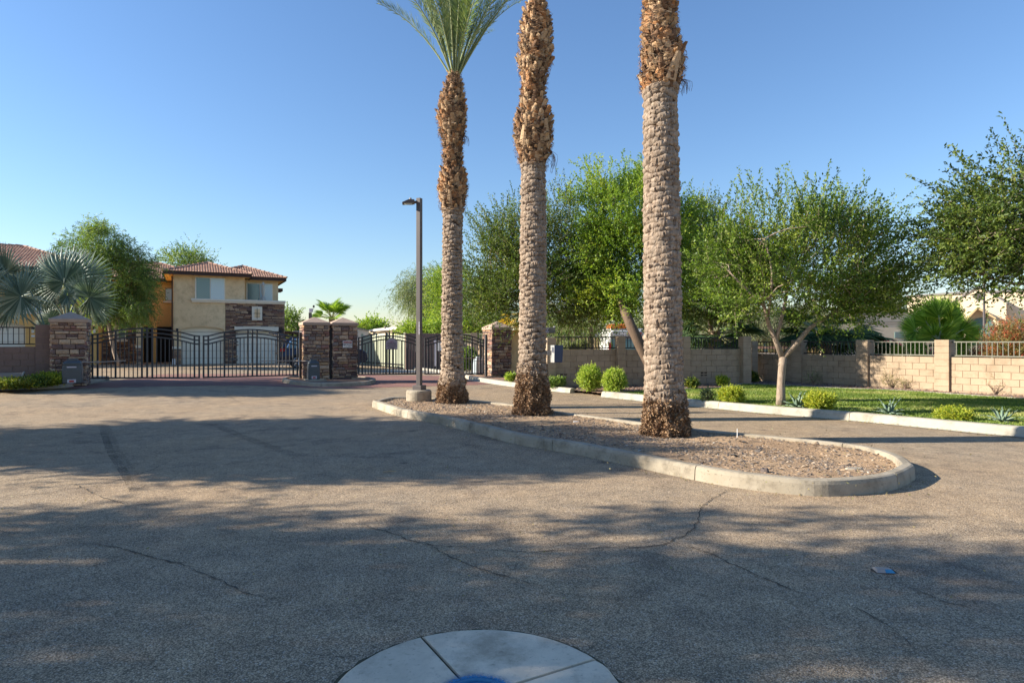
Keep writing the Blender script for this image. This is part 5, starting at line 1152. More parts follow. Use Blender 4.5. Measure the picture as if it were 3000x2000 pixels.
shrub('lemon_shrub', 'low spreading yellow shrub near the right end of the kerb', 2793, 1232, 12.1, 42, 24, 1000, .036, .018, 'lemon', 85, group=sg, up=.3)
shrub('small_shrub', 'thin pale seedling shrub beside the right palm', 2073, 1172, 15.6, 12, 30, 120, .05, .03, 'hazy', 86, group=sg)
shrub('dark_shrub', 'small dark shrub at the wall foot by the right palm', 2028, 1140, 19.9, 15, 26, 260, .05, .025, 'deep', 87, group='small plants at the wall foot')
shrub('dark_shrub', 'small bright tipped shrub under the weep holes', 2116, 1128, 21.6, 16, 20, 260, .05, .025, 'yellow', 88, group='small plants at the wall foot')
shrub('dark_shrub', 'small dark shrub in the wall corner', 2205, 1118, 23.4, 14, 24, 240, .05, .03, 'deep', 89, group='small plants at the wall foot')
shrub('dry_weed', 'sparse dry weed at the wall foot below the fourth post', 2606, 1128, 20.6, 20, 34, 55, .05, .014, 'dry', 90, 'weed', 'dry weeds along the sunlit wall', kpt=9, twig=.3)
shrub('dry_weed', 'low brown dry weed right of the larger weed', 2652, 1130, 20.2, 13, 18, 40, .04, .012, 'dry', 91, 'weed', 'dry weeds along the sunlit wall', kpt=9, twig=.2)
shrub('dry_weed', 'wispy dry weed under the rightmost fence panel', 2915, 1147, 18.2, 28, 34, 45, .04, .010, 'dry', 92, 'weed', 'dry weeds along the sunlit wall', kpt=9, twig=.32)
shrub('dry_weed', 'greyish weed in the tree shade at the wall foot', 2383, 1118, 22.6, 18, 26, 70, .05, .012, 'hazy', 93, 'weed', 'dry weeds along the sunlit wall', kpt=9, twig=.3)
shrub('creeping_shrub', 'low leafy plant at the kerb right of the middle palm base', 1628, 1135, 20.6, 26, 24, 330, .055, .035, 'willow', 94, group='small plants at the wall foot')
shrub('creeping_shrub', 'little green plant left of the middle palm base', 1497, 1118, 23.5, 14, 20, 200, .06, .04, 'lime', 95, group='small plants at the wall foot')
shrub('flowering_hedge', 'low yellow flowering hedge beside the left operator box', 148, 1118, 19.2, 50, 27, 1100, .05, .03, 'lemon', 96, group='hedge plants in the left bed', rd=.35, z0=.3)
shrub('dark_hedge', 'dark low hedge plant at the left edge behind the kerb', 45, 1122, 18.3, 62, 20, 1500, .05, .03, 'deep', 97, group='hedge plants in the left bed', rd=.4, z0=.27)
shrub('dark_hedge', 'dark green hedge plant between the edge hedge and the yellow one', 105, 1120, 18.8, 35, 20, 900, .05, .03, 'deep', 98, group='hedge plants in the left bed', rd=.35, z0=.29)
shrub('bougainvillea', 'magenta bougainvillea mass left of the bright fan palm', 2600, 1040, 26.5, 46, 85, 1500, .07, .05, 'bougain', 99, group='flowering shrubs behind the fence', z0=.3)
shrub('bougainvillea', 'magenta bougainvillea behind the fence below the bright fan palm', 2720, 1060, 25, 42, 70, 700, .07, .05, 'bougain', 100, group='flowering shrubs behind the fence', z0=.2)
shrub('russet_shrub', 'tall russet green shrub behind the fence at the right edge', 2965, 1060, 21.3, 70, 175, 2600, .07, .022, 'redbush', 101, group='flowering shrubs behind the fence', z0=.2, kpt=10, twig=.3)
shrub('russet_shrub', 'shorter russet shrub behind the rightmost fence panel', 2880, 1060, 22, 45, 85, 1100, .07, .022, 'redbush', 102, group='flowering shrubs behind the fence', z0=.2, kpt=10, twig=.3)
shrub('inner_shrub', 'green shrub seen through the rightmost gate leaf', 1365, 1085, 33, 34, 62, 1500, .08, .05, 'willow', 103, group='garden shrubs inside the gate', z0=.1)
shrub('inner_shrub', 'grey green clipped bush on top of the wall line, left one', 1662, 1030, 25, 22, 24, 500, .05, .03, 'hazy', 104, group='clipped bushes behind the iron fence', z0=1.2)
shrub('inner_shrub', 'grey green clipped bush on top of the wall line, right one', 1702, 1030, 25, 20, 30, 500, .05, .03, 'hazy', 105, group='clipped bushes behind the iron fence', z0=1.2)
def agave(px, py, Z, n, h, label, seed):
    x = X(px, Z); t = thing('agave', label, 'agave', (x, Z, .12), 0, 'agaves along the lane kerb'); r = random.Random(seed)
    for i in range(n):
        az = i*2.39996; el = 1.35-1.0*(i/n)**1.1+r.uniform(-.1, .1); ll = h*r.uniform(.8, 1.1)*(1.1-.2*abs(.5-i/n)); w = .036*h/.4; mb = MB(); d = Vector((math.cos(az), math.sin(az), 0)); s = Vector((-d.y, d.x, 0)); vs = []; N = 6
        for j in range(N+1):
            f = j/N; e = el-.45*f*(1 if i > n*.4 else .3); p = Vector((x, Z, .12))+d*(ll*f*math.cos(e)+.02)+W3*(ll*f*math.sin(e)); ww = w*(1-f**2.2)*(.75+.8*f*(1-f)*2)+.0015; nrm = d*-math.sin(e)+W3*math.cos(e)
            vs += [p-s*ww+nrm*ww*.5, p-nrm*.008, p+s*ww+nrm*ww*.5, p-nrm*(.022*(1-f)+.002)]
        mb.add(vs, [(4*j+k, 4*j+(k+1) % 4, 4*j+4+(k+1) % 4, 4*j+4+k) for j in range(N) for k in range(4)], r.random()).build('leaf', L['agave'], t, smooth=True)
agave(2336, 1185, 14.2, 17, .40, 'blue grey agave right beside the lawn tree trunk', 1)
agave(2605, 1212, 12.9, 20, .35, 'upright agave alone in the middle of the lawn kerb', 2)
agave(2936, 1240, 11.7, 16, .30, 'splayed agave at the right edge of the lawn', 3)

# ------------------------------------------------------------------ roof and house helpers
def tile_face(mb, A, B, Cc, Dd, pitch=.15, row=.34, hgt=.042, rnd=random.Random(1)):
    A, B, Cc, Dd = map(Vector, (A, B, Cc, Dd)); u = (B-A).normalized(); up0 = Dd-A; upv = up0-u*up0.dot(u); Ls = upv.length; up = upv.normalized(); n = u.cross(up); n = n if n.z > 0 else -n
    k = int(Ls/row)+1
    for i in range(k):
        f = min(1, (i+.25)*row/Ls); l = A.lerp(Dd, f); r = B.lerp(Cc, f); a = (l-A).dot(u); b = (r-A).dot(u); j0 = math.ceil(a/pitch); j1 = int(b/pitch)
        for j in range(j0, j1+1):
            c = A+u*(j*pitch)+up*(i*row)+n*.015; w = pitch*.5; v = rnd.random(); vs = []
            for (d, lift, s) in ((-.03, .03, 1.0), (row+.02, .0, .9)):
                for q in range(5): th = PI*q/4; vs.append(c+up*d+u*(-w*s*math.cos(th))+n*(hgt*math.sin(th)*s+lift))
            mb.add(vs, [(q, q+1, q+6, q+5) for q in range(4)]+[(0, 1, 2, 3, 4)], v)
def ridge_line(t, a, b, r=.085):
    a, b = Vector(a), Vector(b); d = b-a; n = max(1, int(d.length/.36)); d.normalize(); s = d.cross(W3).normalized(); up = s.cross(d); up = up if up.z > 0 else -up
    vs = [Vector((x, math.cos(PI*q/5)*-r*k, math.sin(PI*q/5)*r*k+l)) for x, k, l in ((-.2, 1.12, .02), (.2, .9, 0)) for q in range(6)]
    me = MB().add(vs, [(q, q+1, q+7, q+6) for q in range(5)]+[(0, 1, 2, 3, 4, 5)]).mesh('ridge_tile', M['tile'])
    for i in range(n):
        m = Matrix((d, s, up)).transposed().to_4x4(); m.translation = a.lerp(b, (i+.5)/n)+up*.035; link('ridge_tile', me, t, m)
def roof_part(t, O, s0, s1, v0, v1, ze, slope, name='roof'):
    """hip roof over a rectangle in the house frame; ridge along the longer side"""
    P = lambda s, v, z: O+U*s+V*v+W3*z
    w, l = s1-s0, v1-v0
    if w <= l: r1, r2 = (s0+w/2, v0+w/2), (s0+w/2, v1-w/2)
    else: r1, r2 = (s0+l/2, v0+l/2), (s1-l/2, v0+l/2)
    h = min(w, l)/2*slope; R1, R2 = P(*r1, ze+h), P(*r2, ze+h); c = [P(s0, v0, ze), P(s1, v0, ze), P(s1, v1, ze), P(s0, v1, ze)]
    faces = [(c[0], c[1], R1, R1), (c[1], c[2], R2, R1), (c[2], c[3], R2, R2), (c[3], c[0], R1, R2)] if w <= l else [(c[0], c[1], R2, R1), (c[1], c[2], R2, R2), (c[2], c[3], R1, R2), (c[3], c[0], R1, R1)]
    root = MB(); [root.add(list(f) if (f[2]-f[3]).length > 1e-6 else list(f[:3]), [tuple(range(4 if (f[2]-f[3]).length > 1e-6 else 3))]) for f in faces]
    rf_ = root.build(name, M['tile'], t)
    tb = MB(); [tile_face(tb, *f) for f in faces]; tb.build('roof_tiles', M['tile'], rf_, kind='stuff')
    fb = MB(); e = .04
    for a, b in ((0, 1), (1, 2), (2, 3), (3, 0)):
        d = (c[b]-c[a]).normalized(); nn = Vector((d.y, -d.x, 0)); fb.box((c[a]+c[b])/2-W3*.09-nn*0.02, ((c[b]-c[a]).length, .04, .17), (d, nn, W3))
    fb.build('fascia', M['fascia'], t)
    MB().add([P(s0+.03, v0+.03, ze-.12), P(s1-.03, v0+.03, ze-.12), P(s1-.03, v1-.03, ze-.12), P(s0+.03, v1-.03, ze-.12)], [(0, 1, 2, 3)]).build('soffit', M['stucco_gold_bounce'], t)
    hips = ((c[0], R1), (c[1], R1), (c[2], R2), (c[3], R2)) if w <= l else ((c[0], R1), (c[3], R1), (c[1], R2), (c[2], R2))
    for a, b in hips: ridge_line(rf_, a, b)
    if (R1-R2).length > .5: ridge_line(rf_, R1, R2)
OH = Vector((X(508, 38.8), 38.8, 0))
def hs(px, v=0.0):
    k = (px-1500)/FPX; o = OH+V*v; return (k*o.y-o.x)/(U.x-k*U.y)
def hz(py, s, v=0.0): return HC-(py-1000)/FPX*(OH+U*s+V*v).y
def hbox(t, name, mt, p0, p1, q0, q1, v0=0.0, th=.2, bevel=0):
    """box on the plane v=v0: px range p0..p1, py range q0 (top)..q1 (bottom) read at its own left edge, thickness th towards +V"""
    s0, s1 = hs(p0, v0), hs(p1, v0); sm = (s0+s1)/2; return ubox_obj(name, M[mt], t, OH, s0, s1, v0, v0+th, hz(q1, sm, v0), hz(q0, sm, v0), bevel=bevel)
def window(t, p0, p1, q0, q1, v, mt='pane', split=1, trim='trim', sill=True):
    s0, s1 = hs(p0, v), hs(p1, v); sm = (s0+s1)/2; z0, z1 = hz(q1, sm, v), hz(q0, sm, v)
    w = ubox_obj('window', M[trim], t, OH, s0-.05, s1+.05, v-.035, v+.02, z0-.05, z1+.05)
    for i in range(split+1 if split > 1 else 1):
        if split == 1: a, b = s0, s1
        else: 
            if i >= split: break
            a, b = s0+(s1-s0)*i/split+.02, s0+(s1-s0)*(i+1)/split-.02
        ubox_obj('pane', M[mt[i] if isinstance(mt, tuple) else mt], w, OH, a, b, v-.045-.01*i, v-.02, z0, z1)
    if sill: ubox_obj('sill', M['trim'], w, OH, s0-.15, s1+.15, v-.13, v+.02, z0-.18, z0-.06)
    return w
# ---- main house
H = thing('townhouse', 'tan two storey townhouse with tiled roof and stone clad garage front', 'house', tuple(OH), 0, 'tiled townhouses beyond the gate')
sA, sB, sC = hs(660), hs(717), hs(833)
ZL = 4.12; ZE = 5.78
def arch_wall(t, s0, s1, zt_, a0, a1, zs, za, v, th, mt):
    P = lambda s, z: OH+U*s+V*v+W3*z
    pts = [P(s0, 0), P(s0, zt_), P(s1, zt_), P(s1, 0), P(a1, 0), P(a1, zs)]+[P((a0+a1)/2+(a1-a0)/2*math.cos(x), zs+(za-zs)*math.sin(x)) for x in np.linspace(0, PI, 13)[1:-1]]+[P(a0, zs), P(a0, 0)]
    return MB().prism(pts, V*th).build('wall', M[mt], t)
a0, a1 = hs(531), hs(658); am = (a0+a1)/2
arch_wall(H, 0, sA, ZL, a0, a1-.02, hz(967, am), hz(957, am), 0, .25, 'stucco')
ubox_obj('wall', M['stucco'], H, OH, .001, sB, .003, 6, ZL, ZE)
ubox_obj('wall', M['stucco'], H, OH, 0, .25, .26, 6, 0, ZL)
ubox_obj('wall', M['stucco'], H, OH, sB-.1, hs(815, 1.8), 1.8, 2.0, ZL-.4, ZE)
ubox_obj('wall', M['stucco'], H, OH, sC-.25, sC, 0.3, 9, 0, ZL-.1); ubox_obj('wall', M['stucco'], H, OH, hs(815, 1.8)-.2, hs(815, 1.8), 1.9, 9, ZL-.2, ZE)
ubox_obj('balcony_floor', M['stucco'], H, OH, sB, sC-.05, .22, 1.9, ZL-.9, ZL-.75)
g = ubox_obj('garage_door', M['garage'], H, OH, a0-.1, a1+.02, .30, .38, .1, hz(950, am))
for i in range(1, 5): ubox_obj('panel_groove', M['joint'], g, OH, a0, a1-.03, .292, .31, .1+i*.46, .112+i*.46)
ubox_obj('header_line', M['joint'], g, OH, a0, a1-.03, .29, .31, hz(973, am), hz(973, am)+.02)
# stone garage front
dz1 = hz(971, hs(750)); d0, d1 = hs(691), hs(813); 
P = lambda s, z: OH+U*s+V*.07+W3*z
MB().prism([P(sA, 0), P(sA, ZL), P(sC-.03, ZL), P(sC-.03, 0), P(d1, 0), P(d1, dz1), P(d0, dz1), P(d0, 0)], V*.2).build('stone_backing', M['mortar'], H)
w0, w1, wz0, wz1 = hs(740), hs(766), hz(936, hs(753)), hz(900, hs(753))
stone_field(H, OH+U*sA+V*.07, U, -V, sC-sA, ZL-.08, 91, hs=(.07, .09, .11), ls=(.22, .6), limit=300, depth=.08,
            skip=lambda x, z: (d0-.05 < sA+x < d1+.05 and z < dz1+.04) or (w0-.12 < sA+x < w1+.12 and wz0-.05 < z < wz1+.05) or (hs(688)-.1 < sA+x < hs(817)+.1 and dz1-.02 < z < dz1+.33))
stone_field(H, OH+U*sC+V*.05, V, U, 1.2, ZL-.08, 92, hs=(.09, .11), ls=(.22, .5), limit=40, depth=.06)
stone_field(H, OH+U*0+W3*0-V*0, U, -V, a0, 1.15, 93, hs=(.07, .09, .11), ls=(.2, .45), limit=60, depth=.08)
ubox_obj('base_trim', M['trim'], H, OH, -.05, a0+.02, -.09, .02, 1.15, 1.30)
g = ubox_obj('garage_door', M['garage'], H, OH, d0, d1, .2, .3, .1, dz1)
for i in range(1, 5): ubox_obj('panel_groove', M['joint'], g, OH, d0, d1, .192, .21, .1+i*.44, .112+i*.44)
ubox_obj('lintel', M['trim'], H, OH, hs(687), hs(816), -.06, .1, dz1+.02, dz1+.31, bevel=.01)
fr = ubox_obj('niche_frame', M['trim'], H, OH, w0-.04, w1+.04, -.05, .05, wz0-.04, wz1+.04)
ubox_obj('niche_panel', M['stucco'], fr, OH, w0+.11, w1-.09, -.056, -.03, wz0+.13, wz1-.12)
for a in (0, 1): 
    if a: ubox_obj('iron_bar', M['iron_dark'], fr, OH, (w0+w1)/2-.012, (w0+w1)/2+.012, -.09, -.06, wz0+.04, wz1-.04)
    else: ubox_obj('iron_bar', M['iron_dark'], fr, OH, w0+.06, w1-.06, -.085, -.062, (wz0+wz1)/2-.012, (wz0+wz1)/2+.012)
ubox_obj('ledge', M['trim'], H, OH, hs(560), hs(836), -.16, .12, ZL, ZL+.12, bevel=.01)
ubox_obj('ledge_moulding', M['trim'], H, OH, hs(562), hs(834), -.10, .05, ZL-.10, ZL-.002)
ubox_obj('balcony_cap', M['trim'], H, OH, sC-.3, sC+.1, .125, 1.8, ZL, ZL+.12)
ubox_obj('window_surround', M['stucco'], H, OH, hs(566), hs(666), -.03, .05, ZL+.125, hz(806, hs(610)))
ubox_obj('window_header', M['stucco'], H, OH, hs(561), hs(671), -.09, .06, hz(807, hs(610)), hz(801, hs(610)), bevel=.01)
window(H, 574, 657, 815, 880, -.03, ('pane', 'pane_light'), 2, 'trim', False)
window(H, 724, 797, 832, 889, 1.78, ('pane', 'pane_light'), 2, 'trim', False)
roof_part(H, OH, -.55, hs(738, -.5), -.55, 6.5, ZE+.03, .34)
roof_part(H, OH, 1.6, hs(839, 1.3), 1.25, 10, ZE+.05, .36)
roof_part(H, OH, -6.5, 3, 5.3, 13.5, ZE+.03, .36)
for z, s in ((ZE-.35, 0),): ubox_obj('gutter_pipe', M['fascia'], H, OH, -.10, -.03, -.08, 0, .3, ZE-.2)
ubox_obj('side_beam', M['fascia'], H, OH, hs(815, 1.8), hs(815, 1.8)+.35, 2.2, 3.5, ZE-.75, ZE-.55)
# recessed entry: warm bounced light is put into the golden wall colour
ubox_obj('wall', M['stucco_gold_bounce'], H, OH, -5.2, 0, 5.8, 6, 0, ZE)
ubox_obj('wall', M['stucco_gold_bounce'], H, OH, -.02, -.0, .02, 5.8, 0, ZE)
ubox_obj('wall', M['stucco_gold_bounce'], H, OH, hs(447, 4.2), hs(459, 4.2), 4.2, 4.6, 0, 2.95)
ubox_obj('doorway', M['dark'], H, OH, hs(422, 5.7), hs(506, 5.7), 5.7, 5.81, 0, hz(957, hs(480, 5.7), 5.7))
w = window(H, 486, 503, 846, 879, 5.78, ('pane_light',), 1, 'cap', True)
ubox_obj('wall_lamp', M['iron_dark'], H, OH, hs(519)-.06, hs(519)+.06, -.13, 0, hz(972, 0.2), hz(962, 0.2), bevel=.01)
ubox_obj('wall_lamp', M['iron_dark'], H, OH, hs(821)-.07, hs(821)+.07, -.14, -.02, hz(976, hs(821)), hz(966, hs(821)), bevel=.01)
# ---- left townhouse
H2 = thing('townhouse', 'golden townhouse at the left edge with balcony behind the silver palms', 'house', tuple(OH-U*9+V*1.3), 0, 'tiled townhouses beyond the gate')
v2 = 1.3; s2 = hs(288, v2)
g0, g1 = hs(-60, v2), hs(74, v2)
P2 = lambda s, z: OH+U*s+V*v2+W3*z
arch_wall(H2, s2-16, s2, ZE, g0, g1, hz(958, g1, v2), hz(945, (g0+g1)/2, v2), v2, .25, 'stucco_gold_bounce')
ubox_obj('wall', M['stucco_gold_bounce'], H2, OH, s2-.2, s2, v2+.25, 6, 0, ZE)
g = ubox_obj('garage_door', M['garage'], H2, OH, g0-.1, g1+.1, v2+.26, v2+.34, .2, 3)
for i in range(1, 6): ubox_obj('panel_groove', M['joint'], g, OH, g0, g1, v2+.25, v2+.27, .2+i*.46, .212+i*.46)
l0, l1 = hs(107, v2), hs(270, v2); ubox_obj('lintel', M['trim'], H2, OH, l0, l1, v2-.08, v2+.1, hz(953, l0, v2), hz(943, l0, v2), bevel=.01)
g = ubox_obj('garage_door', M['garage'], H2, OH, l0+.2, l1-.2, v2-.02, v2+.05, .2, hz(957, l0, v2))
ubox_obj('ledge', M['trim'], H2, OH, hs(-100, v2), hs(178, v2), v2-.12, v2+.1, hz(920, hs(100, v2), v2), hz(914, hs(100, v2), v2))
window(H2, 20, 122, 805, 910, v2-.02, ('pane', 'pane_light'), 2, 'trim', False)
ubox_obj('balcony_opening', M['dark'], H2, OH, hs(127, v2), hs(163, v2), v2-.02, v2+.06, hz(912, hs(140, v2), v2), hz(850, hs(140, v2), v2))
for i in range(6): s_ = hs(129, v2)+i*.11; ubox_obj('baluster', M['iron_dark'], H2, OH, s_, s_+.02, v2-.10, v2-.08, hz(912, s_, v2), hz(875, s_, v2))
for px in (97, 277):
    s_ = hs(px, v2); ubox_obj('wall_lamp', M['iron_dark'], H2, OH, s_-.08, s_+.08, v2-.16, v2, hz(964, s_, v2), hz(957, s_, v2)); ubox_obj('lamp_glass', M['trim'], H2, OH, s_-.06, s_+.06, v2-.13, v2-.02, hz(975, s_, v2), hz(965, s_, v2))
ubox_obj('number_plaque', M['white'], H2, OH, hs(92, v2), hs(102, v2), v2-.03, v2, hz(987, s2-4, v2), hz(981, s2-4, v2))
roof_part(H2, OH, s2-17, s2+.35, v2-.5, v2+9, ZE+.03, .36)
# stone clad entry wall between the houses
e0, e1 = s2, hs(398, 3.4)
ubox_obj('entry_wall', M['mortar'], H2, OH, e0, e1, 3.4, 3.6, 0, 3.6)
stone_field(H2, OH+U*e0+V*3.4, U, -V, e1-e0, 3.5, 94, hs=(.08, .10, .13), ls=(.22, .6), limit=170, depth=.08, skip=lambda x, z: 1.35 < x < 2.1 and 1.6 < z < 2.4)
window(H2, 347, 366, 969, 992, 3.36, 'pane', 1, 'white', True)
c0, c1 = hs(399, 1.6), hs(416, 1.6)
ubox_obj('column', M['stucco'], H2, OH, c0, c1, 1.6, 2.0, 1.35, 3.6); ubox_obj('column_base', M['mortar'], H2, OH, c0+.02, c1-.02, 1.62, 1.98, 0, 1.2)
ubox_obj('column_trim', M['trim'], H2, OH, c0-.03, c1+.03, 1.57, 2.03, 1.2, 1.35); stone_field(H2, OH+U*c0+V*1.6, U, -V, c1-c0, 1.2, 95, limit=30)
# concrete apron in front of the houses
ap = MB()
for s0, s1, v0, v1, z in ((-16, 12, -2.2, 1.2, .19), (-16, 12, -3.6, -3.2, .16)): ap.add([OH+U*s+V*v+W3*z for s, v in ((s0, v0), (s1, v0), (s1, v1), (s0, v1))], [(0, 1, 2, 3)])
a_ = ap.build('driveway_apron', M['concrete']); a_['kind'] = 'structure'
# small coiled hose box by the garage
t = ubox_obj('hose_box', M['white'], None, OH, hs(505, -.3), hs(514, -.3), -.45, -.2, .2, .55, bevel=.02); tag(t, 'small white box on the ground at the garage corner', 'box')
# closed patio umbrella on the balcony
uo = OH+U*hs(771, .9)+V*.9; t = thing('patio_umbrella', 'closed cream patio umbrella standing on the stone balcony', 'umbrella', (uo.x, uo.y, ZL-.7))
MB().tube([(uo.x, uo.y, ZL-.75), (uo.x, uo.y, ZL+1.42)], .02, 8).build('pole', M['white'], t)
mb = MB(); vs = []; prof = [(1.38, .02), (1.2, .11), (1.05, .07), (.75, .085), (.45, .06), (.33, .12), (.16, .17), (.08, .06)]
for z, rr in prof:
    for i in range(16): a = 2*PI*i/16; q = rr*(1+.25*(i % 2)); vs.append((uo.x+q*math.cos(a), uo.y+q*math.sin(a), ZL+z))
mb.add(vs, [(16*j+i, 16*j+(i+1) % 16, 16*j+16+(i+1) % 16, 16*j+16+i) for j in range(len(prof)-1) for i in range(16)]); mb.build('canopy', M['fabric'], t)

# ------------------------------------------------------------------ vehicles
def car():
    o = Vector((X(819, 34.1), 34.1, .16)); ang = math.radians(14); u = Vector((math.cos(ang), math.sin(ang), 0)); v = Vector((-u.y, u.x, 0))
    t = thing('parked_car', 'dark blue suv with raised tailgate parked beyond the gate', 'car', tuple(o))
    prof = [(.05, .45), (0, .62), (.03, .95), (.12, 1.12), (.35, 1.55), (.55, 1.66), (1.4, 1.72), (2.3, 1.68), (2.9, 1.45), (3.35, 1.12), (4.3, .98), (4.58, .78), (4.62, .5), (4.5, .3), (4.2, .26), (.3, .26)]
    w = .92; vs = []
    n = len(prof)
    for yy, k in ((-1, 1), (-1, 0), (1, 0), (1, 1)):
        for x, z in prof:
            ins = .20*max(0, z-.98)/.7 if z > .98 else .02; vs.append(o+u*(x+(.04 if k else 0)*(1 if x < 2 else -1))+v*(w+w*yy*(1-ins)*(1 if k else .92))+W3*z) if k else vs.append(o+u*x+v*(w+w*yy*(1-ins)*.94)+W3*(z+.012))
    # order: outer left ring, slightly inset crown ring, mirrored
    fs = [tuple(range(n)), tuple(range(4*n-1, 3*n-1, -1))]+[(j*n+i, j*n+(i+1) % n, (j+1)*n+(i+1) % n, (j+1)*n+i) for j in range(3) for i in range(n)]
    MB().add(vs, fs).build('body', M['navy'], t, smooth=False, bevel=.02)
    def sidepoly(pts, name, mt, off=.006):
        for sgn in (-1, 1):
            q = []
            for x, z in pts:
                ins = .20*max(0, z-.98)/.7 if z > .98 else .02; q.append(o+u*x+v*(w+sgn*(w*(1-ins)+off))+W3*z)
            MB().prism(q, v*(-sgn*.02)).build(name, M[mt], t)
    sidepoly([(.42, 1.08), (.60, 1.50), (1.30, 1.58), (1.30, 1.08)], 'side_window', 'pane'); sidepoly([(1.36, 1.08), (1.36, 1.585), (2.2, 1.56), (2.75, 1.36), (3.15, 1.10)], 'side_window', 'pane')
    sidepoly([(.34, 1.10), (.52, 1.535), (.60, 1.56), (1.4, 1.625), (2.3, 1.59), (2.3, 1.572), (1.4, 1.60), (.62, 1.53), (.40, 1.10)], 'window_trim', 'chrome', .012)
    for sgn in (-1, 1):
        for x in (.92, 3.68):
            c = o+u*x+v*(w+sgn*(w-.06))+W3*(.35-.0); MB().tube([c-v*sgn*.14, c+v*sgn*.085], .405, 24).build('wheel_arch', M['rubber'], t)
            wl = MB().tube([c-v*sgn*.1+W3*-.02, c+v*sgn*.10+W3*-.02], .355, 28).build('wheel', M['rubber'], t)
            mb = MB(); cc = c+v*sgn*.105-W3*.02
            for i in range(5):
                for da in (-.14, .14):
                    a = 2*PI*i/5+da; mb.tube([cc, cc+u*.23*math.cos(a)+W3*.23*math.sin(a)], [.022, .026], 5)
            ring = [cc+u*.24*math.cos(2*PI*i/20)+W3*.24*math.sin(2*PI*i/20) for i in range(21)]; mb.tube(ring, .018, 6, False); mb.tube([cc-v*sgn*.01, cc+v*sgn*.02], .05, 12); mb.build('rim', M['chrome'], wl)
        MB().box(o+u*.13+v*(w+sgn*(w*.84))+W3*.98, (.26, .26, .17), (u, v, W3)).build('tail_light', M['red'], t, bevel=.03)
        MB().box(o+u*4.40+v*(w+sgn*(w*.78))+W3*.76, (.30, .30, .12), (u, v, W3)).build('headlight', M['white'], t, bevel=.03)
    MB().box(o+u*.02+v*w+W3*.52, (.16, w*1.8, .22), (u, v, W3)).build('rear_bumper', M['navy'], t, bevel=.05)
    MB().box(o+u*-.03+v*w+W3*.42, (.12, w*1.5, .10), (u, v, W3)).build('bumper_trim', M['chrome'], t, bevel=.03)
    MB().box(o+u*3.0+v*(w-w*1.02)+W3*1.16, (.14, .2, .14), (u, v, W3)).build('mirror', M['navy'], t, bevel=.03)
    # raised tailgate, hinged at the roof edge and swung up to the rear
    h = o+u*.50+v*w+W3*1.70; d = (u*-1+W3*.18).normalized(); up = d.cross(v).normalized(); up = up if up.z > 0 else -up
    tg = MB().box(h+d*.55, (1.1, w*1.5, .06), (d, v, up)).build('tailgate', M['navy'], t, bevel=.025)
    MB().box(h+d*.30+up*.035, (.50, w*1.2, .012), (d, v, up)).build('rear_glass', M['pane'], tg); MB().box(h+d*.95+up*-.05, (.28, w*1.3, .08), (d, v, up)).build('spoiler_trim', M['chrome'], tg, bevel=.02)
    for sgn in (-1, 1): MB().tube([h+d*.5+v*sgn*w*.68, o+u*.42+v*(w+sgn*w*.70)+W3*1.35], .014, 6).build('gas_strut', M['chrome'], t)
car()
def van():
    Zv = 38; o = Vector((X(1782, Zv), Zv, 0)); t = thing('parked_van', 'white van with lettered grey rear window parked behind the iron fence', 'van', tuple(o)); w = 2.25; u = Vector((1, 0, 0)); v = Vector((0, 1, 0))
    zt_ = ZZ(965, Zv); pr = [(0.06, .35), (0, .9), (.04, 1.5), (.14, zt_-.22), (.32, zt_-.04), (w-.32, zt_-.04), (w-.14, zt_-.22), (w-.04, 1.5), (w, .9), (w-.06, .35)]
    MB().prism([o+u*x+W3*z for x, z in pr], v*5.0).build('body', M['white'], t, bevel=.03)
    MB().box(o+u*(w/2)+v*2.4+W3*(zt_+.02), (w*.86, 4.6, .07), (u, v, W3)).build('roof', M['white'], t, bevel=.02)
    MB().prism([o+u*x+W3*z-v*.012 for x, z in ((.16, .95), (.20, zt_-.12), (w-.20, zt_-.12), (w-.16, .95))], v*.02).build('rear_window', M['pane'], t)
    MB().prism([o+u*x+W3*z-v*.022 for x, z in ((.16, 1.75), (.20, zt_-.14), (w-.20, zt_-.14), (w-.16, 1.75))], v*.02).build('lettered_band', M['steel'], t)
    text_obj('lettering', 'SOUND', .27, M['white'], t, o+u*.22+W3*(ZZ(979, Zv))-v*.04, u, W3, 'LEFT', .01, 1.05); text_obj('lettering', 'EFFECT', .27, M['red'], t, o+u*1.13+W3*(ZZ(979, Zv))-v*.04, u, W3, 'LEFT', .01, 1.0)
    for x in (.10, w-.10): MB().box(o+u*x-v*.01+W3*1.25, (.16, .08, .55), (u, v, W3)).build('tail_light', M['red'], t, bevel=.02)
    MB().box(o+u*w/2-v*.05+W3*.55, (w*.95, .18, .25), (u, v, W3)).build('bumper', M['steel'], t, bevel=.03)
    for x in (.25, w-.25): MB().tube([o+u*(x-.12)+v*.8+W3*.36, o+u*(x+.12)+v*.8+W3*.36], .36, 20).build('wheel', M['rubber'], t)
    s = MB().box(o+u*.75+v*1+W3*(ZZ(955, Zv)), (1.15, 2.0, .26), (u, v, W3)).build('roof_box', M['orange'], t, bevel=.04)
van()

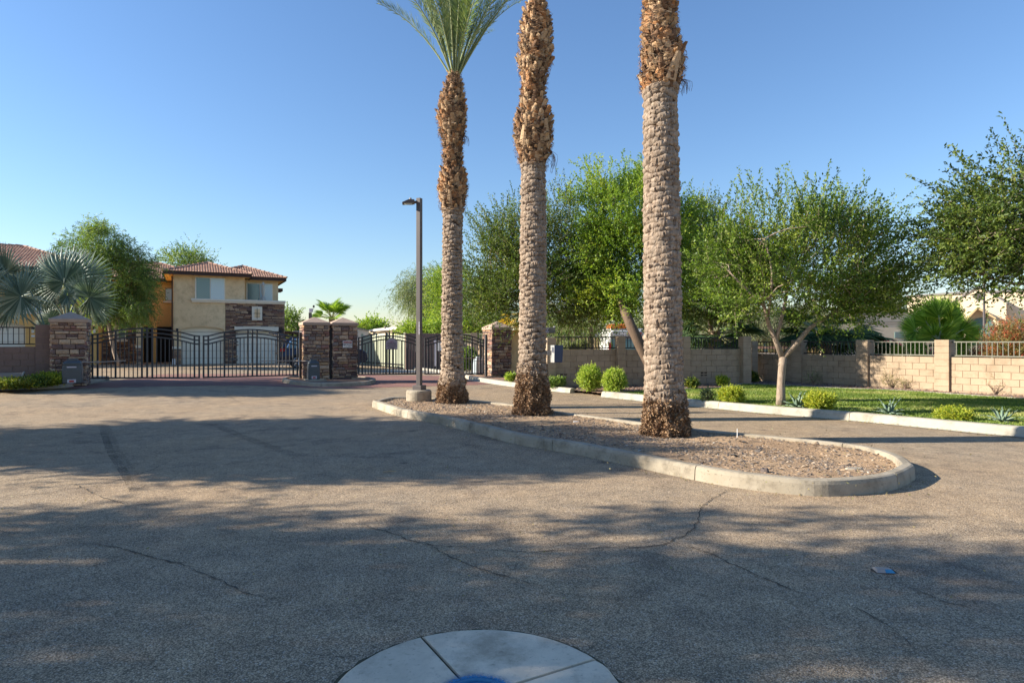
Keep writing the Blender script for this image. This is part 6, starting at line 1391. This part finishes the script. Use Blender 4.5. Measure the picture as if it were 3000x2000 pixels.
# ------------------------------------------------------------------ lamp post
Zp = 15.95; xp = X(1228.5, Zp); t = thing('lamp_post', 'bronze square lamp post on round concrete base left of the palms', 'street lamp', (xp, Zp, .12))
vs = []; 
prof = [(.30, .02), (.315, .06), (.315, .26), (.30, .30), (.27, .315)]
for rr, z in prof: vs += [(xp-.01+rr*math.cos(2*PI*i/32), Zp+rr*math.sin(2*PI*i/32), .08+z) for i in range(32)]
MB().add(vs, [(32*j+i, 32*j+(i+1) % 32, 32*j+32+(i+1) % 32, 32*j+32+i) for j in range(4) for i in range(32)]+[tuple(range(128, 160))]).build('concrete_base', M['concrete'], t)
A_ = (Vector((math.cos(-.42), math.sin(-.42), 0)), Vector((math.sin(.42), math.cos(.42), 0)), W3)
ztp = ZZ(581, Zp)
MB().box((xp, Zp, (.38+ztp)/2), (.115, .115, ztp-.38), A_).build('post', M['pole'], t, bevel=.006)
MB().box((xp, Zp, .45), (.25, .25, .12), A_).build('base_cover', M['pole'], t, bevel=.008)
ar = Vector((-1, -.12, 0)).normalized(); h0 = Vector((xp, Zp, ztp-.10))
MB().tube([h0, h0+ar*.16], .035, 8).build('bracket', M['pole'], t)
p0 = h0+ar*.12; sd = Vector((-ar.y, ar.x, 0))
q = [(0, .13, .045), (0, .13, -.05), (.33, .16, -.065), (.33, .14, -.045), (.16, .12, .045)]
poly = [p0+ar*a+W3*c-sd*.13 for a, b, c in ((0, 0, .045), (.14, 0, .045), (.30, 0, -.03), (.30, 0, -.055), (0, 0, -.035))]
MB().prism(poly, sd*.26).build('lamp_head', M['pole'], t, bevel=.006); MB().box(p0+ar*.15-W3*.047, (.2, .2, .012), (ar, sd, W3)).build('lens', M['pane_light'], t)
mbx = MB().tube([p0+ar*.1+W3*.03, p0+ar*.1+W3*.10], .03, 10).build('photocell', M['steel'], t)
stk = MB().box(Vector((xp, Zp, ZZ(961, Zp)))-A_[1]*.061+A_[0]*.035, (.03, .004, .31), A_).build('sticker', M['label'], t)
for i in range(9): MB().box(Vector((xp, Zp, ZZ(961, Zp)-.135+i*.034))-A_[1]*.0645+A_[0]*.035, (.02, .002, .014), A_).build('sticker_letter', M['sign_txt'], t)

# ------------------------------------------------------------------ call box behind the middle palm
Zc = 14.2; t = thing('call_box', 'navy and white call box on a side arm behind the middle palm', 'intercom', (X(1562, Zc), Zc, .1))
ex = Vector((1, 0, 0)); ey = Vector((0, 1, 0))
MB().box((X(1562, Zc), Zc, 1.0), (.10, .10, 1.9)).build('post', M['iron_dark'], t)
MB().box((X(1595, Zc), Zc, ZZ(1033, Zc)), (X(1632, Zc)-X(1560, Zc), .09, .095)).build('side_arm', M['steel'], t)
z0, z1 = ZZ(1061, Zc), ZZ(1011, Zc); xa, xb, xc_ = X(1612, Zc), X(1623, Zc), X(1650, Zc)
MB().prism([(xb, Zc-.12, z0), (X(1647, Zc), Zc-.05, z0), (xc_, Zc-.05, z1), (xb, Zc-.12, z1)], (0, .22, 0)).build('housing', M['blue_metal'], t, bevel=.006)
MB().prism([(xa, Zc-.02, z0), (xb+.003, Zc-.10, z0), (xb+.003, Zc-.10, z1), (xa, Zc-.02, z1)], (0, .12, 0)).build('keypad_face', M['chrome'], t); MB().box((xa+.05, Zc-.085, z1-.10), (.045, .012, .12)).build('display', M['white'], t)
t = thing('address_sign', 'grey address plate with dark numerals above the call box', 'sign', (X(1590, Zc), Zc, 1.8))
MB().box((X(1590, Zc), Zc, ZZ(967, Zc)), (X(1627, Zc)-X(1553, Zc), .05, .135)).build('plate', M['iron_green'], t, bevel=.004)
MB().box((X(1588, Zc), Zc-.03, ZZ(967.5, Zc)), (.30, .008, .10)).build('number_panel', M['label'], t)
text_obj('lettering', '20', .115, M['sign_txt'], t, (X(1600.5, Zc), Zc-.036, ZZ(967.5, Zc)), ex, W3); MB().box((X(1624, Zc), Zc, ZZ(957, Zc)), (.035, .05, .03)).build('top_light', M['white'], t)

# ------------------------------------------------------------------ valve collar and road marker in the foreground
cc = Vector((-.158, 2.846)); R_ = .672
t = thing('valve_collar', 'round four piece concrete collar around a blue sprayed valve lid', 'valve cover', (cc.x, cc.y, 0))
ja = [math.radians(a) for a in (119.7, 29.9, -60, -150)]
for i in range(4):
    lo_ = ja[i]; hi_ = ja[i-1] if i else ja[3]+2*PI
    gap_ = .010; n = 26; vs = []; rr0 = .155
    for k in range(n+1):
        a = lo_+(hi_-lo_)*k/n
        for r_, z in ((rr0, .012), (rr0+.02, .022), (R_-.02, .022), (R_+.004*noise.noise(Vector((a*6, 1, 0)))*3, .010), (R_, -.02)):
            x = r_*math.cos(a); y = r_*math.sin(a)
            if k == 0: x += -math.sin(a)*gap_; y += math.cos(a)*gap_
            if k == n: x -= -math.sin(a)*gap_; y -= math.cos(a)*gap_
            vs.append((cc.x+x, cc.y+y, z))
    MB().add(vs, [(5*k+j, 5*k+5+j, 5*k+6+j, 5*k+1+j) for k in range(n) for j in range(4)]+[tuple(range(5)), tuple(range(5*n+4, 5*n-1, -1))]).build('concrete_quadrant', M['collar'], t)
disc = [(cc.x+(R_+.016+.02*noise.noise(Vector((math.cos(2*PI*k/160)*9, math.sin(2*PI*k/160)*9, 2))))*math.cos(2*PI*k/160), cc.y+(R_+.016+.02*noise.noise(Vector((math.cos(2*PI*k/160)*9, math.sin(2*PI*k/160)*9, 2))))*math.sin(2*PI*k/160), .007) for k in range(160)]; MB().add(disc, [tuple(range(160))]).build('joint_filler', M['joint'], t)
def lathe_disc(name, prof, mt, parent):
    vs = [(cc.x+r_*math.cos(2*PI*k/40), cc.y+r_*math.sin(2*PI*k/40), z) for r_, z in prof for k in range(40)]
    return MB().add(vs, [(40*j+k, 40*j+(k+1) % 40, 40*j+40+(k+1) % 40, 40*j+40+k) for j in range(len(prof)-1) for k in range(40)]+[tuple(range(40*len(prof)-40, 40*len(prof)))]).build(name, mt, parent, smooth=False)
lathe_disc('lid_ring', [(.165, .0), (.16, .024), (.135, .026), (.13, .012)], M['blue_paint'], t); lathe_disc('lid', [(.124, .005), (.122, .018), (.11, .022), (.03, .022), (.028, .027)], M['blue_paint'], t)
# overspray: flat paint film around the lid
def spray():
    m = D.materials.new('blue_overspray'); m.use_nodes = True; tt = m.node_tree; b = tt.nodes['Principled BSDF']; b.inputs['Base Color'].default_value = (.015, .20, .42, 1); b.inputs['Roughness'].default_value = .8
    tc = _n(tt, 'ShaderNodeNewGeometry'); mp = _n(tt, 'ShaderNodeVectorMath', operation='DISTANCE'); mp.inputs[1].default_value = (cc.x, cc.y, .026); tt.links.new(tc.outputs['Position'], mp.inputs[0])
    a = ramp(tt, mp.outputs['Value'], [(.16, (.9, .9, .9)), (.178, (.4, .4, .4)), (.20, (.05, .05, .05)), (.25, (0, 0, 0))]); n = tex(tt, 'ShaderNodeTexNoise', 55, 6, tc.outputs['Position'], .8)
    tt.links.new(mixc(tt, 1.0, a, ramp(tt, n.outputs['Fac'], [(.35, (.25, .25, .25)), (.6, (1.2, 1.2, 1.2))]), 'MULTIPLY'), b.inputs['Alpha']); return m
M['spray'] = spray(); vs = [(cc.x+r_*math.cos(2*PI*k/40), cc.y+r_*math.sin(2*PI*k/40), .026) for r_ in (.15, .30) for k in range(40)]
MB().add(vs, [(k, (k+1) % 40, 40+(k+1) % 40, 40+k) for k in range(40)]).build('overspray', M['spray'], t)
# faint blue survey streak across the collar
pm = gp(2588, 1672); t = thing('road_marker', 'blue reflective road marker set in the asphalt at the right', 'road marker', (pm.x, pm.y, 0), -.35)
R3 = Matrix.Rotation(-.12, 3, 'Z'); q = lambda x, y, z: Vector((pm.x, pm.y, 0))+R3 @ Vector((x, y, z))
MB().add([q(-.06, -.05, .004), q(.06, -.05, .004), q(.06, .05, .004), q(-.06, .05, .004), q(-.05, -.022, .02), q(.045, -.022, .02), q(.045, .025, .02), q(-.05, .025, .02)], [(0, 1, 5, 4), (1, 2, 6, 5), (2, 3, 7, 6), (3, 0, 4, 7), (4, 5, 6, 7)]).build('housing', M['steel'], t)
MB().add([q(-.005, -.0510, .0055), q(.058, -.0510, .0055), q(.045, -.023, .0215), q(.0, -.023, .0215)], [(0, 1, 2, 3)]).build('reflector', M['blue_paint'], t)
MB().add([q(.075*math.cos(a)*(1.1), .065*math.sin(a), .0025) for a in np.linspace(0, 2*PI, 15)[:-1]], [tuple(range(14))]).build('bitumen_pad', M['crack'], t)

# ------------------------------------------------------------------ background structures
def wallpoly(t, name, mt, a, b, pts, th=.3, dz=0, off=0.0):
    """a, b plan points of the plane; pts list of (px, py)"""
    a = Vector((a[0], a[1], 0)); b = Vector((b[0], b[1], 0)); d = (b-a).normalized(); nn = Vector((d.y, -d.x, 0)); nn = nn if nn.dot(-a) > 0 else -nn; q = []
    for px, py in pts:
        k = (px-1500)/FPX; oo = a+nn*off; s = (k*oo.y-oo.x)/(d.x-k*d.y); p = oo+d*s; q.append(p+W3*(HC-(py-1000)/FPX*p.y))
    return MB().prism(q, -nn*th).build(name, M[mt], t)
# block wall and trash enclosure inside the right gate
a, b = (X(1062, 41.5), 41.5), (X(1188, 36.2), 36.2)
t = thing('trash_enclosure', 'pale green ribbed metal enclosure gates behind the no parking sign', 'enclosure', (a[0], a[1], 0))
n = 26
for i in range(n):
    p0 = Vector((a[0], a[1], 0)).lerp(Vector((b[0], b[1], 0)), i/n); p1 = Vector((a[0], a[1], 0)).lerp(Vector((b[0], b[1], 0)), (i+.62)/n); d = (p1-p0); L1 = d.length; d.normalize(); nn = Vector((d.y, -d.x, 0))
    MB().box((p0+p1)/2+W3*1.05-nn*(.0), (L1, .06, 1.85), (d, nn, W3)).build('rib', M['hedge_metal'], t)
d = (Vector((b[0], b[1], 0))-Vector((a[0], a[1], 0))); Lw = d.length; d.normalize(); nn = Vector((d.y, -d.x, 0)); mid = (Vector((a[0], a[1], 0))+Vector((b[0], b[1], 0)))/2
MB().box(mid+nn*-.03+W3*1.05, (Lw, .04, 1.8), (d, nn, W3)).build('sheet', M['hedge_metal'], t); MB().box(mid+W3*.28+nn*.05, (Lw, .05, .06), (d, nn, W3)).build('bottom_rail', M['iron_dark'], t)
for f in (0, .36, .62, 1): MB().box(Vector((a[0], a[1], 0)).lerp(Vector((b[0], b[1], 0)), f)+W3*1.05+nn*.03, (.12, .12, 2.1), (d, nn, W3)).build('gate_post', M['hedge_metal'], t)
t = thing('block_wall', 'brown block wall running behind the lamp post inside the gate', 'wall', (X(1190, 36), 36, 0), 0, 'brown block walls by the entrance')
block_wall(t, (X(1188, 36.0), 36.0), (X(1300, 37.4), 37.4), 0, 2.07, mt='block_brown')
block_wall(t, (X(1300, 37.4), 37.4), (X(1345, 38), 38), 0, 1.9, mt='block_brown')
block_wall(t, (X(1345, 38), 38), (X(1440, 36.5), 36.5), 0, 1.45, mt='block')
t = thing('block_post', 'tan block post of the far fence beside the right pillar', 'wall post', (X(1386, 36), 36, 0), 0, 'block posts of the right hand wall'); post_at(t, 1389, 36.8, .34, 2.1)
fence('far iron fence panel seen above the rightmost gate leaf', (X(1352, 37.2), 37.2), (X(1384, 36.9), 36.9), 1.47, 2.05, .13, 'iron_green'); fence('far iron fence panel between far post and right pillar', (X(1394, 36.8), 36.8), (X(1436, 36.2), 36.2), 1.47, 2.05, .13, 'iron_green')
t = thing('notice_board', 'white notice panels against the brown wall inside the gate', 'sign', (X(1280, 33), 33, 0))
MB().box((X(1276, 33), 33, 1.0), (.17, .05, 1.35)).build('strip_panel', M['label'], t); MB().box((X(1290, 33), 33, ZZ(1013, 33)), (.30, .06, .5)).build('board', M['white'], t); MB().box((X(1290, 33), 33.05, .7), (.06, .06, 1.3)).build('leg', M['iron_dark'], t)
# concrete strip inside the right gate
s_ = MB().add([(X(1050, 34), 34, .03), (X(1460, 30), 30, .03), (X(1460, 32.5), 32.5, .03), (X(1050, 37.5), 37.5, .03)], [(0, 1, 2, 3)]).build('inner_pavement', M['kerb_white']); s_['kind'] = 'structure'
# mobile homes
t = thing('mobile_home', 'long cream mobile home with white roof edge above the enclosure', 'house', (X(1150, 50), 50, 0), 0, 'low white homes beyond the wall')
a, b = (X(1082, 56), 56), (X(1330, 44), 44)
wallpoly(t, 'wall', 'stucco_cream', a, b, [(1081, 1040), (1081, 968), (1198, 958), (1330, 948), (1330, 1040)], 3); wallpoly(t, 'roof_edge', 'roof_white', a, b, [(1078, 971), (1078, 966), (1120, 960.5), (1335, 945), (1335, 952)], 3.2, off=.2)
for px, py in ((1128, 957), (1180, 953)): MB().tube([(X(px, 50), 50, ZZ(py+6, 50)), (X(px, 50), 50, ZZ(py-2, 50))], .07, 8).build('roof_vent', M['steel'], t)
t = thing('mobile_home', 'pale blue white gable end just right of the middle pillars', 'house', (X(1060, 52), 52, 0), 0, 'low white homes beyond the wall')
wallpoly(t, 'wall', 'roof_white', (X(1030, 52), 52), (X(1088, 52.5), 52.5), [(1030, 1040), (1030, 958), (1048, 961), (1080, 968), (1080, 1040)], 4)
wallpoly(t, 'roof_edge', 'steel', (X(1030, 52), 52), (X(1088, 52.5), 52.5), [(1028, 960), (1028, 957), (1050, 959.5), (1083, 967), (1083, 970)], 4, off=.1)
t = thing('carport', 'dark carport roof strip beside the house above the car', 'carport', (X(855, 48), 48, 0))
wallpoly(t, 'roof', 'fascia', (X(828, 46), 46), (X(885, 48), 48), [(828, 972), (828, 968), (885, 973), (885, 979)], 3); wallpoly(t, 'roof', 'roof_white', (X(855, 49), 49), (X(885, 49), 49), [(855, 973), (858, 969), (890, 967), (890, 973)], 3)
for px in (835, 858, 872): MB().tube([(X(px, 47), 47, 0), (X(px, 47), 47, 2.2)], .06, 6).build('post', M['fascia'], t)
t = thing('low_wall', 'tan wall under the carport behind the car', 'wall', (X(870, 50), 50, 0)); wallpoly(t, 'panel', 'block', (X(825, 52), 52), (X(900, 52), 52), [(825, 1045), (825, 990), (900, 990), (900, 1045)], .3)
# camera pole
t = thing('camera_pole', 'dark pole with white box and camera behind the middle pillars', 'camera pole', (X(909, 31), 31, 0))
MB().box((X(909, 31), 31, 1.5), (.12, .12, 3)).build('pole', M['pole'], t); MB().box((X(911, 31), 31, ZZ(909, 31)), (.15, .15, .18)).build('box', M['label'], t, bevel=.01)
MB().tube([(X(914, 31), 31, ZZ(908, 31)), (X(919, 31), 31, ZZ(906, 31)), (X(919, 31), 31, ZZ(900, 31))], .012, 6).build('bracket', M['iron_dark'], t); MB().tube([(X(919, 31), 31, ZZ(901, 31)), (X(919, 31), 31, ZZ(894, 31))], .045, 10).build('camera', M['iron_dark'], t)
# beige wall and low buildings behind the right hand fence
t = thing('beige_wall', 'long sunlit beige wall beyond the fence left of the van', 'wall', (X(1700, 42), 42, 0)); wallpoly(t, 'panel', 'tan_wall', (X(1500, 42), 42), (X(1780, 42), 42), [(1480, 1035), (1480, 988), (1780, 988), (1780, 1035)], .3); wallpoly(t, 'coping', 'trim', (X(1500, 42), 42), (X(1780, 42), 42), [(1480, 988), (1480, 985.5), (1780, 985.5), (1780, 988)], .4, off=.04)
t = thing('low_building', 'pale lavender low building above the beige wall', 'building', (X(1700, 60), 60, 0), 0, 'low buildings beyond the fence'); wallpoly(t, 'wall', 'roof_white', (X(1500, 60), 60), (X(1800, 60), 60), [(1560, 1030), (1560, 970), (1830, 966), (1830, 1030)], 5)
wallpoly(t, 'roof_edge', 'steel', (X(1500, 60), 60), (X(1800, 60), 60), [(1560, 972), (1560, 968), (1830, 964), (1830, 968)], 5.3, off=.2)
t = thing('low_building', 'tan low building with white roof seen through the forked tree', 'building', (X(2280, 46), 46, 0), 0, 'low buildings beyond the fence'); a, b = (X(2190, 46), 46), (X(2420, 46), 46)
wallpoly(t, 'wall', 'tan_wall', a, b, [(2150, 1032), (2150, 990), (2420, 990), (2420, 1032)], 5); wallpoly(t, 'roof', 'roof_white', a, b, [(2150, 991), (2150, 981), (2200, 977), (2440, 977), (2440, 991)], 5.4, off=.25)
wallpoly(t, 'door', 'blue_paint', a, b, [(2237, 1030), (2237, 998), (2249, 998), (2249, 1030)], .1, off=.06)
t = thing('red_curb_strip', 'faded red kerb strip below the tan low building', 'kerb', (X(2280, 40), 40, 0)); MB().box((X(2280, 40), 40, ZZ(1018, 40)-.0), (5.4, .25, .14)).build('strip', M['tile'], t)
# cream building
t = thing('cream_building', 'cream building with gable and round louvre vent behind the bright fan palm', 'building', (X(2800, 46), 46, 0))
a, b = (X(2658, 48), 48), (X(3100, 43), 43)
wallpoly(t, 'wall', 'stucco_cream', a, b, [(2658, 1040), (2658, 867), (2838, 853.5), (3150, 843), (3150, 1040)], 8); wallpoly(t, 'roof_edge', 'steel', a, b, [(2655, 868.5), (2655, 865.5), (2838, 852), (3150, 841), (3150, 844.5)], 8.4, off=.12)
wallpoly(t, 'gable', 'stucco_cream', a, b, [(2780, 1040), (2780, 888), (2864, 841), (2948, 885), (2948, 1040)], 2, off=1.0)
for p in ([(2776, 891), (2864, 838), (2864, 841.5), (2778, 893.5)], [(2864, 838), (2952, 886), (2950, 889), (2864, 841.5)]): wallpoly(t, 'gable_trim', 'steel', a, b, p, 2.2, off=1.1)
wallpoly(t, 'wall', 'stucco_cream', (X(2480, 44), 44), (X(2700, 44), 44), [(2440, 1040), (2440, 920), (2690, 916), (2690, 1040)], 6); wallpoly(t, 'roof_edge', 'steel', (X(2480, 44), 44), (X(2700, 44), 44), [(2440, 921), (2440, 919), (2692, 914.5), (2692, 917)], 6.2, off=.08)
for q_ in ([(2500, 946), (2500, 944.8), (2690, 941), (2690, 942.2)], [(2500, 952), (2500, 950.8), (2690, 947.4), (2690, 948.6)]): wallpoly(t, 'score_line', 'block_joint', (X(2480, 44), 44), (X(2700, 44), 44), q_, .04, off=.02)
for q_ in ([(2658, 893), (2658, 891.8), (2775, 884.5), (2775, 885.7)], [(2658, 904), (2658, 902.8), (2775, 896), (2775, 897.2)]): wallpoly(t, 'score_line', 'block_joint', a, b, q_, .04, off=.02)
v_ = wallpoly(t, 'round_vent', 'steel', a, b, [(2864+11.5*math.cos(x), 867.5+11.5*math.sin(x)) for x in np.linspace(0, 2*PI, 25)[:-1]], .1, off=1.08)
for i in range(6): y_ = 859+i*3.2; w_ = math.sqrt(max(0, 10.5**2-(y_-867.5)**2)); wallpoly(v_, 'louvre', 'fascia', a, b, [(2864-w_, y_), (2864-w_, y_-1), (2864+w_, y_-1), (2864+w_, y_)], .05, off=1.13)
for q_ in ([(2862, 856), (2862, 852), (2866, 852), (2866, 856)], [(2862, 883), (2862, 879), (2866, 879), (2866, 883)], [(2848, 870), (2848, 866), (2853, 866), (2853, 870)], [(2875, 870), (2875, 866), (2880, 866), (2880, 870)]): wallpoly(t, 'vent_key', 'steel', a, b, q_, .1, off=1.085)
wallpoly(t, 'entry_gable', 'tan_wall', a, b, [(2812, 950), (2864, 898), (2918, 930), (2918, 936), (2864, 905), (2818, 952)], 1.0, off=1.8)
wallpoly(t, 'arched_window', 'pane', a, b, [(2845, 1010), (2845, 950)]+[(2878+33*math.cos(x), 950-20*math.sin(x)) for x in np.linspace(PI, 0, 11)]+[(2911, 1010)], .1, off=1.08)
wallpoly(t, 'window', 'pane', (X(2480, 44), 44), (X(2700, 44), 44), [(2622, 990), (2622, 972), (2648, 972), (2648, 990)], .1, off=.05)
wallpoly(t, 'doorway', 'dark', a, b, [(2664, 1000), (2664, 968), (2671, 968), (2671, 1000)], .1, off=.05)
t = thing('parking_light', 'thin brown light pole in front of the cream building', 'street lamp', (X(2883, 30), 30, 0)); MB().tube([(X(2883, 30), 30, 0), (X(2883, 30), 30, 6.2)], .052, 10).build('pole', M['pole'], t); MB().box((X(2883, 30), 30.4, 6.15), (.3, .8, .12)).build('lamp_head', M['pole'], t); MB().tube([(X(2883, 30), 30, 0), (X(2883, 30), 30, 1.0)], .2, 16).build('concrete_base', M['concrete'], t)
# far ground beyond the right wall, light concrete lot
s_ = MB().add([(2.5, 30, .02), (60, 24, .02), (60, 60, .02), (2.5, 60, .02)], [(0, 1, 2, 3)]).build('parking_lot', M['ground']); s_['kind'] = 'structure'
